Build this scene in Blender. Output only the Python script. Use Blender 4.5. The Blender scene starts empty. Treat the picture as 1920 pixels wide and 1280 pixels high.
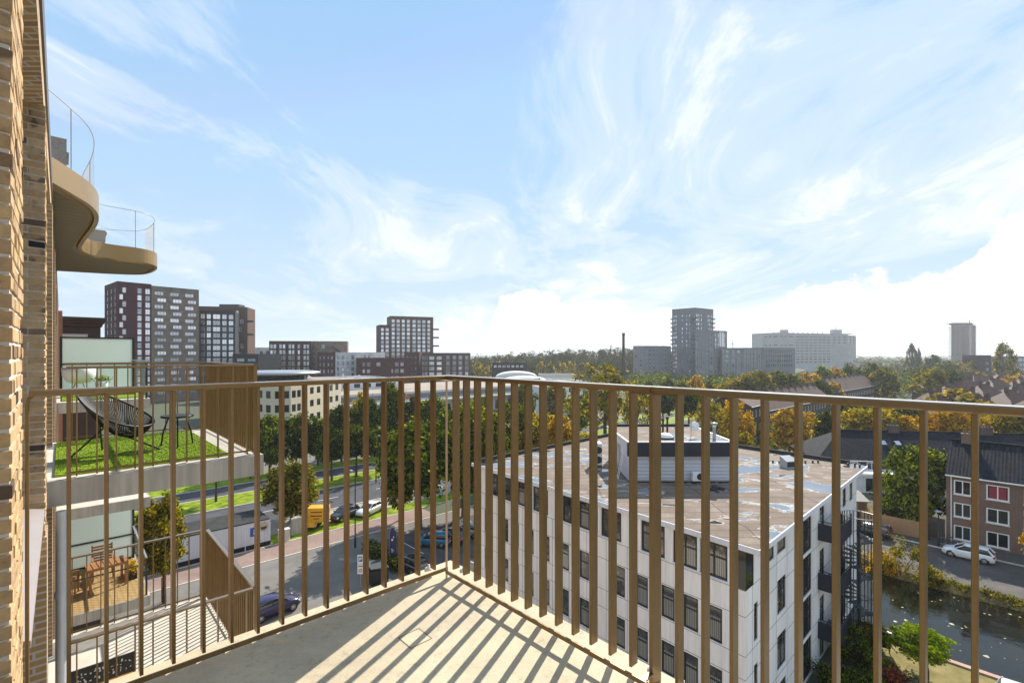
import bpy, math, random
import numpy as np
from mathutils import Vector
R = math.radians
# ------------------------------------------------------------------ camera, world, sun, exposure
scene = bpy.context.scene
COL = scene.collection
CAMZ = 21.0
cam_d = bpy.data.cameras.new('camera'); cam = bpy.data.objects.new('camera', cam_d); COL.objects.link(cam)
cam.location = (0, 0, CAMZ); cam.rotation_euler = (R(90), 0, 0)
cam_d.sensor_width = 36; cam_d.lens = 36 * 910 / 1920; cam_d.shift_y = 24 / 1920
cam_d.clip_start = 0.05; cam_d.clip_end = 20000
scene.camera = cam
SUN_AZ, SUN_EL = R(23.5), R(37)
SUN_DIR = Vector((math.sin(SUN_AZ) * math.cos(SUN_EL), math.cos(SUN_AZ) * math.cos(SUN_EL), math.sin(SUN_EL)))
sun_d = bpy.data.lights.new('sun', 'SUN'); sun_d.energy = 4.8; sun_d.angle = R(0.55); sun_d.color = (1.0, .93, .82)
sun = bpy.data.objects.new('sun', sun_d); COL.objects.link(sun)
sun.rotation_euler = (-SUN_DIR).to_track_quat('-Z', 'Y').to_euler(); sun.location = (0, 0, 200)
scene.view_settings.view_transform = 'Standard'; scene.view_settings.look = 'None'
scene.view_settings.exposure = 0.74; scene.view_settings.gamma = 1
scene.cycles.max_bounces = 8; scene.cycles.transparent_max_bounces = 8; scene.cycles.volume_bounces = 0


class NT:
    """small helper round a node tree"""
    def __init__(s, nt): s.nt = nt
    def n(s, t, **kw):
        nd = s.nt.nodes.new(t)
        for k, v in kw.items():
            if k.startswith('i_'):
                key = k[2:]; key = int(key) if key.isdigit() else key
                nd.inputs[key].default_value = v
            else: setattr(nd, k, v)
        return nd
    def l(s, a, b): s.nt.links.new(a, b)
    def m(s, op, a, b=None, c=None, clamp=False):
        nd = s.nt.nodes.new('ShaderNodeMath'); nd.operation = op; nd.use_clamp = clamp
        for i, x in enumerate((a, b, c)):
            if x is None: continue
            if isinstance(x, (int, float)): nd.inputs[i].default_value = x
            else: s.l(x, nd.inputs[i])
        return nd.outputs[0]
    def ramp(s, fac, stops, interp='LINEAR'):
        nd = s.nt.nodes.new('ShaderNodeValToRGB'); cr = nd.color_ramp; cr.interpolation = interp
        while len(cr.elements) < len(stops): cr.elements.new(.5)
        for e, (p, c) in zip(cr.elements, stops):
            e.position = p; e.color = (c if isinstance(c, tuple) else (c, c, c)) + (1,)
        s.l(fac, nd.inputs[0]); return nd.outputs[0]
    def mix(s, fac, a, b, mode='MIX'):
        nd = s.nt.nodes.new('ShaderNodeMixRGB'); nd.blend_type = mode
        for i, x in ((0, fac), (1, a), (2, b)):
            if isinstance(x, (int, float)): nd.inputs[i].default_value = x if i == 0 else (x, x, x, 1)
            elif isinstance(x, tuple): nd.inputs[i].default_value = x + (1,)
            else: s.l(x, nd.inputs[i])
        return nd.outputs[0]


SKYCAP = (1.8, 3.25, 5.1); SKYFLOOR = (1.6, 3.0, 4.9)
def make_world():
    w = bpy.data.worlds.new('World'); scene.world = w; w.use_nodes = True
    t = NT(w.node_tree); w.node_tree.nodes.clear()
    out = t.n('ShaderNodeOutputWorld'); bg = t.n('ShaderNodeBackground'); bg.inputs[1].default_value = 0.115
    sky = t.n('ShaderNodeTexSky', sky_type='NISHITA', sun_disc=False, sun_elevation=SUN_EL, sun_rotation=SUN_AZ,
              altitude=0, air_density=1.0, dust_density=0.0, ozone_density=1.6)
    tc = t.n('ShaderNodeTexCoord'); sep = t.n('ShaderNodeSeparateXYZ'); t.l(tc.outputs['Generated'], sep.inputs[0])
    x, y, z = sep.outputs
    zz = t.m('MAXIMUM', z, 0.0)
    # high thin cloud: a flat layer seen in perspective
    den = t.m('ADD', zz, 0.16)
    cx, cy = t.m('DIVIDE', x, den), t.m('DIVIDE', y, den)
    cmb = t.n('ShaderNodeCombineXYZ'); t.l(cx, cmb.inputs[0]); t.l(cy, cmb.inputs[1])
    mp = t.n('ShaderNodeMapping'); mp.inputs['Rotation'].default_value = (0, 0, R(-6)); mp.inputs['Scale'].default_value = (1.3, .66, 1)
    mp.inputs['Location'].default_value = (5.7, .3, 0)
    t.l(cmb.outputs[0], mp.inputs[0])
    n1 = t.n('ShaderNodeTexNoise', i_Scale=1.3, i_Detail=13.0, i_Roughness=.66, i_Distortion=1.0); t.l(mp.outputs[0], n1.inputs['Vector'])
    n2 = t.n('ShaderNodeTexNoise', i_Scale=.42, i_Detail=3.0, i_Roughness=.5); t.l(mp.outputs[0], n2.inputs['Vector'])
    s1 = t.m('ADD', t.m('MULTIPLY', n1.outputs[0], .62), t.m('MULTIPLY', n2.outputs[0], .5))
    cirrus = t.ramp(s1, [(.505, 0.0), (.59, .34), (.67, .88)], 'EASE')
    # cumulus banks near the horizon: height of the bank follows the azimuth
    az = t.m('ARCTAN2', x, y); el = t.m('ARCSINE', z)
    azn = t.m('ADD', t.m('DIVIDE', az, 6.283), .5)
    def A(px): return math.atan2(px - 960, 910) / 6.283 + .5
    bank = t.ramp(azn, [(A(-900), .0), (A(850), .0), (A(905), .07), (A(940), .172), (A(990), .187), (A(1060), .165), (A(1240), .138), (A(1330), .118), (A(1440), .10), (A(1475), .15), (A(1520), .175), (A(1700), .17), (A(1790), .175), (A(1900), .24), (A(2300), .2)])
    bx = t.n('ShaderNodeCombineXYZ'); t.l(t.m('MULTIPLY', az, 1.0), bx.inputs[0]); t.l(t.m('MULTIPLY', el, 1.5), bx.inputs[1])
    n3 = t.n('ShaderNodeTexNoise', i_Scale=11.0, i_Detail=9.0, i_Roughness=.6); t.l(bx.outputs[0], n3.inputs['Vector'])
    edge = t.m('ADD', t.m('SUBTRACT', t.m('SUBTRACT', bank, .05), el), t.m('MULTIPLY', t.m('SUBTRACT', n3.outputs[0], .5), .11))
    cumul = t.ramp(t.m('MULTIPLY_ADD', edge, 22.0, .5), [(.36, 0.0), (.62, 1.0)], 'EASE')
    low = t.ramp(el, [(0.0, .95), (.10, .68), (.28, .36), (.55, .16), (.9, .05)])       # milky air low down
    cap = t.n('ShaderNodeVectorMath', operation='MINIMUM'); t.l(sky.outputs[0], cap.inputs[0]); cap.inputs[1].default_value = SKYCAP
    flr = t.n('ShaderNodeVectorMath', operation='MAXIMUM'); t.l(cap.outputs[0], flr.inputs[0]); flr.inputs[1].default_value = SKYFLOOR
    milky = t.mix(low, flr.outputs[0], (4.2, 4.85, 5.35))
    c1 = t.mix(cirrus, milky, (5.3, 5.5, 5.7))
    grey = t.ramp(n3.outputs[0], [(.3, (4.9, 5.15, 5.4)), (.55, (5.9, 5.95, 6.0))])
    c2 = t.mix(cumul, c1, grey)
    t.l(c2, bg.inputs[0]); t.l(bg.outputs[0], out.inputs[0])
make_world()

# ------------------------------------------------------------------ frames
AZ = R(47.1)
U = Vector((math.sin(AZ), math.cos(AZ), 0)); V = Vector((-math.cos(AZ), math.sin(AZ), 0))
GRID = math.atan2(U.y, U.x)
def G(o, s, z=0): return Vector((o * U.x + s * V.x, o * U.y + s * V.y, z))
def W(px, D, z=0): return Vector(((px - 960) / 910 * D, D, z))
def Zy(py, D): return CAMZ - (py - 664) / 910 * D
FLOOR = CAMZ - 1.33; STOREY = 2.97
rnd = random.Random(7)

# ------------------------------------------------------------------ objects
def props(o, label=None, cat=None, group=None, kind=None):
    if label: o['label'] = label
    if cat: o['category'] = cat
    if group: o['group'] = group
    if kind: o['kind'] = kind
    return o
def thing(name, label, cat, loc=(0, 0, 0), rot=0, group=None):
    o = bpy.data.objects.new(name, None); COL.objects.link(o); o.empty_display_size = .3
    o.location = loc; o.rotation_euler = (0, 0, rot)
    return props(o, label, cat, group)
OWN = 1e-6      # a turn too small to see: the thing is modelled in its own frame
def origin(p):
    v = Vector((0, 0, 0))
    while p is not None:
        if abs(p.rotation_euler[2]) > 1e-9: return Vector((0, 0, 0))   # rotated things are modelled in their own frame
        v = v + p.location; p = p.parent
    return v
def copy_tree(o, parent=None):
    c = o.copy(); COL.objects.link(c)
    if parent is not None: c.parent = parent
    for ch in list(o.children): copy_tree(ch, c)
    return c


class MB:
    def __init__(s): s.v = []; s.f = []; s.m = []; s.sm = []
    def add(s, vs, fs, m=0, sm=False):
        b = len(s.v); s.v += [tuple(p) for p in vs]
        for f in fs: s.f.append([i + b for i in f]); s.m.append(m); s.sm.append(sm)
        return s
    def quad(s, a, b, c, d, m=0): return s.add((a, b, c, d), ((0, 1, 2, 3),), m)
    def obox(s, p, a, b, c, m=0):
        p, a, b, c = Vector(p), Vector(a), Vector(b), Vector(c)
        vs = [p, p + a, p + a + b, p + b, p + c, p + a + c, p + a + b + c, p + b + c]
        return s.add(vs, ((3, 2, 1, 0), (4, 5, 6, 7), (0, 1, 5, 4), (1, 2, 6, 5), (2, 3, 7, 6), (3, 0, 4, 7)), m)
    def box(s, x0, x1, y0, y1, z0, z1, m=0): return s.obox((x0, y0, z0), (x1 - x0, 0, 0), (0, y1 - y0, 0), (0, 0, z1 - z0), m)
    def gbox(s, o0, o1, s0, s1, z0, z1, m=0): return s.obox(G(o0, s0, z0), U * (o1 - o0), V * (s1 - s0), (0, 0, z1 - z0), m)
    def prism(s, poly, z0, z1, m=0, mt=None, bottom=True):
        n = len(poly); vs = [(p[0], p[1], z0) for p in poly] + [(p[0], p[1], z1) for p in poly]
        s.add(vs, [(i, (i + 1) % n, n + (i + 1) % n, n + i) for i in range(n)], m)
        s.add(vs[n:], [tuple(range(n))], m if mt is None else mt)
        if bottom: s.add(vs[:n], [tuple(reversed(range(n)))], m)
        return s
    def tube(s, pts, r, n=6, m=0, closed=False, sm=True):
        pts = [Vector(p) for p in pts]; k = len(pts); rs = r if isinstance(r, (list, tuple)) else [r] * k
        vs = []
        prev = None
        for i, p in enumerate(pts):
            a = pts[(i - 1) % k] if (closed or i > 0) else p; b = pts[(i + 1) % k] if (closed or i < k - 1) else p
            d = (b - a); d = d.normalized() if d.length > 1e-9 else Vector((0, 0, 1))
            if prev is None: h = Vector((0, 0, 1)) if abs(d.z) < .9 else Vector((1, 0, 0))
            else: h = prev
            x = (h - d * h.dot(d)).normalized(); yv = d.cross(x); prev = x
            for j in range(n):
                an = 2 * math.pi * j / n; vs.append(p + (x * math.cos(an) + yv * math.sin(an)) * rs[i])
        fs = []
        for i in range(k if closed else k - 1):
            i2 = (i + 1) % k
            for j in range(n): fs.append((i * n + j, i * n + (j + 1) % n, i2 * n + (j + 1) % n, i2 * n + j))
        s.add(vs, fs, m, sm)
        if not closed: s.add(vs[:n], [tuple(reversed(range(n)))], m); s.add(vs[-n:], [tuple(range(n))], m)
        return s
    def lathe(s, prof, n=16, c=(0, 0, 0), m=0, axis='z', sm=True):
        vs = []
        for r, h in prof:
            for j in range(n):
                a = 2 * math.pi * j / n; q = (r * math.cos(a), r * math.sin(a), h)
                if axis == 'y': q = (q[0], h, -q[1])
                vs.append((c[0] + q[0], c[1] + q[1], c[2] + q[2]))
        fs = [(i * n + j, i * n + (j + 1) % n, (i + 1) * n + (j + 1) % n, (i + 1) * n + j) for i in range(len(prof) - 1) for j in range(n)]
        s.add(vs, fs, m, sm)
        s.add(vs[:n], [tuple(reversed(range(n)))], m); s.add(vs[-n:], [tuple(range(n))], m); return s
    def mesh(s, name, mats, org=Vector((0, 0, 0)), uv=True):
        me = bpy.data.meshes.new(name)
        vs = [(p[0] - org.x, p[1] - org.y, p[2] - org.z) for p in s.v]
        me.from_pydata(vs, [], s.f)
        for mt in (mats if isinstance(mats, (list, tuple)) else [mats]): me.materials.append(mt)
        me.polygons.foreach_set('material_index', s.m); me.polygons.foreach_set('use_smooth', s.sm)
        if uv and len(s.f):
            lay = me.uv_layers.new(name='UVMap'); nl = len(me.loops)
            co = np.empty(len(me.vertices) * 3, 'f'); me.vertices.foreach_get('co', co); co = co.reshape(-1, 3)
            vi = np.empty(nl, 'i'); me.loops.foreach_get('vertex_index', vi)
            tot = np.empty(len(me.polygons), 'i'); me.polygons.foreach_get('loop_total', tot)
            nm = np.empty(len(me.polygons) * 3, 'f'); me.polygons.foreach_get('normal', nm); nm = nm.reshape(-1, 3)
            nr = np.repeat(nm, tot, axis=0); P = co[vi]
            hl = np.hypot(nr[:, 0], nr[:, 1]); flat = hl < .06; h = np.where(flat, 1, hl)
            tx, ty = -nr[:, 1] / h, nr[:, 0] / h
            uu = P[:, 0] * tx + P[:, 1] * ty
            sx, sy, sz = -nr[:, 2] * nr[:, 0] / h, -nr[:, 2] * nr[:, 1] / h, h
            vv = P[:, 0] * sx + P[:, 1] * sy + P[:, 2] * sz
            uu = np.where(flat, P[:, 0], uu); vv = np.where(flat, P[:, 1], vv)
            lay.data.foreach_set('uv', np.stack([uu, vv], 1).astype('f').ravel())
        me.update(); return me
    def build(s, name, mats, parent=None, uv=True, **kw):
        o = bpy.data.objects.new(name, s.mesh(name, mats, origin(parent), uv)); COL.objects.link(o)
        if parent is not None: o.parent = parent
        return props(o, **kw)
def obj(name, me, parent=None, loc=(0, 0, 0), rot=0, **kw):
    o = bpy.data.objects.new(name, me); COL.objects.link(o)
    if parent is not None: o.parent = parent
    o.location = loc; o.rotation_euler = (0, 0, rot); return props(o, **kw)
def text_mesh(txt, size, mat, depth=.01, align='CENTER', bold=0):
    cu = bpy.data.curves.new('lettering', 'FONT'); cu.body = txt; cu.size = size; cu.extrude = depth; cu.align_x = align; cu.offset = bold
    o = bpy.data.objects.new('lettering', cu); COL.objects.link(o)
    me = bpy.data.meshes.new_from_object(o.evaluated_get(bpy.context.evaluated_depsgraph_get())); bpy.data.objects.remove(o)
    me.transform(__import__('mathutils').Matrix.Rotation(R(90), 4, 'X')); me.materials.clear(); me.materials.append(mat); return me

# ------------------------------------------------------------------ materials
SPEC_LOW = ('roof', 'asphalt', 'paving', 'pantiles', 'tiles', 'slabs', 'grass', 'lawn', 'ground', 'brick', 'concrete', 'bank', 'turf', 'town', 'gravel', 'floor', 'timber', 'bark')
def material(name):
    m = bpy.data.materials.new(name); m.use_nodes = True; nt = m.node_tree; nt.nodes.clear(); t = NT(nt)
    out = t.n('ShaderNodeOutputMaterial'); b = t.n('ShaderNodeBsdfPrincipled'); t.l(b.outputs[0], out.inputs[0])
    if any(k in name for k in SPEC_LOW): b.inputs['Specular IOR Level'].default_value = .12
    return m, t, b, out
def plain(name, c, rough=.6, metal=0, var=.18, scale=3.0, bump=0, spec=.5, c2=None, coord='Object', detail=5.0, stretch=None):
    m, t, b, out = material(name)
    tc = t.n('ShaderNodeTexCoord'); src = tc.outputs[coord]
    if stretch:
        mp = t.n('ShaderNodeMapping'); mp.inputs['Scale'].default_value = stretch; t.l(src, mp.inputs[0]); src = mp.outputs[0]
    n = t.n('ShaderNodeTexNoise', i_Scale=scale, i_Detail=detail, i_Roughness=.6); t.l(src, n.inputs['Vector'])
    lo = tuple(x * (1 - var) for x in c); hi = c2 if c2 else tuple(min(1, x * (1 + var)) for x in c)
    t.l(t.ramp(n.outputs[0], [(.32, lo), (.68, hi)]), b.inputs['Base Color'])
    b.inputs['Roughness'].default_value = rough; b.inputs['Metallic'].default_value = metal; b.inputs['Specular IOR Level'].default_value = .12 if any(k in name for k in SPEC_LOW) else spec
    if bump:
        bp = t.n('ShaderNodeBump', i_Strength=bump, i_Distance=.02); t.l(n.outputs[0], bp.inputs['Height']); t.l(bp.outputs[0], b.inputs['Normal'])
    return m
def brick(name, c1, c2, mortar, bw=.22, bh=.0625, ms=.01, rough=.85, big=.25, bump=.3):
    m, t, b, out = material(name)
    tc = t.n('ShaderNodeTexCoord')
    br = t.n('ShaderNodeTexBrick', i_Scale=1.0); t.l(tc.outputs['UV'], br.inputs['Vector'])
    br.inputs['Color1'].default_value = c1 + (1,); br.inputs['Color2'].default_value = c2 + (1,); br.inputs['Mortar'].default_value = mortar + (1,)
    br.inputs['Mortar Size'].default_value = ms; br.inputs['Brick Width'].default_value = bw; br.inputs['Row Height'].default_value = bh
    n = t.n('ShaderNodeTexNoise', i_Scale=.35, i_Detail=6.0, i_Roughness=.65); t.l(tc.outputs['UV'], n.inputs['Vector'])
    k = t.ramp(n.outputs[0], [(.3, 1 - big), (.7, 1 + big * .6)])
    t.l(t.mix(1.0, br.outputs[0], k, 'MULTIPLY'), b.inputs['Base Color']); b.inputs['Roughness'].default_value = rough
    if bump:
        bp = t.n('ShaderNodeBump', i_Strength=bump, i_Distance=.01, invert=True); t.l(br.outputs['Fac'], bp.inputs['Height']); t.l(bp.outputs[0], b.inputs['Normal'])
    return m
def tiles(name, c1, c2, w=.25, h=.33, bump=1.0, rough=.55):
    """pantiles: a rounded wave across, overlapping steps down the slope"""
    m, t, b, out = material(name)
    tc = t.n('ShaderNodeTexCoord'); sp = t.n('ShaderNodeSeparateXYZ'); t.l(tc.outputs['UV'], sp.inputs[0])
    wx = t.m('SINE', t.m('MULTIPLY', sp.outputs[0], 2 * math.pi / w)); fy = t.m('FRACT', t.m('DIVIDE', sp.outputs[1], h))
    rows = t.ramp(fy, [(0, .35), (.12, .5), (.3, 1.0), (1, 1.15)])
    hgt = t.m('ADD', t.m('MULTIPLY', wx, .5), t.m('MULTIPLY', t.m('SUBTRACT', 1.0, fy), .9))
    bp = t.n('ShaderNodeBump', i_Strength=bump, i_Distance=.04); t.l(hgt, bp.inputs['Height']); t.l(bp.outputs[0], b.inputs['Normal'])
    ix, iy = t.m('FLOOR', t.m('DIVIDE', sp.outputs[0], w)), t.m('FLOOR', t.m('DIVIDE', sp.outputs[1], h))
    cm = t.n('ShaderNodeCombineXYZ'); t.l(ix, cm.inputs[0]); t.l(iy, cm.inputs[1])
    wn = t.n('ShaderNodeTexWhiteNoise', noise_dimensions='2D'); t.l(cm.outputs[0], wn.inputs['Vector'])
    n = t.n('ShaderNodeTexNoise', i_Scale=.5, i_Detail=5.0); t.l(tc.outputs['UV'], n.inputs['Vector'])
    f = t.m('ADD', t.m('MULTIPLY', wn.outputs[0], .5), t.m('MULTIPLY', n.outputs[0], .5))
    t.l(t.mix(1.0, t.ramp(f, [(.25, c1), (.75, c2)]), rows, 'MULTIPLY'), b.inputs['Base Color']); b.inputs['Roughness'].default_value = rough
    return m
def glass_mat(name, c, c2, metal=.55, rough=.06):
    """window pane of a building seen from outside: dark room, sky mirrored; tone differs from window to window"""
    m, t, b, out = material(name)
    oi = t.n('ShaderNodeObjectInfo')
    t.l(t.ramp(oi.outputs['Random'], [(0, c), (1, c2)]), b.inputs['Base Color'])
    b.inputs['Metallic'].default_value = metal; b.inputs['Roughness'].default_value = rough
    tc = t.n('ShaderNodeTexCoord'); n = t.n('ShaderNodeTexNoise', i_Scale=.7, i_Detail=2.0); t.l(tc.outputs['Object'], n.inputs['Vector'])
    bp = t.n('ShaderNodeBump', i_Strength=.12, i_Distance=.05); t.l(n.outputs[0], bp.inputs['Height']); t.l(bp.outputs[0], b.inputs['Normal'])
    return m
def leaf_mat(name, stops, trans=.46):
    m, t, b, out = material(name); m.node_tree.nodes.remove(b)
    geo = t.n('ShaderNodeNewGeometry'); tc = t.n('ShaderNodeTexCoord'); oi = t.n('ShaderNodeObjectInfo')
    n = t.n('ShaderNodeTexNoise', i_Scale=.45, i_Detail=3.0); t.l(tc.outputs['Object'], n.inputs['Vector'])
    f = t.m('ADD', t.m('MULTIPLY', geo.outputs['Random Per Island'], .68), t.m('MULTIPLY', n.outputs[0], .32))
    f = t.m('ADD', f, t.m('MULTIPLY', t.m('SUBTRACT', oi.outputs['Random'], .5), .14))
    c = t.ramp(f, stops)
    d = t.n('ShaderNodeBsdfDiffuse'); tr = t.n('ShaderNodeBsdfTranslucent'); t.l(c, d.inputs[0])
    t.l(t.mix(1.0, c, (1.25, 1.15, .6), 'MULTIPLY'), tr.inputs[0])
    mx = t.n('ShaderNodeMixShader', i_0=trans); t.l(d.outputs[0], mx.inputs[1]); t.l(tr.outputs[0], mx.inputs[2])
    t.l(mx.outputs[0], out.inputs[0])
    return m

M = {}
M['bronze'] = plain('bronze powder coat', (.215, .13, .047), .38, .35, .07, 40, .03)
M['rail_top'] = plain('bronze handrail lacquer', (.215, .13, .047), .3, .4, .07, 40, .02)
M['rail_top'].node_tree.nodes['Principled BSDF'].inputs['Coat Weight'].default_value = 1.0; M['rail_top'].node_tree.nodes['Principled BSDF'].inputs['Coat Roughness'].default_value = .12
def worn(m):
    t = NT(m.node_tree); b = m.node_tree.nodes['Principled BSDF']; src = b.inputs['Base Color'].links[0].from_socket
    tc = t.n('ShaderNodeTexCoord'); oi = t.n('ShaderNodeObjectInfo'); mp = t.n('ShaderNodeMapping'); mp.inputs['Scale'].default_value = (1, 1, .22)
    va = t.n('ShaderNodeVectorMath', operation='ADD'); t.l(tc.outputs['Object'], va.inputs[0]); t.l(oi.outputs['Location'], va.inputs[1]); t.l(va.outputs[0], mp.inputs[0])
    n = t.n('ShaderNodeTexNoise', i_Scale=14, i_Detail=9.0, i_Roughness=.7); t.l(mp.outputs[0], n.inputs['Vector'])
    k = t.m('MULTIPLY', t.ramp(n.outputs[0], [(.36, .84), (.5, 1.0), (.68, 1.1)]), t.m('ADD', t.m('MULTIPLY', oi.outputs['Random'], .14), .93))
    t.l(t.mix(1.0, src, k, 'MULTIPLY'), b.inputs['Base Color']); t.l(t.ramp(n.outputs[0], [(.3, .3), (.7, .52)]), b.inputs['Roughness'])
worn(M['bronze']); M['bronze'].node_tree.nodes['Principled BSDF'].inputs['Coat Weight'].default_value = .3; M['bronze'].node_tree.nodes['Principled BSDF'].inputs['Coat Roughness'].default_value = .25
M['post_sunlit'] = plain('bronze post with painted sunlight', (.62, .46, .30), .4, .2, .06, 30)  # bronze lightened: sunlight on the corner post is put into its colour
M['bronze_dark'] = plain('dark bronze', (.075, .052, .035), .4, .3, .1, 6)
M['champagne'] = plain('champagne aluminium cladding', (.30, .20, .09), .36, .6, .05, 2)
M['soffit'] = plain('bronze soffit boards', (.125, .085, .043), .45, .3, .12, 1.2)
M['concrete'] = plain('grey concrete', (.46, .43, .38), .85, 0, .16, 2.2, .15, stretch=(1, 1, .5))
M['conc_light'] = plain('pale concrete', (.60, .56, .48), .8, 0, .12, 3, .1)
M['white_wall'] = plain('white render', (.70, .70, .72), .7, 0, .05, .8)
M['panel'] = plain('pale facade panel', (.88, .85, .82), .5, 0, .07, .6, stretch=(1, 1, .25))
def streaky(m, amt=.16):
    t = NT(m.node_tree); b = m.node_tree.nodes['Principled BSDF']; src = b.inputs['Base Color'].links[0].from_socket
    tc = t.n('ShaderNodeTexCoord'); mp = t.n('ShaderNodeMapping'); mp.inputs['Scale'].default_value = (3.2, .16, 1); t.l(tc.outputs['UV'], mp.inputs[0])
    n = t.n('ShaderNodeTexNoise', i_Scale=1.6, i_Detail=8.0, i_Roughness=.65); t.l(mp.outputs[0], n.inputs['Vector'])
    t.l(t.mix(1.0, src, t.ramp(n.outputs[0], [(.38, 1 - amt), (.6, 1.0)]), 'MULTIPLY'), b.inputs['Base Color'])
streaky(M['panel'], .14); streaky(M['concrete'], .3); streaky(M['white_wall'], .12)
M['white'] = plain('white paint', (.80, .80, .79), .45, 0, .03, 3)
M['black'] = plain('black frame', (.012, .013, .016), .4, 0, .2, 5)
M['navy'] = plain('dark blue cladding', (.016, .02, .034), .5, .1, .15, 2, stretch=(1, 1, 8))
M['darkgrey'] = plain('dark grey metal', (.05, .055, .06), .5, .3, .15, 4)
M['grey'] = plain('grey metal', (.35, .36, .37), .4, .5, .1, 4)
M['zinc'] = plain('zinc downpipe', (.56, .57, .60), .4, .25, .06, 3)
M['mauve'] = plain('aluminium sill', (.42, .37, .35), .45, .3, .05, 3)
M['rope'] = plain('black cord', (.008, .008, .009), .5, 0, .2, 20)
M['wood'] = plain('teak', (.33, .15, .055), .55, 0, .3, 6, .1, stretch=(1, 8, 1))
M['fence_wood'] = plain('fence timber', (.36, .21, .11), .8, 0, .3, 7, .2, stretch=(6, 6, .5))
M['bark'] = plain('bark', (.085, .062, .045), .9, 0, .35, 6, .5, stretch=(1, 1, .3))
M['tyre'] = plain('tyre rubber', (.015, .015, .016), .8, 0, .2, 8)
M['rim'] = plain('alloy', (.5, .51, .52), .3, .8, .05, 8)
M['lamp_red'] = plain('tail lamp', (.5, .01, .01), .2, 0, .1, 8)
M['lamp_clear'] = plain('head lamp', (.75, .78, .8), .12, .2, .05, 8)
M['car_glass'] = plain('car glass', (.02, .025, .03), .05, 0, .1, 3, spec=.9)
M['yellow'] = plain('yellow panel', (.78, .40, .02), .45, 0, .06, 3)
M['orange'] = plain('orange', (.75, .27, .03), .5, 0, .1, 3)
M['blue_sign'] = plain('sign blue', (.02, .10, .42), .4, 0, .05, 3)
M['flag'] = plain('dark violet cloth', (.035, .03, .10), .7, 0, .2, 3)
M['shed_roof'] = plain('corrugated sheet', (.30, .28, .24), .85, 0, .25, 2, .3, stretch=(10, 1, 1))
M['lime_brick'] = brick('red outbuilding brick', (.20, .085, .05), (.15, .07, .045), (.25, .23, .2))
M['brick_tan'] = brick('tan brick', (.46, .29, .13), (.34, .20, .10), (.48, .45, .40))
M['brick_red'] = brick('orange red brick', (.34, .12, .05), (.28, .10, .045), (.3, .26, .22))
M['brick_dark'] = brick('dark brown brick', (.055, .038, .03), (.04, .03, .026), (.10, .09, .085))
M['brick_house'] = brick('brown house brick', (.20, .10, .066), (.145, .076, .052), (.24, .21, .18))
M['brick_terr'] = brick('old brown brick', (.115, .075, .058), (.08, .055, .045), (.15, .13, .12))
M['brick_purple'] = brick('aubergine brick', (.085, .022, .024), (.062, .017, .02), (.08, .035, .035), .3, .1, big=.2, bump=0)
M['brick_grey'] = brick('grey brown brick', (.25, .175, .118), (.17, .12, .085), (.20, .18, .16), .5, .16, .03, big=.35, bump=0)
M['brick_brown'] = brick('brown brick far', (.12, .07, .048), (.09, .055, .04), (.12, .1, .09), .5, .2, big=.15, bump=0)
M['brick_black'] = brick('anthracite brick', (.035, .036, .042), (.028, .03, .036), (.05, .05, .055), .5, .2, big=.15, bump=0)
M['brick_maroon'] = brick('maroon brick', (.10, .042, .038), (.075, .034, .033), (.09, .07, .07), .5, .2, big=.2, bump=0)
M['brick_pale'] = brick('whitewashed brick', (.62, .61, .6), (.5, .5, .5), (.55, .55, .55), .6, .2, big=.3, bump=0)
M['slab_grey'] = plain('grey tower cladding', (.15, .16, .175), .7, 0, .12, .2)
M['slab_mid'] = plain('mid grey cladding', (.19, .195, .205), .7, 0, .1, .2)
M['slab_pale'] = plain('pale concrete frame', (.40, .40, .40), .75, 0, .1, .2)
M['slab_rose'] = plain('rose brown cladding', (.10, .058, .055), .75, 0, .1, .2)
M['tiles_blue'] = tiles('blue black pantiles', (.004, .006, .010), (.016, .021, .030), .3, .36, .34, rough=.8)
M['tiles_brown'] = tiles('brown pantiles', (.10, .062, .044), (.15, .098, .07))
M['tiles_red'] = tiles('red brown tiles', (.095, .046, .032), (.145, .074, .052), bump=.5)
M['tar'] = plain('dark flat roof', (.05, .048, .046), .9, 0, .25, 1.0)
M['roof_tan'] = plain('gravelled flat roof', (.34, .28, .23), .9, 0, .15, .15)
M['glass'] = glass_mat('window glass', (.16, .18, .2), (.45, .5, .56))
M['glass_dark'] = glass_mat('dark window glass', (.012, .014, .015), (.07, .075, .07), .4, .05)
def blind_mat():
    m, t, b, out = material('office window with blinds')
    oi = t.n('ShaderNodeObjectInfo'); tc = t.n('ShaderNodeTexCoord'); sp = t.n('ShaderNodeSeparateXYZ'); t.l(tc.outputs['Object'], sp.inputs[0])
    w = t.m('ADD', t.m('MULTIPLY', t.m('SINE', t.m('MULTIPLY', sp.outputs[0], 62.0)), .5), .5)
    n = t.n('ShaderNodeTexNoise', i_Scale=2.2, i_Detail=4.0, noise_dimensions='4D'); t.l(tc.outputs['Object'], n.inputs['Vector']); t.l(t.m('MULTIPLY', oi.outputs['Random'], 30.0), n.inputs['W'])
    bl = t.mix(w, (.09, .088, .075), (.30, .29, .25)); room = t.ramp(n.outputs[0], [(.35, (.008, .009, .009)), (.55, (.05, .048, .04)), (.7, (.20, .19, .15))])
    h = t.m('GREATER_THAN', t.m('FRACT', t.m('MULTIPLY', oi.outputs['Random'], 7.3)), .42)
    hz = t.m('LESS_THAN', sp.outputs[2], 1.25)
    t.l(t.mix(t.m('MULTIPLY', h, hz), room, bl), b.inputs['Base Color']); b.inputs['Roughness'].default_value = .05; b.inputs['Specular IOR Level'].default_value = .9
    return m
M['glass_office'] = blind_mat()
M['glass_bright'] = glass_mat('sky lit window glass', (.22, .25, .30), (.70, .74, .8), .75, .08)
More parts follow.
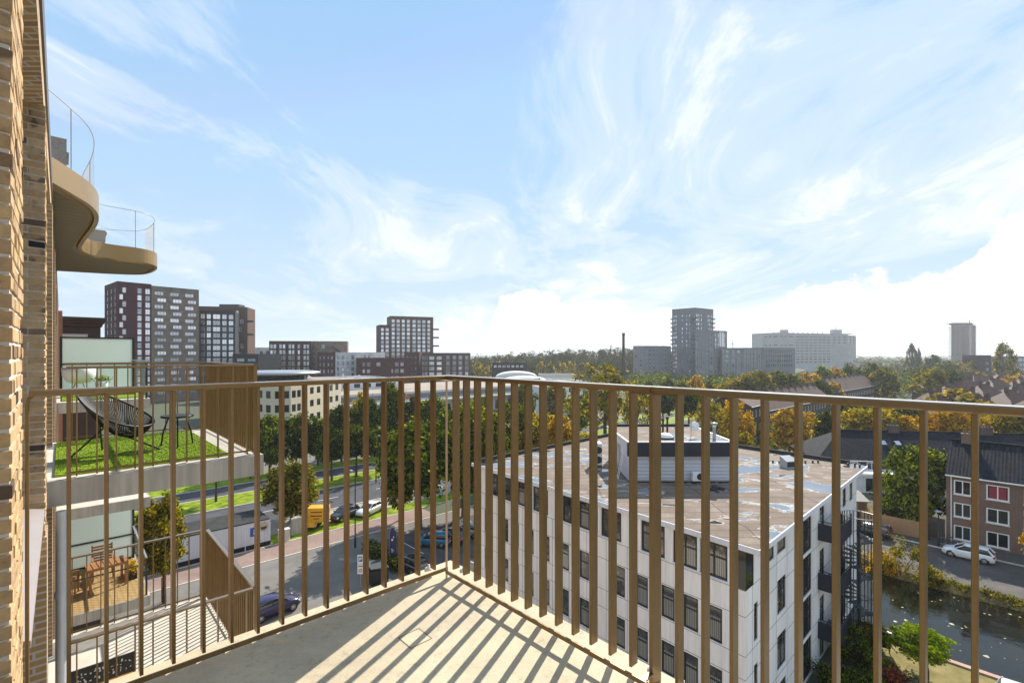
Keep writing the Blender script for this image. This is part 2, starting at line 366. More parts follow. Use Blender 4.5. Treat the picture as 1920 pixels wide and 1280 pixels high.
M['grass'] = plain('grass', (.13, .21, .008), .9, 0, .45, .8, .4, c2=(.29, .36, .02), detail=9.0)
M['lawn'] = plain('dry lawn', (.22, .19, .06), .9, 0, .3, .7, .4, c2=(.30, .24, .10), detail=9.0)
M['asphalt'] = plain('asphalt', (.085, .084, .09), .9, 0, .2, .5, .15, detail=9.0)
M['asphalt_light'] = plain('worn asphalt', (.185, .172, .152), .9, 0, .14, .35, .15, detail=9.0)
M['beige_pave'] = plain('concrete slabs', (.36, .32, .26), .9, 0, .15, .8, .1)
M['clinker'] = brick('pink clinker paving', (.34, .235, .195), (.27, .18, .15), (.2, .17, .15), .21, .075, .008, big=.2)
M['cobble'] = brick('grey clinker paving', (.135, .12, .108), (.10, .09, .082), (.07, .065, .06), .21, .105, .012, big=.35)
M['terrace_tile'] = brick('ochre terrace tiles', (.48, .31, .13), (.40, .25, .10), (.2, .14, .08), .2, .1, .012, big=.15)
M['ground'] = plain('town ground', (.13, .125, .10), .95, 0, .3, .02, c2=(.10, .12, .06))
M['wicker'] = plain('grey wicker', (.22, .23, .25), .8, 0, .3, 60, .4)
M['bush_soil'] = plain('soil', (.06, .045, .03), .95, 0, .3, 2)

def floor_mat():
    m, t, b, out = material('honed beige concrete floor')
    tc = t.n('ShaderNodeTexCoord')
    n = t.n('ShaderNodeTexNoise', i_Scale=2.2, i_Detail=8.0, i_Roughness=.62); t.l(tc.outputs['Object'], n.inputs['Vector'])
    n2 = t.n('ShaderNodeTexNoise', i_Scale=26, i_Detail=6.0, i_Roughness=.7); t.l(tc.outputs['Object'], n2.inputs['Vector'])
    n3 = t.n('ShaderNodeTexNoise', i_Scale=180, i_Detail=2.0); t.l(tc.outputs['Object'], n3.inputs['Vector'])
    c = t.ramp(n.outputs[0], [(.3, (.50, .425, .295)), (.5, (.57, .49, .345)), (.7, (.62, .535, .385))])
    k = t.ramp(n2.outputs[0], [(.28, .74), (.46, 1.0), (.8, 1.06)]); k2 = t.ramp(n3.outputs[0], [(.25, .9), (.6, 1.03)])
    n4 = t.n('ShaderNodeTexNoise', i_Scale=.9, i_Detail=10.0, i_Roughness=.75, i_Distortion=1.2); t.l(tc.outputs['Object'], n4.inputs['Vector'])
    n5 = t.n('ShaderNodeTexNoise', i_Scale=60, i_Detail=3.0, i_Roughness=.6); t.l(tc.outputs['Object'], n5.inputs['Vector'])
    c = t.mix(t.ramp(n4.outputs[0], [(.5, 0.0), (.66, .45)]), c, (.36, .31, .235))
    c = t.mix(t.ramp(n5.outputs[0], [(.70, 0.0), (.76, .65)]), c, (.16, .14, .12))
    t.l(t.mix(1.0, t.mix(1.0, c, k, 'MULTIPLY'), k2, 'MULTIPLY'), b.inputs['Base Color']); b.inputs['Roughness'].default_value = .7
    bp = t.n('ShaderNodeBump', i_Strength=.12, i_Distance=.003); t.l(n3.outputs[0], bp.inputs['Height']); t.l(bp.outputs[0], b.inputs['Normal'])
    return m
M['floor'] = floor_mat()
def turf_mat():
    m, t, b, out = material('artificial turf')
    tc = t.n('ShaderNodeTexCoord'); sp = t.n('ShaderNodeSeparateXYZ'); t.l(tc.outputs['UV'], sp.inputs[0])
    n = t.n('ShaderNodeTexNoise', i_Scale=70, i_Detail=4.0); t.l(tc.outputs['UV'], n.inputs['Vector'])
    w = t.m('SINE', t.m('ADD', t.m('MULTIPLY', sp.outputs[1], 90.0), t.m('MULTIPLY', n.outputs[0], 5.0)))
    f = t.m('ADD', t.m('MULTIPLY', w, .22), n.outputs[0])
    t.l(t.ramp(f, [(.25, (.05, .10, .003)), (.55, (.20, .32, .010)), (.8, (.36, .46, .03))]), b.inputs['Base Color']); b.inputs['Roughness'].default_value = .7
    bp = t.n('ShaderNodeBump', i_Strength=.8, i_Distance=.02); t.l(f, bp.inputs['Height']); t.l(bp.outputs[0], b.inputs['Normal'])
    return m
M['turf'] = turf_mat()
def frosted_mat():
    m, t, b, out = material('frosted glass')
    b.inputs['Base Color'].default_value = (.80, .88, .85, 1); b.inputs['Roughness'].default_value = .25
    tr = t.n('ShaderNodeBsdfTranslucent'); tr.inputs[0].default_value = (.82, .9, .87, 1)
    mx = t.n('ShaderNodeMixShader', i_0=.45); t.l(b.outputs[0], mx.inputs[1]); t.l(tr.outputs[0], mx.inputs[2]); t.l(mx.outputs[0], out.inputs[0]); return m
M['frosted'] = frosted_mat()
def clear_mat():
    m, t, b, out = material('clear balustrade glass'); m.node_tree.nodes.remove(b)
    tp = t.n('ShaderNodeBsdfTransparent'); tp.inputs[0].default_value = (.975, .985, .985, 1)
    g = t.n('ShaderNodeBsdfGlossy', i_Roughness=.02); fr = t.n('ShaderNodeFresnel', i_IOR=1.05)
    mx = t.n('ShaderNodeMixShader'); t.l(t.m('MULTIPLY', fr.outputs[0], .3), mx.inputs[0]); t.l(tp.outputs[0], mx.inputs[1]); t.l(g.outputs[0], mx.inputs[2]); t.l(mx.outputs[0], out.inputs[0]); return m
M['clear'] = clear_mat()
def roof_mat():
    m, t, b, out = material('bitumen roof with rain puddles')
    tc = t.n('ShaderNodeTexCoord'); sp = t.n('ShaderNodeSeparateXYZ'); t.l(tc.outputs['UV'], sp.inputs[0])
    n = t.n('ShaderNodeTexNoise', i_Scale=.5, i_Detail=8.0, i_Roughness=.65); t.l(tc.outputs['UV'], n.inputs['Vector'])
    n2 = t.n('ShaderNodeTexNoise', i_Scale=9, i_Detail=6.0, i_Roughness=.7); t.l(tc.outputs['UV'], n2.inputs['Vector'])
    base = t.ramp(n.outputs[0], [(.3, (.16, .12, .092)), (.55, (.235, .182, .142)), (.72, (.31, .25, .20))])
    base = t.mix(1.0, base, t.ramp(n2.outputs[0], [(.3, .7), (.7, 1.15)]), 'MULTIPLY')
    wob = t.m('MULTIPLY', n.outputs[0], .12)
    fy = t.m('FRACT', t.m('ADD', t.m('DIVIDE', sp.outputs[1], 1.0), wob)); seam = t.ramp(fy, [(0, .42), (.05, .5), (.085, 1.0), (.5, 1.0), (1, .93)])
    fx = t.m('FRACT', t.m('ADD', t.m('DIVIDE', sp.outputs[0], 6.7), wob)); seam2 = t.ramp(fx, [(0, .5), (.010, .55), (.018, 1.0), (1, 1.0)])
    base = t.mix(1.0, t.mix(1.0, base, seam, 'MULTIPLY'), seam2, 'MULTIPLY')
    mp = t.n('ShaderNodeMapping'); mp.inputs['Scale'].default_value = (.26, .62, 1); mp.inputs['Location'].default_value = (1.7, .4, 0); t.l(tc.outputs['UV'], mp.inputs[0])
    p = t.n('ShaderNodeTexNoise', i_Scale=.95, i_Detail=5.0, i_Roughness=.55, i_Distortion=.6); t.l(mp.outputs[0], p.inputs['Vector'])
    p2 = t.n('ShaderNodeTexNoise', i_Scale=.16, i_Detail=2.0); t.l(tc.outputs['UV'], p2.inputs['Vector'])
    pm = t.m('ADD', p.outputs[0], t.m('MULTIPLY', t.m('SUBTRACT', p2.outputs[0], .5), .42))
    water = t.ramp(pm, [(.568, 0.0), (.574, 1.0)]); rim = t.ramp(pm, [(.545, 0.0), (.560, 1.0), (.574, 1.0), (.582, 0.0)])
    t.l(t.mix(t.m('MULTIPLY', rim, .55), base, (.66, .64, .6)), b.inputs['Base Color']); b.inputs['Roughness'].default_value = .85
    g = t.n('ShaderNodeBsdfGlossy', i_Roughness=.03); g.inputs[0].default_value = (.62, .66, .72, 1)
    d = t.n('ShaderNodeBsdfDiffuse'); d.inputs[0].default_value = (.12, .11, .1, 1)
    wm = t.n('ShaderNodeMixShader', i_0=.7); t.l(d.outputs[0], wm.inputs[1]); t.l(g.outputs[0], wm.inputs[2])
    mx = t.n('ShaderNodeMixShader'); t.l(water, mx.inputs[0]); t.l(b.outputs[0], mx.inputs[1]); t.l(wm.outputs[0], mx.inputs[2])
    bp = t.n('ShaderNodeBump', i_Strength=.3, i_Distance=.02); t.l(n2.outputs[0], bp.inputs['Height']); t.l(bp.outputs[0], b.inputs['Normal'])
    t.l(mx.outputs[0], out.inputs[0]); return m
M['roof_wet'] = roof_mat()
def water_mat():
    m, t, b, out = material('canal water')
    tc = t.n('ShaderNodeTexCoord')
    n = t.n('ShaderNodeTexNoise', i_Scale=1.1, i_Detail=5.0, i_Roughness=.6, i_Distortion=.5); t.l(tc.outputs['Object'], n.inputs['Vector'])
    b.inputs['Base Color'].default_value = (.008, .009, .005, 1); b.inputs['Roughness'].default_value = .03; b.inputs['IOR'].default_value = 1.36
    b.inputs['Specular IOR Level'].default_value = .5
    bp = t.n('ShaderNodeBump', i_Strength=.16, i_Distance=.05); t.l(n.outputs[0], bp.inputs['Height']); t.l(bp.outputs[0], b.inputs['Normal']); return m
M['water'] = water_mat()
def island_mat(name, stops, rough=.85, scale=14):
    """bricks laid one by one: each takes its own colour"""
    m, t, b, out = material(name)
    geo = t.n('ShaderNodeNewGeometry'); tc = t.n('ShaderNodeTexCoord')
    n = t.n('ShaderNodeTexNoise', i_Scale=scale, i_Detail=6.0, i_Roughness=.7); t.l(tc.outputs['Object'], n.inputs['Vector'])
    c = t.ramp(geo.outputs['Random Per Island'], stops)
    nz = t.n('ShaderNodeTexNoise', i_Scale=9.0, i_Detail=3.0); t.l(tc.outputs['Object'], nz.inputs['Vector'])
    c = t.mix(t.ramp(nz.outputs[0], [(.58, 0.0), (.68, .7)]), c, (.07, .05, .04))
    t.l(t.mix(1.0, c, t.ramp(n.outputs[0], [(.3, .72), (.7, 1.15)]), 'MULTIPLY'), b.inputs['Base Color']); b.inputs['Roughness'].default_value = rough
    bp = t.n('ShaderNodeBump', i_Strength=.5, i_Distance=.006); t.l(n.outputs[0], bp.inputs['Height']); t.l(bp.outputs[0], b.inputs['Normal']); return m
M['bricks'] = island_mat('hand laid tan bricks', [(0, (.46, .31, .16)), (.3, (.54, .38, .21)), (.55, (.40, .26, .14)), (.8, (.50, .36, .21)), (.92, (.32, .21, .12)), (.965, (.16, .11, .075)), (.985, (.05, .04, .033)), (1, (.035, .03, .026))])
M['mortar'] = plain('mortar', (.52, .49, .44), .95, 0, .12, 20, .3)
# leaves
def st(*c): return [(.2 + .6 * i / (len(c) - 1), x) for i, x in enumerate(c)]
M['leaf_dark'] = leaf_mat('dark green leaves', st((.007, .018, .003), (.022, .046, .005), (.07, .105, .010), (.24, .27, .022)))
M['leaf_green'] = leaf_mat('mid green leaves', st((.015, .034, .004), (.055, .095, .009), (.15, .19, .016), (.36, .36, .03)))
M['leaf_olive'] = leaf_mat('olive autumn leaves', st((.03, .045, .006), (.11, .12, .012), (.24, .21, .018), (.44, .32, .025)))
M['leaf_yellow'] = leaf_mat('yellow autumn leaves', st((.05, .065, .006), (.24, .21, .012), (.50, .37, .016), (.68, .46, .022)))
M['leaf_orange'] = leaf_mat('orange autumn leaves', st((.08, .07, .008), (.36, .22, .010), (.60, .33, .012), (.70, .48, .020)))
M['leaf_bright'] = leaf_mat('bright green leaves', st((.05, .11, .005), (.12, .22, .008), (.24, .33, .012), (.36, .40, .02)))
M['leaf_red'] = leaf_mat('red leaves', st((.10, .03, .03), (.26, .05, .035), (.45, .09, .03), (.36, .17, .09)))
M['leaf_silver'] = leaf_mat('silver green leaves', st((.10, .13, .06), (.22, .24, .12), (.34, .35, .2), (.42, .42, .25)))
M['leaf_far'] = leaf_mat('far wood leaves', st((.014, .030, .010), (.034, .055, .012), (.075, .085, .014), (.16, .11, .015)), .3)
def paint(name, c, rough=.22): 
    m = plain(name, c, rough, 0, .03, 2); m.node_tree.nodes['Principled BSDF'].inputs['Coat Weight'].default_value = .6; return m
PAINT = {'white': paint('white car paint', (.78, .78, .78)), 'black': paint('black car paint', (.012, .012, .014)), 'blue': paint('blue car paint', (.02, .14, .26)),
         'navy': paint('dark blue car paint', (.012, .02, .05)), 'violet': paint('violet car paint', (.022, .012, .06)), 'silver': paint('silver car paint', (.42, .43, .44)), 'grey': paint('grey car paint', (.10, .105, .11))}
# ------------------------------------------------------------------ ground, streets, canal (sheets a few mm apart)
def sheet(name, o0, o1, s0, s1, z, mat, t=.003): return MB().gbox(o0, o1, s0, s1, z - t, z).build(name, mat, kind='structure')
gm = MB(); gm.quad((-6000, -3000, 0), (6000, -3000, 0), (6000, 9000, 0), (-6000, 9000, 0))
gnd = gm.build('ground', M['ground'], kind='structure')
sheet('street', -40, 43.5, 36, 53, .012, M['asphalt_light'])
sheet('yard', .3, 24.3, -30, 36, .012, M['conc_light'])  # out of view; paved pale to bounce light up the office walls
sheet('parking', 24.3, 43.5, 33.6, 50, .018, M['asphalt'])
sheet('clinker_path', -40, 36, 53, 57, .02, M['clinker'])
sheet('verge', 17.3, 120, 57, 60.3, .014, M['grass'])
sheet('parking_strip', -60, 160, 60.3, 64.6, .016, M['beige_pave'])
sheet('avenue', -120, 260, 64.6, 75.2, .02, M['asphalt'])
sheet('grass_median', -120, 260, 75.3, 81.4, .11, M['grass'], .1)
sheet('avenue_lane', -120, 260, 81.6, 87.4, .024, M['asphalt'])
sheet('grass_strip', -120, 260, 87.5, 92.5, .11, M['grass'], .1)
sheet('avenue_service_road', -120, 260, 92.6, 104, .022, M['asphalt_light'])
for s0 in (64.62, 75.0, 81.4, 87.3): sheet('kerb', -120, 260, s0, s0 + .18, .12, M['conc_light'], .115)
for s0 in (52.95, 57.0): sheet('kerb', -40, 43, s0, s0 + .14, .06, M['conc_light'], .055)
for k in range(-6, 22): sheet('lane_marking', k * 9.0, k * 9.0 + 3, 69.8, 69.92, .028, M['white'])
rp = random.Random(6)
for k, (o0, s0, w, h) in enumerate(((4, 46, 6, 1.3), (20, 45.5, 3.4, 1.2), (8, 50.4, 9, 1.1), (27, 51, 5, 1.2), (2, 68, 14, 1.2), (48, 71, 12, 1.1), (-20, 72, 9, 1.4), (60, 83.5, 8, 1.5))):
    sheet('street_patch', o0, o0 + w, s0, s0 + h, .027 if s0 > 60 else .016, plain('asphalt repair %d' % k, (lambda v: (v, v * .97, v * .93))(rp.choice((.15, .17, .26) if s0 < 60 else (.065, .10, .11))), .9, 0, .2, .8))
for k in range(9): sheet('bay_line', 25.5 + 2.45 * k, 25.58 + 2.45 * k, 43.8, 48.8, .023, M['white'])
for k in range(9): sheet('bay_line', 25.5 + 2.45 * k, 25.58 + 2.45 * k, 34.2, 39.0, .023, M['white'])
# right: garden, canal, street
MB().prism([tuple(G(44.6, -25)[:2]), tuple(G(57.5, -25)[:2]), tuple(G(57.5, 60)[:2]), tuple(G(51.5, 60)[:2]), tuple(G(51.5, 13)[:2]), tuple(G(44.6, 8.2)[:2])], .02, .035, bottom=False).build('canal_water', M['water'], kind='structure')
sheet('lawn', 40.3, 44.2, -4, 8.0, .05, M['lawn'], .04)
sheet('garden_path', 33, 40.1, -20, 8.6, .03, M['beige_pave'], .01)
sheet('slab_path', 40.3, 44.2, -7, -4.05, .045, M['beige_pave'], .02)
sheet('garden_soil', 25, 40.2, 4.5, 8.9, .06, M['bush_soil'], .02)
MB().gbox(44.2, 44.6, -25, 8.1, -.3, .16).build('canal_edge', plain('pink stone edge', (.42, .27, .2), .85), kind='structure')
bk = MB()
for k in range(40):
    s0 = -26 + k * 2.2
    bk.add([G(57.3, s0, .0), G(57.3, s0 + 2.2, .0), G(58.3, s0 + 2.2, .45), G(58.3, s0, .45), G(59.4, s0 + 2.2, .42), G(59.4, s0, .42)], ((0, 3, 2, 1), (3, 5, 4, 2)))
bk.build('canal_bank', plain('overgrown bank', (.06, .055, .02), .95, 0, .5, 2.5, .5, c2=(.16, .12, .04)), kind='structure')
sheet('canal_street', 59.4, 69.6, -30, 60, .05, M['cobble'], .04)
sheet('street_kerb', 69.6, 69.75, -30, 60, .15, M['conc_light'], .14)
sheet('pavement', 69.75, 73.0, -30, 60, .13, M['cobble'], .12)

# ------------------------------------------------------------------ railings of bronze flat bars
RAILZ = CAMZ - .13
BAL_D, BAL_W, PITCH = .048, .013, .1015
def bal_mesh(z0, z1):
    key = ('bal', round(z0 - z1, 3))
    if key not in CACHE:
        m = MB(); h = z1 - z0; b = .0015
        x, y = BAL_D / 2, BAL_W / 2
        m.prism([(-x + b, -y), (x - b, -y), (x, -y + b), (x, y - b), (x - b, y), (-x + b, y), (-x, y - b), (-x, -y + b)], 0, h)
        CACHE[key] = m.mesh('baluster', M['bronze'])
    return CACHE[key]
CACHE = {}
def rail_run(par, base, kind, fixed, a, b, ztop, zfloor, skip=(), joint=None, bar=0.0):
    """kind 'o': run along U at s=fixed; kind 's': run along V at o=fixed; a->b are the free coordinate"""
    mn, mx = min(a, b), max(a, b); hw, t = .03, .024
    hm = MB(); r = .004
    def P(f, c, z): return G(f, c, z) if kind == 's' else G(c, f, z)
    prof = [(-hw, ztop - t + r), (-hw + r, ztop - t), (hw - r, ztop - t), (hw, ztop - t + r), (hw, ztop - r), (hw - r, ztop), (-hw + r, ztop), (-hw, ztop - r)]
    segs = [(mn, mx)] if joint is None else [(mn, joint - .0015), (joint + .0015, mx)]
    for c0, c1 in segs:
        vs = [P(fixed + f, c0, z) for f, z in prof] + [P(fixed + f, c1, z) for f, z in prof]; n = 8
        fs = [(i, (i + 1) % n, n + (i + 1) % n, n + i) for i in range(n)] + [tuple(range(n, 2 * n)), tuple(reversed(range(n)))]
        if kind == 'o': fs = [tuple(reversed(f)) for f in fs]
        h1 = MB().add(vs, [tuple(reversed(f)) for f in fs]); h1.build('handrail', M['rail_top'], par)
    lo = MB()
    zb = zfloor + .045
    f0 = fixed - bar; c1 = mx - bar
    if kind == 's': lo.gbox(f0 - .007, f0, mn, c1, zb, zb + .02)
    else: lo.gbox(mn, c1, f0 - .007, f0, zb, zb + .02)
    lo.build('bottom_bar', M['bronze'], par)
def balusters(par, kind, fixed, coords, ztop, zfloor, shift=.021):
    me = bal_mesh(zfloor + .012, ztop - .024); o0 = origin(par)
    for c in coords:
        p = G(fixed + shift, c, zfloor + .012) if kind == 's' else G(c, fixed + shift, zfloor + .012)
        obj('baluster', me, par, p - o0, GRID if kind == 's' else GRID + math.pi / 2)

C_O, C_S = 1.69, 2.377
H_O, H_S, BAR = 1.76, 2.485, .10; KS, KO = H_O / C_O, H_S / C_S
rl = thing('balcony_railing', 'bronze flat bar railing round the near balcony, filling the foreground', 'railing', G(C_O, C_S, FLOOR))
rail_run(rl, None, 'o', H_S, -.085, H_O + .03, RAILZ, FLOOR, bar=BAR)
rail_run(rl, None, 's', H_O, H_S - .031, -3.2, RAILZ, FLOOR, joint=1.045, bar=BAR)
balusters(rl, 'o', H_S, [1.655 - .1089 * k for k in range(16)], RAILZ, FLOOR + .018, 0)
balusters(rl, 's', H_O, [2.394 - .104 * k for k in range(53) if k != 13], RAILZ, FLOOR + .018, 0)
J = 1.045
pm = MB(); pm.gbox(H_O - .03, H_O + .035, J - .008, J + .008, FLOOR, RAILZ - .0245); pm.build('joint_post', M['bronze'], rl)
pm = MB(); pm.gbox(1.676, 1.685, 2.376, 2.385, FLOOR, RAILZ - .0245); pm.gbox(1.678, H_O - .005, 2.385, H_S - .01, RAILZ - .032, RAILZ - .0247); pm.build('corner_post', M['post_sunlit'], rl)
pm = MB(); pm.tube([G(-.075, H_S, RAILZ - .024), G(-.085, H_S, RAILZ - .03), G(-.09, H_S, RAILZ - .05), G(-.09, H_S, FLOOR)], .006, 8); pm.build('end_bar', M['bronze'], rl)
for c in (J, -.9): MB().gbox(H_O - BAR, H_O - .02, c - .01, c + .01, FLOOR + .047, FLOOR + .055).build('bracket', M['bronze'], rl)
def bolt(o, s):
    b = MB(); b.lathe([(.024, 0), (.024, .006), (.012, .007), (.012, .014), (.007, .0145), (.007, .028), (.002, .03)], 12, G(o, s, FLOOR)); return b
for o, s in ((H_O + .07, J + .05), (H_O + .06, J - .09), (H_O + .06, H_S - .09), (H_O - .09, H_S + .07)): bolt(o, s).build('anchor_bolt', M['white'], rl)
MB().gbox(H_O - .02, H_O + .02, J - .09, J + .09, RAILZ - .0315, RAILZ - .0248).build('joint_plate', M['bronze'], rl)
MB().gbox(.05, .22, H_S - .02, H_S + .02, RAILZ - .0305, RAILZ - .0248).build('joint_plate', M['bronze'], rl)

fl = MB(); fl.gbox(-.6, H_O + .085, -6, H_S + .085, FLOOR - .26, FLOOR); fl.build('balcony_floor', M['floor'], kind='structure')
dc = thing('drain_cover', 'small square drain cover flush in the sunlit balcony floor', 'drain cover', W(778, 2.277, FLOOR), GRID)
x = .058
q = MB()
for a in ((-x, x, -x, -x + .004), (-x, x, x - .004, x), (-x, -x + .004, -x + .004, x - .004), (x - .004, x, -x + .004, x - .004)): q.box(*a, .0002, .0012)
q.build('rim', plain('brass rim', (.16, .10, .04), .5), dc)
MB().box(-x + .005, x - .005, -x + .005, x - .005, .0002, .0008).build('plate', M['floor'], dc)

# ------------------------------------------------------------------ our own building: brick piers, lintel, trims, stacked balconies
FO = -.09
ab = thing('apartment_building', 'tan brick apartment building with stacked balconies along the left edge', 'building', G(-6, 20, 0))
def brick_pier(s0, s1, z0, z1, depth=.6, FO=-.10):
    bm = MB(); r = random.Random(int(s0 * 100)); ch = .0625; z = z0; k = 0
    def b(o0, o1, a0, a1, z):
        j = lambda: r.uniform(-.0032, .0032)
        p = [G(o0 + j(), a0 + j(), z + j()), G(o1 + j(), a0 + j(), z + j()), G(o1 + j(), a1 + j(), z + j()), G(o0 + j(), a1 + j(), z + j())]
        h = .05; c = .003
        ins = [p[0] + U * c + V * c, p[1] - U * c + V * c, p[2] - U * c - V * c, p[3] + U * c - V * c]
        vs = [q - Vector((0, 0, 0)) for q in ins] + [q + Vector((0, 0, c)) for q in p] + [q + Vector((0, 0, h - c)) for q in p] + [q + Vector((0, 0, h)) for q in ins]
        fs = [(3, 2, 1, 0), (12, 13, 14, 15)]
        for L in range(3):
            for i in range(4): fs.append((L * 4 + i, L * 4 + (i + 1) % 4, L * 4 + 4 + (i + 1) % 4, L * 4 + 4 + i))
        bm.add(vs, fs)
    while z < z1:
        w = .21; g = .0115
        if k % 2 == 0:    # stretchers on the face, headers behind
            cuts = [s0, s0 + .105, s0 + .105 + g + w, s1] if s1 - s0 < .6 else [s0, s1]
            a = s0; lens = [w, w, s1 - s0 - 2 * w - 2 * g] if s1 - s0 < .65 else [w, w, w, s1 - s0 - 3 * w - 3 * g]
            for ln in [q for q in lens if q > .01]: b(FO - .1, FO, a, min(a + ln, s1), z); a += ln + g
            o = FO - .1 - g
        else:
            a = s0; lens = [.1, w, s1 - s0 - .1 - w - 2 * g] if s1 - s0 < .65 else [.1, w, w, s1 - s0 - .1 - 2 * w - 3 * g]
            for i, ln in enumerate(lens): b(FO - (.21 if i == 0 else .1), FO, a, min(a + ln, s1), z); a += ln + g
            o = FO - .21 - g
        while o > FO - depth: b(o - w, o, s0, s0 + .1, z); b(o - w, o, s1 - .1, s1, z); o -= w + g
        z += ch; k += 1
    bm.build('pier', M['bricks'], ab)
    c = MB(); c.gbox(FO - depth - .2, FO - .006, s0 + .006, s1 - .006, z0 - .01, z1 + .01); c.build('mortar_core', M['mortar'], ab)
ZT = CAMZ + 2.15
brick_pier(2.50, 3.18, FLOOR - .25, ZT, .6, -.13)
brick_pier(5.85, 6.40, FLOOR - .25, ZT)
for s0 in (-2.4, 9.55, 13.6, 17.6, 21.6, 25.6, 29.6):
    MB().gbox(-1.2, FO - (.001 if s0 < 12 else .0), s0, s0 + .53, FLOOR - .25, ZT).build('pier', M['brick_tan'], ab)
wl = MB()
for z0 in range(0, 7):      # floors below: wall bands and piers down to the street
    pass
wl.gbox(-14, -.62, -8, 34, 0, FLOOR - .3)
wl.build('wall', M['brick_tan'], ab)
for s0 in (-2.4, 2.5, 5.85, 9.55, 13.6, 17.6, 21.6, 25.6, 29.6):
    MB().gbox(-.62, FO, s0, s0 + .53, 0, FLOOR - .26).build('pier', M['brick_tan'], ab)
for lv in range(0, 6):
    z = FLOOR - STOREY * lv
    for s0, s1 in ((3.1, 5.83), (6.46, 9.55), (10.08, 13.6), (14.13, 17.6), (18.13, 21.6), (22.13, 25.6), (26.13, 29.6)):
        z1 = z - .27
        if z1 - 2.6 < 0: continue
        bb = MB(); bb.gbox(-.62, FO - .12, s0, s1, z1 - .22, z1 + .1); bb.build('spandrel', M['brick_tan'], ab)
        wm = MB(); wm.gbox(-.60, -.56, s0 + .02, s1 - .02, z1 - 2.5, z1 - .25); wm.build('window', M['glass_dark'], ab)
# top storey recess: glazing behind the piers, lintel with brick soffit, bronze trim
MB().gbox(-.60, -.55, 3.2, 5.82, FLOOR + .12, ZT - .08).build('window', M['glass_dark'], ab)
lm = MB(); lm.gbox(-1.2, FO - .02, 2.3, 40, ZT, ZT + .42); lm.build('lintel', M['brick_tan'], ab)
tm = MB(); tm.gbox(-1.3, FO - .004, 1.2, 34, ZT + .24, ZT + .55); tm.build('roof_trim', M['bronze_dark'], ab)
MB().gbox(-9, -1.3, 9.5, 40, ZT, ZT + 7).build('upper_storeys', M['brick_tan'], ab)
MB().gbox(-9, -1.3, -8, 9.5, ZT, ZT + .5).build('roof', M['tar'], ab)
MB().gbox(-14, -.62, 34, 46, 0, ZT + .3).build('red_wing', M['brick_red'], ab)
MB().gbox(-.62, .06, 36.5, 37.2, 0, ZT + .25).build('red_pier', M['brick_red'], ab)
sl = MB(); sl.add([G(FO - .014, 3.2, FLOOR - .01), G(FO - .014, 5.84, FLOOR - .01), G(-.5, 5.84, FLOOR + .10), G(-.5, 3.2, FLOOR + .10),
                   G(FO - .014, 3.2, FLOOR - .05), G(FO - .014, 5.84, FLOOR - .05)], ((0, 3, 2, 1), (0, 1, 5, 4)))
sl.build('window_sill', M['mauve'], ab)
dp = MB(); dp.tube([G(-.0, 6.9, FLOOR - .3), G(-.0, 6.9, 0.1)], .045, 14)
for z in (FLOOR - 1.2, FLOOR - 3.4, FLOOR - 5.5): dp.lathe([(.048, 0), (.052, .02), (.052, .05), (.048, .07)], 14, G(-.0, 6.9, z))
dp.build('downpipe', M['zinc'], ab)
# dark brick end bay with a stepped cornice, farther along the facade
e = MB(); e.gbox(-.62, 2.1, 46.0, 52, 0, CAMZ + 2.45); e.build('end_bay', M['brick_dark'], ab)
e = MB()
for i, (h0, h1, x) in enumerate(((2.0, 2.2, .1), (2.2, 2.42, .2), (2.42, 2.62, .32))): e.gbox(-.62, 2.1 + x, 45.9 - x, 52 + x, CAMZ + h0 + .004 * i, CAMZ + h1)
e.build('cornice', M['brick_dark'], ab)
e = MB(); e.gbox(.0, 1.3, 45.93, 45.99, CAMZ - 1.2, CAMZ + 1.35); e.build('window', M['frosted'], ab)
e = MB()
for a in ((-.08, 0, CAMZ - 1.3, CAMZ + 1.43), (1.3, 1.4, CAMZ - 1.3, CAMZ + 1.43)): e.gbox(a[0], a[1], 45.88, 45.98, a[2], a[3])
e.gbox(0, 1.3, 45.88, 45.98, CAMZ + 1.35, CAMZ + 1.43); e.build('window_frame', M['grey'], ab)

# wavy bronze balcony higher up
def smooth(pts, it=3):
    for _ in range(it):
        q = [pts[0]]
        for a, b in zip(pts, pts[1:]): q += [tuple(a[i] * .75 + b[i] * .25 for i in (0, 1)), tuple(a[i] * .25 + b[i] * .75 for i in (0, 1))]
        pts = q + [pts[-1]]
    return pts
wave = smooth([(-.3, 9.6), (.05, 10.3), (.48, 11.3), (.56, 12.6), (.40, 14.6), (.34, 16.2), (.75, 16.9), (1.75, 16.9), (2.15, 17.6), (2.1, 19.3), (1.7, 20.0), (-.3, 20.6)])
zb, zt_ = CAMZ + 2.57, CAMZ + 2.95
wb = thing('curved_balcony', 'wavy bronze clad balcony with glass balustrade jutting from the upper left facade', 'balcony', G(0, 15, zb))
m = MB(); n = len(wave)
def inset(pts, d):
    out = []
    for i, p in enumerate(pts):
        a = pts[max(0, i - 1)]; b = pts[min(len(pts) - 1, i + 1)]; t = Vector((b[0] - a[0], b[1] - a[1])).normalized()
        out.append((p[0] - t.y * d, p[1] + t.x * d))
    return out
w2 = inset(wave, .07); w3 = inset(wave, .16)
vs = [G(o, s, zb) for o, s in wave] + [G(o, s, zt_) for o, s in wave] + [G(o, s, zt_) for o, s in w2] + [G(o, s, zb) for o, s in w2]
fs = []
for i in range(n - 1):
    for L in range(4): fs.append((L * n + i, L * n + i + 1, ((L + 1) % 4) * n + i + 1, ((L + 1) % 4) * n + i))
m.add(vs, [tuple(reversed(f)) for f in fs], 0, False); m.build('fascia', M['champagne'], wb)
m = MB()
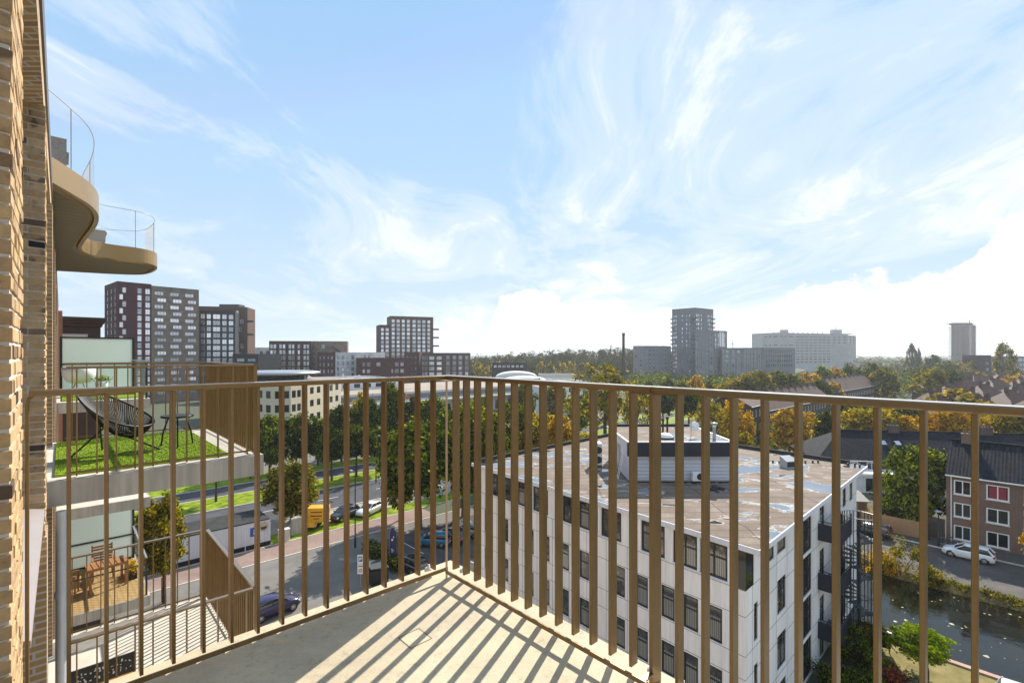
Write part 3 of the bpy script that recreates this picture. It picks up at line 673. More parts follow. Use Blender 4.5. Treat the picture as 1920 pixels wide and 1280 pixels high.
for i in range(n - 1): m.quad(G(*w2[i], zb + .05), G(*w2[i + 1], zb + .05), G(*w3[i + 1], zb - .02), G(*w3[i], zb - .02))
m.build('soffit_lip', M['champagne'], wb)
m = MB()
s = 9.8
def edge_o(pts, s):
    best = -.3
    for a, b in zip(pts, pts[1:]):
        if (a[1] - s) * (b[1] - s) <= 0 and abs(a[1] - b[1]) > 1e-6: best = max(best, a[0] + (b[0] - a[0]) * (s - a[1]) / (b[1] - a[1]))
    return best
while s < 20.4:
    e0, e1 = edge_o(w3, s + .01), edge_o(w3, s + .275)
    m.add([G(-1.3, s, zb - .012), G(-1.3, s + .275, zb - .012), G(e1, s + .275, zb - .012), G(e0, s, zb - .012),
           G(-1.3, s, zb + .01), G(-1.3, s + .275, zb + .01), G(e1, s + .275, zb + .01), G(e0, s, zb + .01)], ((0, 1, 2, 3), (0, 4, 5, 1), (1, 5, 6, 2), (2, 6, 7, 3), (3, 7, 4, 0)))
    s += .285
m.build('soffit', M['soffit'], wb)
m = MB(); m.add([G(*p, zt_ - .12) for p in w2] + [G(-1.3, p[1], zt_ - .12) for p in w2], [(i, i + 1, n + i + 1, n + i) for i in range(n - 1)]); m.build('deck', M['conc_light'], wb)
m = MB()
for i in range(n - 1): m.quad(G(*w2[i], zt_), G(*w2[i + 1], zt_), G(*w2[i + 1], zt_ + 1.02), G(*w2[i], zt_ + 1.02))
for p in m.f: pass
m.sm = [True] * len(m.sm); m.build('glass_balustrade', M['clear'], wb)
m = MB(); m.tube([G(*p, zt_ + 1.025) for p in w2], .007, 5); m.build('glass_rail', M['grey'], wb)
for i in (14, 30, 58, 70):
    if i < n: MB().tube([G(*w2[i], zt_), G(*w2[i], zt_ + 1.02)], .009, 5).build('glass_post', M['grey'], wb)
def wicker_seat(nm, lab, o, s, z, w=.6, h=.95):
    t = thing(nm, lab, 'chair', G(o, s, z), GRID, 'wicker chairs on the curved balcony')
    b = MB(); b.obox((-w / 2, -.05, .38), (w, 0, 0), (0, .06, 0), (0, -.18, h - .38)); b.build('backrest', M['wicker'], t)
    b = MB(); b.box(-w / 2, w / 2, -.05, .55, .34, .42); b.build('seat', M['wicker'], t)
    for x in (-1, 1):
        b = MB(); b.box(x * w / 2 - .03, x * w / 2 + .03, -.04, .5, .56, .62); b.build('armrest', M['wicker'], t)
        for y in (.0, .48): b = MB(); b.box(x * (w / 2 - .04) - .02, x * (w / 2 - .04) + .02, y, y + .04, 0, .338); b.build('leg', M['wicker'], t)
wicker_seat('wicker_chair', 'grey wicker chair on the near lobe of the curved balcony', -.12, 11.3, zt_ - .119, .38, .78)
wicker_seat('wicker_chair', 'grey wicker chair on the far lobe of the curved balcony', .62, 17.9, zt_ - .119, .6, .62)

# the balconies of the neighbours: slab = part of the building, railing = a thing
def u_rail(label, s0, s1, zf, o1=1.9, far=True, group='bronze railings of the neighbouring balconies'):
    t = thing('balcony_railing', label, 'railing', G(o1, s0, zf), 0, group); zt = zf + 1.2
    rail_run(t, None, 'o', s0 + .08, .04, o1 + .03, zt, zf); rail_run(t, None, 's', o1, s0 + .05, s1 - .05, zt, zf)
    balusters(t, 'o', s0 + .08, [o1 - .1 - PITCH * 1.65 * k for k in range(11)], zt, zf, 0)
    balusters(t, 's', o1, [s0 + .15 + PITCH * k for k in range(int((s1 - s0 - .2) / PITCH))], zt, zf, 0)
    if far:
        rail_run(t, None, 'o', s1 - .08, .04, o1 + .03, zt, zf); balusters(t, 'o', s1 - .08, [o1 - .1 - PITCH * 1.65 * k for k in range(11)], zt, zf, 0)
    for a in (s0 + .08, s1 - .08): MB().gbox(o1 - .02, o1 + .02, a - .02, a + .02, zf, zt - .0245).build('corner_post', M['bronze'], t)
    return t
def slab(s0, s1, zf, o1=1.98, th=.27, mat='concrete', top='conc_light', nm='balcony_slab'):
    b = MB(); b.gbox(-.5, o1, s0, s1, zf - th, zf - .004); b.build(nm, M[mat], ab)
    b = MB(); b.gbox(-.5, o1 - .05, s0 + .05, s1 - .05, zf - .004, zf); b.build('balcony_deck', M[top], ab)
slab(7.0, 10.1, FLOOR); slab(7.0, 10.1, FLOOR - STOREY)
u_rail('bronze bar railing round the neighbouring balcony with green turf', 7.0, 10.1, FLOOR)
u_rail('bronze bar railing round the pale balcony one floor below the turf', 7.0, 10.1, FLOOR - STOREY)
tf = MB()
nx, ny = 90, 140
for i in range(1): tf.gbox(-.05, 1.62, 7.2, 9.92, FLOOR + .001, FLOOR + .022)
rg = random.Random(3)
for i in range(5200):
    o, s = rg.uniform(-.04, 1.61), rg.uniform(7.21, 9.91); a = rg.uniform(0, 6.28); h = rg.uniform(.010, .022); w = .005
    p = G(o, s, FLOOR + .02); d = Vector((math.cos(a), math.sin(a), 0)) * w; l = Vector((rg.uniform(-.012, .012), rg.uniform(-.012, .012), h))
    tf.add([p - d, p + d, p + l], ((0, 1, 2),))
tf.build('turf_mat', M['turf'], label='bright green artificial turf mat on the neighbouring balcony floor', cat='turf mat')
# black cord chair (egg shaped hoop, cords to a small ring) and its side table
ch = thing('string_chair', 'black egg shaped cord lounge chair on the green turf', 'chair', G(.52, 8.25, FLOOR + .022), GRID - R(35))
hoop, ring = [], []
for k in range(40):
    a = 2 * math.pi * k / 40; r = 1 + .10 * math.cos(a)
    x = -.40 * math.cos(a) * r + .04; y = .39 * math.sin(a) * (1 - .12 * math.cos(a))
    hoop.append(Vector((x, y, .58 - .62 * x + .18 * x * x)))
    ring.append(Vector((-.10 * math.cos(a) + .10, .10 * math.sin(a), .265 + .03 * math.cos(a))))
MB().tube(hoop, .013, 8, closed=True).build('hoop', M['rope'], ch)
MB().tube(ring, .012, 8, closed=True).build('base_ring', M['rope'], ch)
cd = MB()
for k in range(112):
    f = k / 112 * 40; i = int(f) % 40; g = f - int(f); a = hoop[i].lerp(hoop[(i + 1) % 40], g); b = ring[i].lerp(ring[(i + 1) % 40], g)
    mid = a.lerp(b, .5) + Vector((0, 0, -.07)); q1 = a.lerp(b, .22) + Vector((0, 0, -.045)); q2 = a.lerp(b, .78) + Vector((0, 0, -.045))
    cd.tube([a, q1, mid, q2, b], .0062, 4)
cd.build('cords', M['rope'], ch)
for x, y, hx in ((-.34, -.30, 4), (-.34, .30, 36), (.42, -.24, 14), (.42, .24, 26)):
    MB().tube([hoop[hx].lerp(ring[hx], .5 if x > 0 else .62) + Vector((0, 0, -.06)), Vector((x, y, 0))], .011, 7).build('leg', M['rope'], ch)
tb = thing('side_table', 'round black side table beside the cord chair', 'table', G(1.22, 8.35, FLOOR + .022), GRID)
MB().lathe([(.19, .41), (.2, .415), (.2, .432), (.195, .437)], 28).build('table_top', M['rope'], tb)
for k in range(3):
    a = k * 2.09 + .4; MB().tube([(.12 * math.cos(a), .12 * math.sin(a), .40), (.19 * math.cos(a), .19 * math.sin(a), .2), (.22 * math.cos(a), .22 * math.sin(a), 0)], .011, 6).build('leg', M['rope'], tb)
# farther balcony with tall frosted screens
slab(18.2, 22.3, FLOOR, th=.3); slab(18.2, 22.3, FLOOR - STOREY, th=.3); slab(18.2, 22.3, FLOOR - 2 * STOREY, th=.3, top='terrace_tile')
MB().gbox(0.02, 1.9, 18.6, 21.6, FLOOR + .001, FLOOR + .03).build('turf_mat', M['turf'], label='narrow strip of green turf below the upper frosted screen', cat='turf mat')
def screen(label, s, zf, h, midz):
    t = thing('privacy_screen', label, 'screen', G(.95, s, zf), GRID, 'frosted screens between the balconies')
    b = MB()
    for x0, x1, z0, z1 in ((-.98, -.92, 0, h), (.92, .98, 0, h), (-.92, .92, h - .05, h), (-.92, .92, .0, .05), (-.92, .92, midz, midz + .045)): b.box(x0, x1, -.03, .03, z0, z1)
    b.build('frame', M['black'], t)
    MB().box(-.92, .92, -.008, .008, midz + .045, h - .05).build('upper_pane', M['frosted'], t)
    MB().box(-.92, .92, -.008, .008, .05, midz).build('lower_pane', M['frosted'], t)
screen('upper frosted glass screen in a black frame, level with the turf balcony', 22.0, FLOOR, 1.92, .98)
screen('lower frosted glass screen behind the wooden terrace chairs', 22.0, FLOOR - 2 * STOREY, 2.05, .82)
def glass_rail(label, zf, s0=18.25, s1=22.0):
    t = thing('glass_balustrade', label, 'balustrade', G(1.9, s0, zf), 0, 'glass balustrades of the far balconies')
    MB().gbox(1.89, 1.902, s0 + .05, s1 - .05, zf + .05, zf + 1.1).build('side_pane', M['clear'], t)
    MB().gbox(.06, 1.85, s0 + .04, s0 + .052, zf + .05, zf + .92).build('front_pane', M['clear'], t)
    MB().gbox(1.87, 1.92, s0 + .04, s1, zf + 1.1, zf + 1.14).build('side_rail', M['grey'], t)
    MB().gbox(.02, 1.87, s0 + .03, s0 + .06, zf + .92, zf + .95).build('front_rail', M['black'], t)
    for s in (s0 + .03, s1 - .05): MB().gbox(1.87, 1.92, s, s + .05, zf, zf + 1.1).build('post', M['black'], t)
glass_rail('glass balustrade round the ochre tiled terrace two floors down', FLOOR - 2 * STOREY)
glass_rail('glass balustrade under the upper frosted screen', FLOOR)
def wood_chair(lab, o, s, z, rot):
    t = thing('wooden_chair', lab, 'chair', G(o, s, z), GRID + rot, 'slatted wooden terrace furniture')
    b = MB()
    for k in range(6): b.obox((-.26, .24 + .015 * k, .46 + .085 * k), (.52, 0, 0), (0, .02, 0), (0, .01, .055))
    b.build('backrest', M['wood'], t)
    b = MB()
    for k in range(6): b.box(-.26, .26, -.26 + .085 * k, -.26 + .085 * k + .06, .42, .445)
    b.build('seat', M['wood'], t)
    for x in (-.27, .23):
        MB().box(x, x + .04, -.25, -.21, 0, .62).build('leg', M['wood'], t)
        MB().obox((x, .22, 0), (.04, 0, 0), (0, .04, 0), (0, .09, .98)).build('leg', M['wood'], t)
        MB().box(x - .005, x + .045, -.27, .24, .621, .645).build('armrest', M['wood'], t)
zt2 = FLOOR - 2 * STOREY
wood_chair('slatted teak chair behind the small terrace table', 1.0, 20.75, zt2, 0)
wood_chair('folded teak chair by the downpipe on the tiled terrace', .12, 19.8, zt2, R(80))
tb = thing('wooden_table', 'slatted teak table in front of the terrace chair', 'table', G(1.05, 19.85, zt2), GRID + R(6))
b = MB()
for k in range(7): b.box(-.5 + .145 * k, -.5 + .145 * k + .12, -.33, .33, .71, .735)
b.build('table_top', M['wood'], tb)
MB().box(-.46, .46, -.3, .3, .64, .7095).build('apron', M['wood'], tb)
for x in (-.46, .4):
    for y in (-.31, .25): MB().box(x, x + .06, y, y + .06, 0, .6395).build('leg', M['wood'], tb)
bx = thing('planter_box', 'dark planter with flowers at the terrace glass edge', 'planter', G(1.72, 20.2, zt2 + .001), GRID)
MB().box(-.1, .1, -.35, .35, 0, .22).build('box', M['black'], bx)
# poster on the lower balcony
po = thing('poster_board', 'yellow and black poster board leaning inside the lower balcony railing', 'poster', G(.36, 7.28, FLOOR - STOREY), GRID)
MB().obox((-.29, 0, 0), (.58, 0, 0), (0, .02, 0), (0, -.06, .80)).build('board', M['black'], po)
MB().obox((-.26, -.003, .02), (.52, 0, 0), (0, .0025, 0), (0, -.042, .55)).build('picture', M['yellow'], po)
b = MB(); rg = random.Random(5)
for row in range(2):
    for k in range(13):
        xx = -.25 + .039 * k; zz = .62 + .075 * row; 
        for q_ in range(rg.choice((1, 2, 2, 3))): b.obox((xx + rg.uniform(0, .016), -.0032 - .06 * (zz + .05) / .8, zz + rg.uniform(0, .045)), (rg.uniform(.005, .018), 0, 0), (0, .002, 0), (rg.uniform(-.008, .008), -.002, rg.uniform(.006, .03)))
b.build('lettering', M['white'], po)
b = MB(); b.prism([(-.05, 0), (.05, 0), (.08, .12), (.03, .22), (-.03, .24), (-.08, .13)], 0, .003)
pl = thing('flower_pot', 'white pot with a small green plant before the upper frosted screen', 'plant pot', G(.95, 20.3, FLOOR + .03), OWN)
MB().lathe([(.10, 0), (.16, .3), (.17, .42), (.13, .42)], 14).build('pot', M['white'], pl)
lc = thing('lounge_chair', 'pale shell lounge chair before the upper frosted screen', 'chair', G(.42, 20.6, FLOOR + .03), GRID)
MB().lathe([(.06, .38), (.28, .42), (.4, .62), (.42, .86), (.40, .865), (.37, .64), (.2, .45)], 20).build('shell', M['white'], lc)
for k in range(4):
    a = k * 1.571 + .78; MB().tube([(.12 * math.cos(a), .12 * math.sin(a), .41), (.28 * math.cos(a), .28 * math.sin(a), 0)], .014, 6).build('leg', M['grey'], lc)
# ------------------------------------------------------------------ walls with real window openings
def window_mesh(w, h, cols, rows, fm, gm, fw=.07, dep=.05, tr=.6):
    key = ('win', round(w, 2), round(h, 2), cols, rows, fm, gm, fw)
    if key not in CACHE:
        b = MB(); y0, y1 = -dep, 0
        b.box(-w / 2, -w / 2 + fw, y0, y1, 0, h); b.box(w / 2 - fw, w / 2, y0, y1, 0, h)
        b.box(-w / 2 + fw, w / 2 - fw, y0, y1, 0, fw); b.box(-w / 2 + fw, w / 2 - fw, y0, y1, h - fw, h)
        for i in range(1, cols): x = -w / 2 + w * i / cols; b.box(x - fw * .4, x + fw * .4, y0 + .01, y1, fw, h - fw)
        if rows > 1: z = h * tr; b.box(-w / 2 + fw, w / 2 - fw, y0 + .015, y1, z - fw * .4, z + fw * .4)
        b.quad((-w / 2, -.012, 0), (w / 2, -.012, 0), (w / 2, -.012, h), (-w / 2, -.012, h), 1)
        CACHE[key] = b.mesh('window', [M[fm], M[gm]])
    return CACHE[key]
def edge_t(p, q, px):
    e = (q - p); L = math.hypot(e.x, e.y); e = e / L; r = (px - 960) / 910
    return (r * p.y - p.x) / (e.x - r * e.y)
def facade(mb, parent, p, q, z0, z1, wins, dep=.12, m=0):
    """wins: (centre along the wall, bottom z, w, h, cols, rows, frame, glass)"""
    p = Vector((p[0], p[1], 0)); q = Vector((q[0], q[1], 0)); L = (q - p).length; e = (q - p) / L; nrm = Vector((e.y, -e.x, 0))
    wins = [w for w in wins if w[0] - w[2] / 2 > .02 and w[0] + w[2] / 2 < L - .02 and w[1] > z0 + .02 and w[1] + w[3] < z1 - .02]
    ts = sorted({0, L} | {round(w[0] - w[2] / 2, 4) for w in wins} | {round(w[0] + w[2] / 2, 4) for w in wins})
    zs = sorted({z0, z1} | {round(w[1], 4) for w in wins} | {round(w[1] + w[3], 4) for w in wins})
    hole = np.zeros((len(ts), len(zs)), bool); ta, za = np.array(ts), np.array(zs)
    for w in wins:
        i = (ta[:-1] >= w[0] - w[2] / 2 - .001) & (ta[1:] <= w[0] + w[2] / 2 + .001); j = (za[:-1] >= w[1] - .001) & (za[1:] <= w[1] + w[3] + .001)
        hole[np.ix_(np.where(i)[0], np.where(j)[0])] = True
    pt = lambda t, z, d=0: p + e * t - nrm * d + Vector((0, 0, z))
    for i in range(len(ts) - 1):
        j = 0
        while j < len(zs) - 1:
            if hole[i, j]: j += 1; continue
            k = j
            while k < len(zs) - 1 and not hole[i, k]: k += 1
            mb.quad(pt(ts[i], zs[j]), pt(ts[i + 1], zs[j]), pt(ts[i + 1], zs[k]), pt(ts[i], zs[k]), m); j = k
    o0 = origin(parent); rot = math.atan2(e.y, e.x)
    count = 0; extra = MB()
    for w in wins:
        t0, t1, za_, zb_ = w[0] - w[2] / 2, w[0] + w[2] / 2, w[1], w[1] + w[3]
        for a, b in (((t0, za_), (t1, za_)), ((t1, za_), (t1, zb_)), ((t1, zb_), (t0, zb_)), ((t0, zb_), (t0, za_))):
            mb.quad(pt(*a), pt(*a, dep), pt(*b, dep), pt(*b), m)
        obj('window', window_mesh(*w[2:8], *w[8:]), parent, pt(w[0], za_, dep) - o0, rot)
def grid(ts, zs, w, h, cols, rows, fm, gm, keep=lambda i, j: True, shift=0.0, fw=.07):
    return [(t + (shift if j % 2 else 0), z, w, h, cols, rows, fm, gm, fw) for i, t in enumerate(ts) for j, z in enumerate(zs) if keep(i, j)]
def block(name, label, pts, z1, wallmat, wins, cat='building', roofmat='roof_tan', parapet=.5, dep=.12, cap=None):
    """pts: the corners towards the camera from left to right; the hidden corner closes the block"""
    P = [Vector((p[0], p[1], 0)) for p in pts]
    if len(P) == 3: P.append(P[0] + P[2] - P[1])
    elif len(P) == 2:
        e = (P[1] - P[0]); nb = Vector((-e.y, e.x, 0)).normalized() * 16; P += [P[1] + nb, P[0] + nb]
    c = sum(P, Vector()) / len(P); t = thing(name, label, cat, (c.x, c.y, 0)); mb = MB(); n = len(P)
    for i in range(n): facade(mb, t, P[i], P[(i + 1) % n], 0, z1, wins.get(i, []), dep)
    mb.build('wall', M[wallmat], t)
    rb = MB(); ins = [p + (c - p).normalized() * .6 for p in P]
    rb.add([(p.x, p.y, z1) for p in P] + [(p.x, p.y, z1) for p in ins] + [(p.x, p.y, z1 - parapet) for p in ins],
           [(i, (i + 1) % n, n + (i + 1) % n, n + i) for i in range(n)] + [(n + i, n + (i + 1) % n, 2 * n + (i + 1) % n, 2 * n + i) for i in range(n)])
    rb.add([(p.x, p.y, z1 - parapet) for p in ins], [tuple(range(n))], 1)
    rb.build('roof', [M[cap or wallmat], M[roofmat]], t)
    return t, P

# ------------------------------------------------------------------ the white office building below
N1, N2, N3, N4 = Vector((-3.52, 42.14, 0)), Vector((11.91, 23.31, 0)), Vector((30.0, 40.93, 0)), Vector((14.57, 59.76, 0))
X1, X2, X3, X4 = Vector((-3.317, 42.127, 0)), Vector((11.542, 23.993, 0)), Vector((29.31, 41.30, 0)), Vector((14.6, 59.3, 0))
ob = thing('office_building', 'white panelled office block with a puddled flat roof, seen through the railing', 'building', (13, 41, 0))
LL, LR = (X1 - X2).length, (X3 - X2).length; ZR = 11.6
mb = MB(); wl_ = []
top = [(.92, 1.55), (2.62, 1.6), (4.35, 1.6), (6.0, 1.3), (7.55 + .85, 1.65), (10.2, 1.6), (11.95, 1.5), (14.95, 1.6), (16.75, 1.6), (18.5, 1.6), (21.2, 1.6)]
top = [(1.66, 1.5), (3.3, 1.45), (4.1 + 1.25, 1.6), (8.4, 1.6), (10.28, 1.62), (11.95, 1.42), (14.93, 1.62), (16.75, 1.6), (18.5, 1.6), (20.25, 1.5)]
for t, w in top: wl_.append((LL - t, 9.42, w, 1.8, 2, 2, 'black', 'glass_office', .11))
for t in (1.62, 2.95, 4.35, 6.1, 7.75, 10.65, 12.5, 14.4, 16.1, 17.8, 19.1, 21.4):
    for z in (6.1, 2.95, .35 + .2): wl_.append((LL - t, z, .86, 1.82 if z > 1 else 1.5, 1, 2, 'black', 'glass_office', .1))
facade(mb, ob, X1, X2, 0, 11.3, wl_, .1)
wr = []
for t, w in ((3.66, 1.05), (5.45, 1.5)): wr.append((t, 9.72, w, .95, 1, 1, 'black', 'glass_office', .1))
for t, w in ((1.42, .55), (5.45, 1.5)):
    for z in (6.3, 3.15, .4): wr.append((t, z, w, 1.95, 1 if w < 1 else 2, 2, 'black', 'glass_office', .1))
for z in (.15, 2.85, 5.55, 8.25): wr.append((10.3, z, 2.3, 2.5, 2, 2, 'black', 'glass_dark', .12))
for z in (.1, 1.75 + .3, 5.0 + .3, 8.45 + .1): wr.append((14.0, z, 1.2, 2.2, 1, 2, 'black', 'glass_office', .1))
for t in (17.6, 20.5, 22.8):
    for z in (.4, 3.2, 6.1, 9.0): wr.append((t, z, 1.1, 1.8, 1, 2, 'black', 'glass_office', .1))
facade(mb, ob, X2, X3, 0, 11.3, wr, .1)
facade(mb, ob, X3, X4, 0, 11.3, []); facade(mb, ob, X4, X1, 0, 11.3, [])
mb.build('wall', M['panel'], ob)
eL = (X1 - X2) / LL; eR = (X3 - X2) / LR; nL = Vector((-eL.y, eL.x, 0)); nL = -nL if nL.dot(Vector((-1, -1, 0))) < 0 else nL
nR = Vector((eR.y, -eR.x, 0))
cw = MB(); cw.obox(X2 + nL * .02 + nR * .02 + Vector((0, 0, 9.32)), eL * .52, eR * .95, (0, 0, 1.95)); cw.build('corner_window', M['glass_dark'], ob)
cw = MB(); cw.obox(X2 + eL * .5 + nL * .03 + Vector((0, 0, 9.3)), eL * .06, -nL * .1, (0, 0, 1.98)); cw.obox(X2 + eR * .93 + nR * .035 + Vector((0, 0, 9.3)), eR * .06, -nR * .1, (0, 0, 1.98)); cw.build('corner_frame', M['black'], ob)
js = MB()
for z in (9.28, 7.98, 6.02, 4.86, 2.88, 1.9): js.obox(X2 + nL * .004 + Vector((0, 0, z)), eL * LL, -nL * .02, (0, 0, .022)); js.obox(X2 + nR * .004 + Vector((0, 0, z - .0)), eR * 9.0, -nR * .02, (0, 0, .022)); js.obox(X2 + eR * 11.6 + nR * .004 + Vector((0, 0, z)), eR * (LR - 11.7), -nR * .02, (0, 0, .022))
for k in range(15): js.obox(X2 + eL * (.62 + 1.63 * k) + nL * .005 + Vector((0, 0, 0)), eL * .02, -nL * .02, (0, 0, 9.3))
for t in (.9, 2.4, 4.5, 6.4, 8.9, 11.75, 13.2, 16.5, 19): js.obox(X2 + eR * t + nR * .005, eR * .02, -nR * .02, (0, 0, 11.2))
js.build('panel_joints', M['darkgrey'], ob)
for t, w in top:
    sb = MB(); sb.obox(X2 + eL * (t - w / 2 - .05) + nL * .002 + Vector((0, 0, 9.345)), eL * (w + .1), nL * .07, (0, 0, .05)); sb.build('window_sill', M['white'], ob)
ms = MB()
for a, b in zip(top, top[1:]):
    m_ = (a[0] + a[1] / 2 + b[0] - b[1] / 2) / 2
    if b[0] - a[0] < 2.2: ms.obox(X2 + eL * (m_ - .045) + nL * .003 + Vector((0, 0, 9.4)), eL * .09, nL * .06, (0, 0, 1.85))
ms.build('mullions', M['white'], ob)
rf = MB(); poly = [N1, N2, N3, N4]
rf.prism([(p.x, p.y) for p in poly], 11.3, ZR - .02); rf.build('roof_edge', M['white_wall'], ob)
rt = MB(); cen = sum(poly, Vector()) / 4; ins = [p + (cen - p).normalized() * .12 for p in poly]
rt.add([(p.x, p.y, ZR) for p in ins] + [(p.x, p.y, ZR - .02) for p in ins], ((0, 1, 2, 3), (0, 4, 5, 1), (1, 5, 6, 2), (2, 6, 7, 3), (3, 7, 4, 0))); rt.build('roof_felt', M['roof_wet'], ob)
up = MB()
for a, b in ((N4, N3), (N1, N4)):
    d = (b - a).normalized(); inn = (cen - a); inn = (inn - d * inn.dot(d)).normalized()
    up.obox(a + inn * .3 + Vector((0, 0, ZR - .01)), d * ((b - a).length - (1.2 if b == N3 else .4)), inn * .25, (0, 0, .32))
up.build('roof_upstand', M['tar'], ob)
# roof-top plant room
def rbx(x0, x1, y0, y1, z0, z1, par, name, mat): return MB().box(x0, x1, y0, y1, z0, z1).build(name, mat if not isinstance(mat, str) else M[mat], par)
pr = thing('plant_room', 'white and navy plant room on the office roof', 'plant room', (12.3, 39.4, ZR))
clad = plain('white corrugated cladding', (.50, .52, .57), .5, .1, .04, 1)
t_ = NT(clad.node_tree); wv = t_.n('ShaderNodeTexWave', wave_type='BANDS', bands_direction='Z', i_Scale=1.2); tc_ = t_.n('ShaderNodeTexCoord'); t_.l(tc_.outputs['Object'], wv.inputs['Vector'])
bp_ = t_.n('ShaderNodeBump', i_Strength=.6, i_Distance=.03); t_.l(wv.outputs[0], bp_.inputs['Height']); t_.l(bp_.outputs[0], clad.node_tree.nodes['Principled BSDF'].inputs['Normal'])
rbx(8.6, 16.25, 35.6, 43.2, ZR + .12, ZR + 1.72, pr, 'lower_wall', clad); rbx(8.75, 16.1, 35.75, 43.05, ZR, ZR + .12, pr, 'plinth', 'black')
rbx(8.62, 16.0, 35.72, 43.1, ZR + 1.72, ZR + 2.98, pr, 'upper_wall', 'white_wall')
rbx(8.45, 16.15, 35.35, 35.7, ZR + 1.95, ZR + 2.98, pr, 'front_fascia', 'navy')
fr = MB(); zz = ZR + 2.98
for a in ((8.4, 16.2, 35.3, 35.42), (8.4, 8.52, 35.42, 43.1), (16.08, 16.2, 35.42, 43.1)): fr.box(*a, zz + .002, zz + .07)
fr.build('roof_trim', M['white'], pr)
rbx(8.52, 16.08, 43.0, 43.25, zz + .002, zz + .22, pr, 'rear_upstand', 'tar'); rbx(8.52, 16.08, 35.42, 43.0, zz + .002, zz + .03, pr, 'roof', 'roof_wet')
rbx(8.56, 8.6, 38.6, 39.6, ZR + .12, ZR + 2.2, pr, 'door', 'grey')
rbx(8.6, 16.25, 35.585, 35.6, ZR + .1, ZR + .2, pr, 'base_flashing', 'grey'); rbx(12.3, 12.32, 35.588, 35.6, ZR + .2, ZR + 1.7, pr, 'cladding_joint', 'darkgrey')
def pipe(lab, x, y, z, h, r, name='flue_pipe', cat='pipe', cone=False, mat='black', group=None):
    t = thing(name, lab, cat, (x, y, z), OWN, group)
    MB().lathe([(r, 0), (r, h)], 12).build('shaft', M[mat], t)
    MB().lathe([(r * 1.5, h * .92), (r * 1.7, h * .98), (r * 1.7, h + .05), (r * .6, h + .12)] if not cone else [(r * 1.1, h + .06), (r * 2.2, h + .2), (r * 2.2, h + .27), (r * .3, h + .3)], 12).build('cowl', M['black' if not cone else 'grey'], t)
pipe('left one of the two black flues on the plant room roof', 12.44, 40.0, zz + .03, 1.0, .08, group='paired flues on the plant room')
pipe('right one of the two black flues on the plant room roof', 12.80, 40.0, zz + .03, 1.15, .08, group='paired flues on the plant room')
pipe('grey capped ventilation stack at the right edge of the plant room roof', 15.25, 36.6, zz + .03, .95, .12, 'roof_vent', 'vent', True, 'grey')
sk = thing('skylight_dome', 'white domed skylight in front of the black flues', 'skylight', (11.65, 36.9, zz + .03), OWN)
MB().lathe([(.62, 0), (.62, .12)], 20).build('curb', M['tar'], sk); MB().lathe([(.58, .12), (.52, .24), (.35, .36), (.12, .42), (.01, .43)], 20).build('dome', M['white'], sk)
ds = thing('satellite_dish', 'small white satellite dish on a mast at the plant room edge', 'satellite dish', (13.72, 37.2, zz + .03), OWN)
MB().tube([(0, 0, 0), (0, 0, 1.55)], .025, 8).build('mast', M['grey'], ds)
d = MB(); d.lathe([(.02, 0), (.2, .03), (.36, .10), (.37, .115), (.2, .05), (.02, .02)], 20, (.28, -.05, .85), 0, 'y'); d.build('dish', M['white'], ds)
MB().tube([(.28, -.05, .85), (.0, 0, .85)], .015, 6).build('arm', M['grey'], ds)
ac = thing('air_conditioner', 'tall white cooling unit left of the plant room', 'cooling unit', (7.22, 41.1, ZR), OWN)
MB().box(-.3, .3, -.6, .6, .15, 1.95).build('casing', M['white'], ac)
for z in (.6, 1.4): d = MB(); d.lathe([(.3, 0), (.3, .012), (.05, .02)], 18, (.0, -.6 - .021, z), 0, 'y'); d.build('fan_grille', M['darkgrey'], ac)
for y in (-.5, .4): MB().box(-.32, .32, y, y + .1, 0, .15).build('foot', M['darkgrey'], ac)
ac = thing('air_conditioner', 'small white fan unit on the front of the plant room', 'cooling unit', (13.5, 35.25, ZR + .25), OWN)
MB().box(-.42, .42, -.18, .16, .0, .62).build('casing', M['white'], ac); d = MB(); d.lathe([(.24, 0), (.24, .01), (.04, .02)], 18, (.1, -.201, .31), 0, 'y'); d.build('fan_grille', M['black'], ac)
for x in (-.3, .2): MB().box(x, x + .08, -.15, .3, -.06, 0).build('bracket', M['grey'], ac)
ld = thing('ladder', 'white ladder leaning on the left side of the plant room', 'ladder', (8.0, 36.6, ZR), OWN)
for y in (0, .42): MB().tube([(0, y, 0), (.5, y, 2.3)], .025, 6).build('rail', M['white'], ld)
for k in range(8): MB().tube([(.5 * (k + .7) / 8.4, 0, 2.3 * (k + .7) / 8.4), (.5 * (k + .7) / 8.4, .42, 2.3 * (k + .7) / 8.4)], .014, 5).build('rung', M['white'], ld)
sh = thing('roof_hatch', 'dark tilted roof hatch on the right half of the office roof', 'roof hatch', W(1478, 40.5, ZR), R(12))
MB().add([(-.5, -.4, 0), (.5, -.4, 0), (.5, .4, 0), (-.5, .4, 0), (-.5, -.4, .55), (.5, -.4, .55), (.5, .4, .9), (-.5, .4, .9)], ((0, 1, 5, 4), (1, 2, 6, 5), (2, 3, 7, 6), (3, 0, 4, 7), (4, 5, 6, 7))).build('box', M['grey'], sh)
MB().obox((-.44, -.415, .08), (.88, 0, 0), (0, .012, 0), (0, 0, .42)).build('pane', M['black'], sh)
for i, (x, dd) in enumerate(((1449, 42.3), (1461, 42.1), (1510, 42.2), (1524, 42.3), (1534, 42.3), (1572, 41.6), (1590, 41.3), (1603, 41.2), (1612, 40.9))):
    p = W(x, dd - .25, ZR); d = MB(); d.lathe([(.07, 0), (.07, .14), (.1, .15), (.1, .2), (.02, .22)], 10, p)
    d.build('roof_vent', M['black'], label='small black vent cap in the row along the far right roof edge', cat='vent', group='black vent caps along the roof edge')
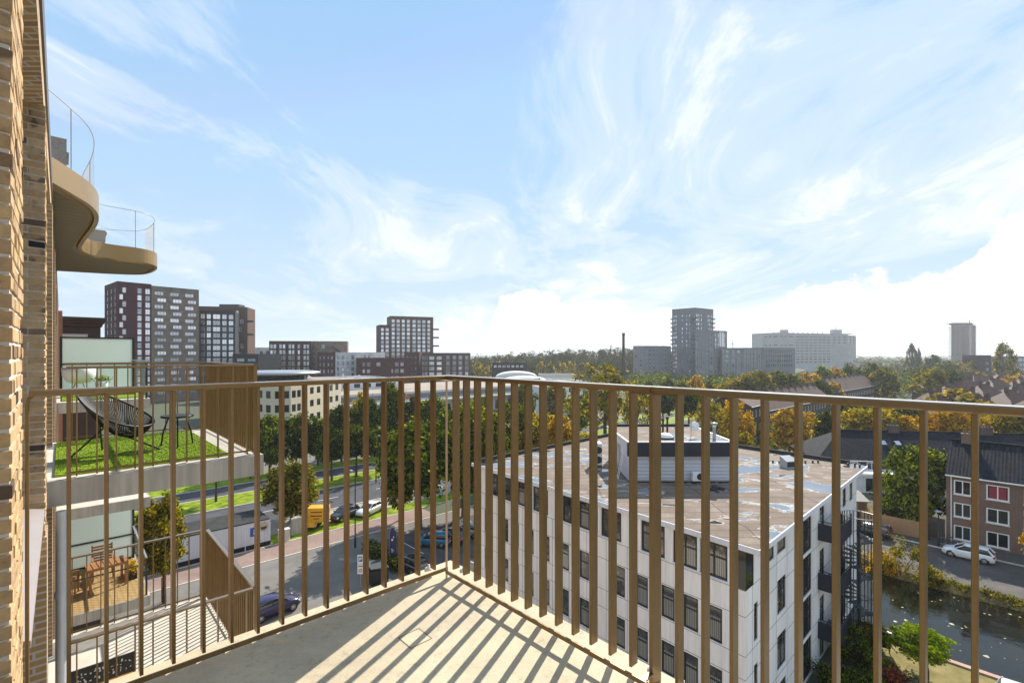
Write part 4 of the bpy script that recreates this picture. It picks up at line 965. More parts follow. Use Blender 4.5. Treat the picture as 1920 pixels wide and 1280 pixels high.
pw = W(1350, 36.5, ZR)
db = thing('roofing_rubble', 'loose dark roofing scraps in front of the plant room', 'rubble', (14.4, 33.5, ZR), OWN)
b = MB(); rg = random.Random(9)
for k in range(16):
    x, y = rg.gauss(0, .7), rg.gauss(0, .35); a = rg.uniform(0, 3.14); l = rg.uniform(.2, .6)
    b.obox((x, y, .003 + .004 * k), (math.cos(a) * l, math.sin(a) * l, .01), (-math.sin(a) * .25, math.cos(a) * .25, .02), (0, 0, .035))
b.build('scraps', M['tar'], db)
# landings with dark parapets, and the spiral fire escape
def frameR(t, out, z): return X2 + eR * t + nR * out + Vector((0, 0, z))
LEV = (8.6, 5.25, 1.95)
for i, z in enumerate(LEV):
    lab = ('top', 'middle', 'lowest')[i]
    ln = thing('fire_escape_landing', lab + ' black balcony landing between the white facade and the spiral stair', 'landing', frameR(14.2, .6, z), 0, 'black landings of the fire escape')
    MB().obox(frameR(12.9, .02, z - .12), eR * 2.9, nR * 1.3, (0, 0, .1)).build('floor_plate', M['darkgrey'], ln)
    MB().obox(frameR(12.9, 1.32, z - .2), eR * 2.9, nR * .05, (0, 0, 1.15)).build('front_panel', M['navy'], ln)
    MB().obox(frameR(12.86, .02, z - .2), eR * .04, nR * 1.35, (0, 0, 1.15)).build('side_panel', M['navy'], ln)
    MB().tube([frameR(12.88, .05, z + 1.1), frameR(12.88, 1.35, z + 1.1), frameR(15.8, 1.35, z + 1.1)], .03, 6).build('top_rail', M['black'], ln)
SC = frameR(16.3, 1.7, 0); SR = 1.05
sp = thing('spiral_stair', 'black spiral fire escape in a barred cage beside the white office facade', 'fire escape', SC)
MB().tube([(SC.x, SC.y, 0), (SC.x, SC.y, 10.0)], .07, 10).build('pole', M['black'], sp)
a0 = math.atan2(-eR.y, -eR.x); hz = .19; nst = 46
tr_ = MB(); wd = R(27)
tr_.add([(.07 * math.cos(-.3), .07 * math.sin(-.3), 0), (SR * .96, -SR * math.tan(wd / 2), 0), (SR * .96, SR * math.tan(wd / 2), 0), (.07 * math.cos(.3), .07 * math.sin(.3), 0),
         (.07, -.02, .035), (SR * .96, -SR * math.tan(wd / 2), .035), (SR * .96, SR * math.tan(wd / 2), .035), (.07, .02, .035)], ((3, 2, 1, 0), (4, 5, 6, 7), (0, 1, 5, 4), (1, 2, 6, 5), (2, 3, 7, 6), (3, 0, 4, 7)))
tme = tr_.mesh('tread', M['darkgrey'])
for k in range(nst): obj('tread', tme, sp, (0, 0, 8.55 - hz * k - .04), a0 + R(27) * k + R(30))
bm_ = MB(); bm_.tube([(0, 0, 0), (0, 0, 9.7)], .03, 5); bme = bm_.mesh('cage_bar', M['black'])
for k in range(30):
    a = 2 * math.pi * k / 30
    dv = Vector((math.cos(a), math.sin(a), 0))
    if dv.dot(-eR) > .75: continue
    obj('cage_bar', bme, sp, (SR * dv.x, SR * dv.y, 0))
for z in (9.7, 6.6, 3.4, .3):
    MB().tube([(SC.x + SR * math.cos(2 * math.pi * k / 32), SC.y + SR * math.sin(2 * math.pi * k / 32), z) for k in range(32)], .03 if z > 9 else .018, 6, closed=True).build('cage_ring', M['grey'] if z > 9 else M['black'], sp)
hl = [Vector((SC.x + SR * .95 * math.cos(a0 + R(27) * k + R(30)), SC.y + SR * .95 * math.sin(a0 + R(27) * k + R(30)), 9.5 - hz * k)) for k in range(nst)]
MB().tube(hl, .02, 5).build('handrail', M['black'], sp)

# ------------------------------------------------------------------ cars
def car(label, paintkey, loc, rot, L=4.1, Wd=1.72, H=1.48, style='hatch', group='parked cars'):
    t = thing('parked_car', label, 'car', loc, rot, group); pm_ = PAINT[paintkey]; hw = Wd / 2; k = H / 1.48
    rear = -.5
    S = [(-.5, .78, .40, .62), (-.488, .90, .30, .80), (-.455, .955, .24, .90), (-.38, .985, .22, .93), (-.2, 1, .19, .93), (0, 1, .19, .92), (.18, 1, .19, .91), (.26, .995, .19, .90), (.36, .965, .21, .84), (.43, .92, .23, .77), (.47, .85, .26, .69), (.493, .74, .30, .60), (.5, .60, .36, .52)]
    if style == 'sedan': S[0] = (-.5, .80, .40, .70); S[1] = (-.488, .9, .3, .86); S[2] = (-.45, .95, .24, .93)
    vs = []; nr = 12
    for x, w, zb_, zt2_ in S:
        w *= hw; zb_ *= k; zt2_ *= k; zm = zt2_ - .14 * k; zl = zb_ + .1
        ring = [(-w * .88, zb_), (-w * .97, zl), (-w, (zl + zm) / 2), (-w * .985, zm), (-w * .93, zt2_), (-w * .5, zt2_ + .03)]
        ring = ring + [(-y, z) for y, z in reversed(ring)]
        vs += [(x * L, y, z) for y, z in ring]
    n = len(S); fs = [(i * nr + j, i * nr + (j + 1) % nr, (i + 1) * nr + (j + 1) % nr, (i + 1) * nr + j) for i in range(n - 1) for j in range(nr)]
    b = MB(); b.add(vs, [tuple(reversed(f)) for f in fs], 0, True); b.add(vs[:nr], [tuple(range(nr))]); b.add(vs[-nr:], [tuple(reversed(range(nr)))]); b.build('body', pm_, t)
    if style == 'hatch': g = dict(b0=-.475, t0=-.37, t1=.06, b1=.27)
    elif style == 'suv': g = dict(b0=-.48, t0=-.43, t1=.07, b1=.24)
    else: g = dict(b0=-.40, t0=-.24, t1=.06, b1=.27)
    zb_ = .90 * k; zt_r = H - .07; wb_, wt = hw * .92, hw * .74
    base = [(g['b0'] * L, -wb_ * .93), (g['b1'] * L, -wb_ * .9), (g['b1'] * L, wb_ * .9), (g['b0'] * L, wb_ * .93)]
    topp = [(g['t0'] * L, -wt * .95), (g['t1'] * L, -wt), (g['t1'] * L, wt), (g['t0'] * L, wt * .95)]
    mid = [((a[0] + c[0]) / 2, (a[1] + c[1]) / 2 * 1.03) for a, c in zip(base, topp)]
    vs = [(x, y, zb_) for x, y in base] + [(x, y, (zb_ + zt_r) / 2) for x, y in mid] + [(x, y, zt_r) for x, y in topp]
    b = MB(); b.add(vs, [(i + 4 * r_, (i + 1) % 4 + 4 * r_, (i + 1) % 4 + 4 + 4 * r_, i + 4 + 4 * r_) for r_ in (0, 1) for i in range(4)] + [(8, 9, 10, 11)]); b.build('windows', M['car_glass'], t)
    x0, x1 = g['t0'] * L - .04, g['t1'] * L + .05; b = MB(); vs = []
    for x, w, z in ((x0, .9, -.035), (x0 + .12, 1.0, .012), ((x0 + x1) / 2, 1.03, .04), (x1 - .15, 1.01, .02), (x1, .95, -.03)):
        vs += [(x, y * wt * w, zt_r + z + d) for y, d in ((-1.04, -.045), (-.9, .01), (-.4, .035), (.4, .035), (.9, .01), (1.04, -.045))]
    b.add(vs, [(i * 6 + j, (i + 1) * 6 + j, (i + 1) * 6 + j + 1, i * 6 + j + 1) for i in range(4) for j in range(5)], 0, True); b.build('roof', pm_, t)
    b = MB()
    for i in range(4):
        p0, p1, p2 = Vector(vs_ := (base[i][0], base[i][1], zb_ - .01)), Vector((mid[i][0], mid[i][1] * 1.005, (zb_ + zt_r) / 2)), Vector((topp[i][0], topp[i][1] * 1.01, zt_r))
        b.tube([p0, p1, p2], [.05, .042, .04] if i in (1, 2) else [.11, .09, .06], 6)
    for sy in (-1, 1): b.tube([(-.06 * L, sy * wb_ * .95, zb_), (-.07 * L, sy * (wb_ + wt) / 2 * 1.0, (zb_ + zt_r) / 2), (-.08 * L, sy * wt * 1.0, zt_r)], .035, 6)
    b.build('pillars', pm_, t)
    if 'wheel' not in CACHE:
        w_ = MB(); w_.lathe([(.20, -.09), (.29, -.1), (.315, -.07), (.315, .07), (.29, .1), (.20, .09)], 24, axis='y'); CACHE['wheel'] = w_.mesh('tyre', M['tyre'])
        w_ = MB(); w_.lathe([(.03, -.095), (.06, -.098), (.07, -.085), (.17, -.08), (.205, -.1), (.205, .1), (.17, .08), (.07, .085), (.06, .098), (.03, .095)], 20, axis='y'); CACHE['rim'] = w_.mesh('rim', M['rim'])
        w_ = MB(); w_.lathe([(.375, -.09), (.375, .09)], 26, axis='y'); CACHE['arch'] = w_.mesh('wheel_arch', M['black'])
    for x in (-.305 * L, .315 * L):
        for sy in (-1, 1):
            wh = obj('wheel', CACHE['wheel'], t, (x, sy * (hw - .095), .315)); obj('rim', CACHE['rim'], wh, (0, sy * .008, 0))
            obj('wheel_arch', CACHE['arch'], t, (x, sy * (hw - .112), .345))
    for sy in (-1, 1):
        b = MB(); b.obox((.445 * L, sy * hw * .80 - .13, .60 * k), (.075 * L * .5, 0, -.01), (0, .26, 0), (-.08, 0, .13)); b.build('headlight', M['lamp_clear'], t)
        b = MB(); zz_ = .72 * k if style != 'sedan' else .66 * k; b.box(-.497 * L, -.455 * L, sy * hw * .80 - .10, sy * hw * .80 + .10, zz_, zz_ + (.24 if style != 'sedan' else .13)); b.build('tail_light', M['lamp_red'], t)
        b = MB(); b.box(.20 * L, .20 * L + .12, sy * (hw + .06) - .07, sy * (hw + .06) + .07, .95 * k, 1.07 * k); b.build('wing_mirror', pm_, t)
    b = MB(); b.box(-.508 * L, -.497 * L, -.26, .26, .50 * k, .61 * k); b.build('number_plate', M['yellow'], t)
    return t
carpos = lambda px, py: W(px, 910 * 21 / (py - 664), .05)
SR_ = GRID + math.pi / 2      # heading along V
car('white hatchback parked on the canal street in front of the brick house', 'white', G(68.25, 4.62, .05), SR_, 4.0, 1.72, 1.5)
car('black estate car by the timber fence behind the spiral stair', 'black', G(68.7, 13.2, .05), SR_, 4.5, 1.8, 1.5, 'suv')
car('white car at the canal lawn, cut off by the bottom right frame edge', 'white', G(40.6, -.6, .05), SR_ + R(180), 4.4, 1.78, 1.75, 'suv')
car('white saloon with its boot to the street, right of the lamp post', 'white', carpos(694, 962) , GRID + R(205), 4.4, 1.76, 1.42, 'sedan')
car('black hatchback parked beside the yellow trailer', 'black', carpos(646, 972), GRID + R(200), 4.0, 1.74, 1.5)
car('violet hatchback half hidden below the balcony at the lower left', 'violet', carpos(512, 1150), GRID + R(5), 4.0, 1.74, 1.5)
car('light blue hatchback with a yellow plate in the shaded car park', 'blue', carpos(812, 1022), GRID + R(128), 3.9, 1.7, 1.46)
car('dark blue car with a bright roof behind the railing corner post', 'navy', carpos(848, 1012), GRID + R(95), 4.2, 1.75, 1.46)
car('black car in the shaded car park, nearest the parking sign hedge', 'black', carpos(770, 1068), GRID + R(95), 4.2, 1.75, 1.46)
car('silver car far right in the shaded car park by the office wall', 'silver', carpos(884, 1002), GRID + R(95), 4.2, 1.75, 1.46)
for i, (o, c, lab) in enumerate(((52, 'grey', 'grey car in the service road behind the dark street trees, leftmost'), (58, 'white', 'white car in the service road behind the dark street trees'), (65, 'black', 'black car in the service road behind the dark street trees'),
                        (73, 'silver', 'silver car on the far service road between two tree trunks'), (118, 'silver', 'silver car on the avenue beyond the office roof'), (140, 'black', 'black car on the avenue beyond the office roof'))):
    car(lab, c, G(o, 99.5 if i < 4 else 78 + 6, .05), GRID, group='cars along the avenue')

# ------------------------------------------------------------------ street furniture and small buildings
def gp(px, py, z=0): return W(px, 910 * 21 / (py - 664), z)
def lamp_post(label, p, h, rot=0, arm=.9, head='arm'):
    t = thing('street_lamp', label, 'street lamp', p, rot)
    MB().lathe([(.11, 0), (.11, 1.1), (.075, 1.15), (.05, h)], 10).build('post', M['black'], t)
    if head == 'arm':
        MB().tube([(0, 0, h), (.15, 0, h + .15), (arm, 0, h + .22)], .035, 6).build('arm', M['black'], t)
        MB().obox((arm - .1, -.13, h + .18), (.6, 0, 0), (0, .26, 0), (0, 0, .1)).build('lamp_head', M['grey'], t)
    else: MB().lathe([(.06, h), (.34, h + .06), (.36, h + .1), (.1, h + .2)], 18).build('lamp_head', M['grey'], t)
    return t
lamp_post('tall black street lamp on the pavement beside the parked white saloon', gp(666, 1026, .02), 7.9, R(130))
lamp_post('lamp with a flat disc head on the canal street pavement by the brick house', G(69.95, 7.1, .13), 3.7, OWN, head='disc')
lamp_post('slim lamp on the grass strip left of the tall dark trees', gp(705, 905, .1), 7.5, R(-50))
ps = thing('parking_sign', 'white post sign with a blue P panel over a panel with a slashed symbol', 'sign', gp(676, 1106, .02), R(2))
MB().tube([(0, 0, 0), (0, 0, 3.1)], .03, 8).build('post', M['grey'], ps)
MB().box(-.26, .26, -.05, -.03, 2.35, 3.15).build('upper_board', M['white'], ps); MB().box(-.26, .26, -.05, -.03, 1.45, 2.3).build('lower_board', M['white'], ps)
MB().box(-.17, .17, -.054, -.05, 2.55, 3.03).build('blue_panel', M['blue_sign'], ps)
tm_ = text_mesh('P', .44, M['white'], .002, bold=.01); obj('lettering', tm_, ps, (0, -.057, 2.63))
tm_ = text_mesh('Ø', .42, M['black'], .002); obj('symbol', tm_, ps, (0, -.054, 1.62))
MB().box(-.2, .2, -.053, -.05, 2.12, 2.2).build('small_lines', M['black'], ps)
fg = thing('beach_flag', 'dark violet feather flag with white marks by the car park hedge', 'flag', gp(736, 1063, .02), R(10))
MB().tube([(-.32, 0, 0), (-.32, 0, 2.6), (-.25, 0, 3.6), (.0, 0, 4.0)], .02, 6).build('pole', M['grey'], fg)
MB().prism([(-.3, -.012), (.35, -.012), (.35, .012), (-.3, .012)], .9, 3.4).add([(-.3, -.012, 3.4), (.35, -.012, 3.4), (.35, .012, 3.4), (-.3, .012, 3.4), (-.2, -.012, 3.75), (.02, -.012, 3.95), (.02, .012, 3.95), (-.2, .012, 3.75)], ((0, 1, 5, 4), (2, 3, 7, 6), (1, 2, 6, 5), (3, 0, 4, 7), (4, 5, 6, 7))).build('cloth', M['flag'], fg)
b = MB()
for k, (x, z, w, h) in enumerate(((-.12, 1.5, .2, .06), (-.1, 1.64, .26, .05), (-.14, 1.76, .14, .07), (-.1, 2.6, .14, .2), (.05, 2.9, .1, .12))): b.box(x, x + w, -.016, -.0125, z, z + h)
b.build('marks', M['white'], fg)
# yellow box trailers
def trailer(label, p, rot, w, l, z0, z1):
    t = thing('box_trailer', label, 'trailer', p, rot)
    MB().box(-l / 2, l / 2, -w / 2, w / 2, z0, z1).build('box', M['yellow'], t); MB().box(-l / 2 - .7, l / 2, -.08, .08, z0 - .18, z0 - .002).build('drawbar', M['darkgrey'], t)
    b = MB()
    for y in (-w / 2 - .004, ):
        for k in range(2): b.box(-l * .33, l * .25, y, y + .003, z0 + (z1 - z0) * (.42 + .26 * k), z0 + (z1 - z0) * (.50 + .26 * k))
        b.box(-l * .2, l * .12, y, y + .003, z0 + (z1 - z0) * .24, z0 + (z1 - z0) * .3)
    for k in range(2): b.box(l / 2, l / 2 + .004, -w * .3, w * .3, z0 + (z1 - z0) * (.6 + .14 * k), z0 + (z1 - z0) * (.66 + .14 * k))
    b.build('lettering', plain('dark red lettering', (.16, .03, .01), .5), t)
    for sy in (-1, 1): obj('wheel', CACHE['wheel'], t, (0, sy * (w / 2 - .06), .315))
    for sy in (-1, 1): MB().box(l / 2, l / 2 + .02, sy * w * .36 - .1, sy * w * .36 + .1, z0 - .13, z0 - .004).build('tail_light', M['lamp_red'], t)
    MB().box(l / 2, l / 2 + .016, -.25, .25, z0 - .15, z0 - .01).build('number_plate', M['white'], t)
trailer('tall yellow box trailer with dark lettering on the verge', gp(598, 985, .02), GRID + R(-38), 1.5, 2.3, .62, 2.35)
trailer('low orange yellow trailer half hidden beside the tall yellow one', gp(576, 993, .02), GRID + R(-38), 1.4, 2.0, .5, .95)
# white flat building with a sun emblem
wb_ = thing('flat_building', 'long low white building with a black flat roof and a sun emblem', 'building', G(5, 59.5, 0))
mb = MB(); c4 = [G(-14, 57.6), G(17.0, 57.6), G(17.0, 62.4), G(-14, 62.4)]
for i in range(4): facade(mb, wb_, c4[i], c4[(i + 1) % 4], 0, 2.75, [])
mb.build('wall', M['white_wall'], wb_); MB().gbox(-14.05, 17.05, 57.9, 62.45, 2.7, 2.78).build('roof', M['tar'], wb_)
MB().gbox(-14, 17.0, 57.57, 57.6, 0, .42).build('plinth', M['black'], wb_)
b = MB(); c = G(16.3, 57.575, 2.12); q = lambda a, r: c + U * (r * math.cos(a)) + Vector((0, 0, r * math.sin(a)))
b.add([q(2 * math.pi * k / 24, .34) - V * .012 for k in range(24)], [tuple(range(24))])
b.build('sun_emblem', plain('sand paint', (.62, .44, .25), .6), wb_)
b = MB()
for k in range(18): a = 2 * math.pi * k / 18; b.add([q(a - .09, .39) - V * .01, q(a + .09, .39) - V * .01, q(a, .56) - V * .01], ((0, 1, 2),))
b.add([q(math.pi + math.pi * k / 12, .34) - V * .016 for k in range(13)], [tuple(range(13))])
b.build('sun_rays', M['bark'], wb_)
MB().gbox(14.95, 15.5, 57.56, 57.6, 1.3, 2.25).build('blue_panel', M['blue_sign'], wb_)
b = MB(); b.gbox(15.27, 15.45, 57.55, 57.56, 1.86, 1.98); b.gbox(15.27, 15.37, 57.55, 57.56, 1.5, 1.75); b.build('panel_symbol', M['white'], wb_)
MB().tube([G(14.4, 57.3, 0), G(14.4, 57.3, 2.2)], .04, 6).build('downpipe', M['white'], wb_)
for i, (o, s, w, h, mm, lab) in enumerate(((5.2, 60.2, .9, .75, 'white', 'white ventilation box on the black roof of the low white building'), (8.4, 61.2, .9, .8, 'black', 'black ventilation box on the black roof of the low white building'), (3.4, 60.9, .45, .45, 'white', 'small white cowl on the black roof of the low white building'))):
    v_ = thing('roof_vent', lab, 'vent', G(o, s, 2.78), GRID); MB().box(-w / 2, w / 2, -w / 2, w / 2, .12, h).build('casing', M[mm], v_)
    MB().box(-w * .36, w * .36, -w * .5 - .012, -w * .5, .2, h - .1).build('grille', M['darkgrey'], v_)
    for x in (-1, 1): MB().box(x * w * .4 - .04, x * w * .4 + .04, -w * .4, w * .4, 0, .119).build('foot', M['grey'], v_)
cabt = thing('utility_box', 'pale concrete utility box right of the low white building', 'utility box', G(18.4, 57.5, 0), GRID); MB().box(-.55, .55, -.3, .3, 0, 1.3).build('casing', M['conc_light'], cabt); MB().box(-.57, .57, -.32, .32, 1.3, 1.36).build('lid', M['white'], cabt)
MB().gbox(19.6, 21.2, 58.6, 59.0, 0, 1.9).build('garden_wall', M['concrete'], label='plain concrete wall under the olive tree beside the trailers', cat='wall')

# brick house by the canal street
def terrace(name, label, A, B, depth, eave, ridge, wallm, roofm, wins, chim=(), hipA=False, hipB=False, over=.35, cat='house', rot_n=None):
    A, B = Vector((A[0], A[1], 0)), Vector((B[0], B[1], 0)); L = (B - A).length; e = (B - A) / L; nb = Vector((-e.y, e.x, 0))
    t = thing(name, label, cat, (A + B) / 2 + nb * depth / 2); mb = MB(); c = [A, B, B + nb * depth, A + nb * depth]
    for i in range(4): facade(mb, t, c[i], c[(i + 1) % 4], 0, eave, wins if i == 0 else [], .09)
    Z = Vector((0, 0, 1)); md = nb * depth / 2
    for P0, hip, sg in ((A, hipA, 1), (B, hipB, -1)):
        if not hip:
            vs = [P0 + Z * eave, P0 + nb * depth + Z * eave, P0 + md + Z * (ridge - .05)]; mb.add(vs, ((0, 2, 1),) if sg == 1 else ((0, 1, 2),))
    mb.build('wall', M[wallm], t)
    k = (ridge - eave) / (depth / 2); dz = over * k; rb = MB(); th = .13
    a = A - e * (over if hipA else .06) - nb * over + Z * (eave - dz); b_ = B + e * (over if hipB else .06) - nb * over + Z * (eave - dz)
    a2 = a + nb * (depth + 2 * over); b2 = b_ + nb * (depth + 2 * over)
    r0 = A + md + Z * ridge + (e * (depth / 2) if hipA else -e * .06); r1 = B + md + Z * ridge - (e * (depth / 2) if hipB else -e * .06)
    up_ = Z * th
    rb.quad(a + up_, b_ + up_, r1 + up_, r0 + up_); rb.quad(b2 + up_, a2 + up_, r0 + up_, r1 + up_)
    if hipA: rb.add([a2 + up_, a + up_, r0 + up_], ((0, 1, 2),))
    if hipB: rb.add([b_ + up_, b2 + up_, r1 + up_], ((0, 1, 2),))
    rb.quad(a, b_, b_ + up_, a + up_); rb.quad(b2, a2, a2 + up_, b2 + up_)
    if not hipA: rb.quad(r0, a, a + up_, r0 + up_); rb.quad(a2, r0, r0 + up_, a2 + up_)
    if not hipB: rb.quad(b_, r1, r1 + up_, b_ + up_); rb.quad(r1, b2, b2 + up_, r1 + up_)
    rb.quad(b_, a, r0, r1); rb.quad(a2, b2, r1, r0)
    roof = rb.build('roof', M[roofm], t)
    rp = MB(); rp.tube([r0 + up_ * 1.1, r1 + up_ * 1.1], .11, 8)
    rp.build('ridge_tiles', M[roofm], roof)
    for f, w, h in chim:
        p = A + e * (L * f) + md + Z * (ridge - .7); cb = MB(); cb.obox(p - e * w / 2 - nb * .4, e * w, nb * .8, Z * (h + .7)); cb.obox(p - e * (w / 2 + .06) - nb * .46 + Z * (h + .7), e * (w + .12), nb * .92, Z * .12)
        for q_ in range(max(1, int(w / .45))): cb.lathe([(.13, 0), (.11, .3)], 8, p + Z * (h + .82) + e * (-w / 2 + .25 + .42 * q_))
        cb.build('chimney', M[wallm], roof)
    gt = MB(); gt.obox(a - nb * .1 - Z * .04, e * (b_ - a).length, nb * .1, Z * .12); gt.build('gutter', M['white'], roof)
    return t, A, e, nb
hw_ = []
for tc, w in ((1.35, 1.45), (4.1, 1.75), (6.9, 1.75), (9.6, 1.45), (12.5, 1.75), (15.2, 1.75), (18, 1.45), (21, 1.75)):
    for z in (.45, 2.95, 5.45): hw_.append((tc, z, w, 1.58, 2, 1, 'white', 'glass_dark', .12))
hA, A_, e_, n_ = terrace('brick_house', 'brown brick house with blue black pantiles and white windows by the canal street', G(73, 6.75), G(73, -24), 9, 7.75, 10.75, 'brick_house', 'tiles_blue', hw_, ((.045, .9, .9), (.55, 1.3, .9)), over=.4)
for w in hw_[:12]:
    b = MB(); b.obox(A_ + e_ * (w[0] - w[2] / 2 - .06) - n_ * .06 + Vector((0, 0, w[1] - .07)), e_ * (w[2] + .12), n_ * .055, (0, 0, .06)); b.build('window_sill', M['white'], hA)
b = MB(); b.tube([A_ + e_ * .42 - n_ * .06 + Vector((0, 0, 0)), A_ + e_ * .42 - n_ * .06 + Vector((0, 0, 7.6))], .05, 8); b.build('downpipe', M['white'], hA)
b = MB()
for k in range(9): b.obox(A_ + e_ * (.25 + 2.2 * k) - n_ * .12 + Vector((0, 0, 7.42)), e_ * .09, n_ * .11, (0, 0, .1))
b.build('eave_brackets', M['white'], hA)
MB().obox(A_ + e_ * 3.45 - n_ * .02 + n_ * .085 + Vector((0, 0, 5.6)), e_ * 1.3, n_ * .004, (0, 0, 1.25)).build('red_curtain', plain('red curtain', (.25, .03, .05), .8), hA)
# timber fence, gate, shed and bicycle behind the canal street
fn = thing('timber_fence', 'brown close boarded timber fence along the canal street', 'fence', G(71.4, 11.5, .13))
rg = random.Random(4)
b = MB(); s = 8.3
while s < 17.5: b.gbox(71.4, 71.425, s, s + .135, .13 + rg.uniform(0, .03), 1.98 + rg.uniform(-.03, .03)); s += .142
b.build('boards', M['fence_wood'], fn)
for k in range(6): MB().gbox(71.43, 71.53, 8.35 + 1.83 * k, 8.45 + 1.83 * k, 0, 2.05).build('post', M['fence_wood'], fn)
gt = thing('garden_gate', 'dark wrought gate between the fence and the brick house', 'gate', G(71.6, 7.5, .13), SR_)
MB().tube([(-.55, 0, 0), (-.55, 0, 1.75), (-.35, 0, 1.95), (.35, 0, 1.95), (.55, 0, 1.75), (.55, 0, 0)], .04, 6).build('frame', M['black'], gt)
for k in range(7): MB().tube([(-.42 + .14 * k, 0, .1), (-.42 + .14 * k, 0, 1.9)], .014, 5).build('bar', M['black'], gt)
MB().gbox(73.2, 73.5, 6.9, 8.4, 0, 2.3).build('garden_wall', M['brick_terr'], label='low brick wall behind the wrought gate', cat='wall')
sd = thing('garden_shed', 'small red brick shed with a grey corrugated roof behind the fence', 'shed', W(1594, 64, 0), R(-8))
MB().box(-1.5, 1.5, -1.1, 1.1, 0, 1.95).build('wall', M['lime_brick'], sd)
MB().obox((-1.7, -1.35, 1.96), (3.4, 0, 0), (0, 2.7, .75), (0, -.03, .09)).build('roof', M['shed_roof'], sd); MB().box(-.4, .4, -1.125, -1.1, 0, 1.8).build('door', M['fence_wood'], sd)
bc = thing('bicycle', 'bicycle leaning by the brick house wall behind the white hatchback', 'bicycle', G(71.2, 6.4, .13), SR_)
for x in (-.52, .52): d = MB(); d.tube([(x + .33 * math.cos(a), 0, .34 + .33 * math.sin(a)) for a in [2 * math.pi * k / 24 for k in range(24)]], .02, 6, closed=True); d.build('wheel', M['grey'], bc)
MB().tube([(-.52, 0, .34), (-.15, 0, .34), (-.28, 0, .85), (.35, 0, .82), (-.15, 0, .34)], .018, 6).build('frame', M['black'], bc)
MB().tube([(.52, 0, .34), (.33, 0, .95), (.28, -.25, 1.0)], .016, 6).build('handlebar', M['black'], bc); MB().obox((-.42, -.07, .9), (.25, 0, 0), (0, .14, 0), (0, 0, .06)).build('saddle', M['black'], bc)
# information panel on the canal lawn
ip = thing('display_case', 'black framed display case with an orange notice at the canal edge', 'display case', W(1656, 34.2, .05), R(-30))
MB().box(-.42, .42, -.07, .07, .35, 1.45).build('case', M['black'], ip); MB().box(-.34, .34, -.078, -.071, .42, 1.32).build('pane', M['glass_dark'], ip)
MB().box(-.2, .26, -.083, -.079, .98, 1.22).build('notice', M['orange'], ip); MB().box(-.46, .46, -.13, .11, 1.45, 1.5).build('cover', M['grey'], ip)
for x in (-.38, .32): MB().box(x, x + .06, -.03, .03, 0, .35).build('leg', M['black'], ip)
# hedges of floating leaves on the water: uncountable
b = MB(); rg = random.Random(12)
for k in range(90):
    o, s = rg.uniform(45.2, 56.5), rg.uniform(-12, 12)
    if o < 52 and s > 7.5: continue
    p = G(o, s, .039); a = rg.uniform(0, 6.3); r = rg.uniform(.03, .09) * (2.2 if k % 9 == 0 else 1)
    b.add([p + Vector((r * math.cos(a + i * 1.05) * rg.uniform(.6, 1.2), r * math.sin(a + i * 1.05) * rg.uniform(.6, 1.2), 0)) for i in range(6)], [tuple(range(6))])
b.build('floating_leaves', plain('wet fallen leaves', (.30, .25, .13), .5), kind='stuff')

# ------------------------------------------------------------------ houses beyond
wn = []
for k in range(14):
    wn.append((2.2 + 2.7 * k, 2.55, 1.5, 1.4, 2, 1, 'white', 'glass_dark', .12))
    if k % 3 != 1: wn.append((2.4 + 2.7 * k, .25, 1.2, 1.7, 1, 1, 'white', 'glass_dark', .12))
lh, A_, e_, n_ = terrace('terraced_house', 'long low terrace with a black tiled hipped roof behind the office building', (49.3, 77.8), (92, 70.8), 10.5, 4.5, 8.1, 'brick_terr', 'tiles_blue', wn, ((.31, 1.6, 1.0), (.62, 1.8, 1.0), (.87, 1.6, 1.0)), hipA=True, over=.45)
for f, up, lab in ((.24, .45, 'left'), (.29, .45, 'middle'), (.52, .5, 'right')):
    p = A_ + e_ * (42.7 * f) + n_ * (5.25 * up) + Vector((0, 0, 4.5 + 3.6 * up + .16)); ang = Vector((0, 0, 3.6 / 5.25)); sl_ = n_ + ang
    rw = thing('roof_window', lab + ' one of the roof windows in the black tiled terrace roof', 'roof window', p, 0, 'roof windows of the black terrace')
    MB().obox(p, e_ * .9, sl_ * .9, (0, 0, .1)).build('frame', M['darkgrey'], rw); MB().obox(p + e_ * .08 + sl_ * .08 + Vector((0, 0, .1)), e_ * .74, sl_ * .74, (0, 0, .012)).build('pane', M['glass_bright'], rw)
ex = thing('house_extension', 'white flat roofed extension under the black tiled terrace', 'extension', (A_ + e_ * 7 - n_ * 2))
c4 = [A_ + e_ * 3 - n_ * 3.4, A_ + e_ * 16 - n_ * 3.4, A_ + e_ * 16 - n_ * .05, A_ + e_ * 3 - n_ * .05]; mb = MB()
facade(mb, ex, c4[0], c4[1], 0, 2.6, [(2.5, .2, 1.0, 2.0, 1, 1, 'black', 'glass_dark'), (5.2, .9, 1.7, 1.2, 2, 1, 'black', 'glass_dark'), (9, .2, 2.4, 2.0, 2, 1, 'black', 'glass_dark')])
for i in (1, 2, 3): facade(mb, ex, c4[i], c4[(i + 1) % 4], 0, 2.6, [])
mb.build('wall', M['white_wall'], ex); b = MB(); b.prism([(p.x, p.y) for p in [c4[0] - n_ * .2 - e_ * .2, c4[1] - n_ * .2 + e_ * .2, c4[2], c4[3]]], 2.6, 2.95); b.build('roof', M['white'], ex)
wgrid = lambda L, zs, w=1.1, h=1.5, step=2.6, fm='white': [(1.6 + step * k, z, w, h, 2, 1, fm, 'glass_dark', .1) for k in range(int((L - 2) / step)) for z in zs]
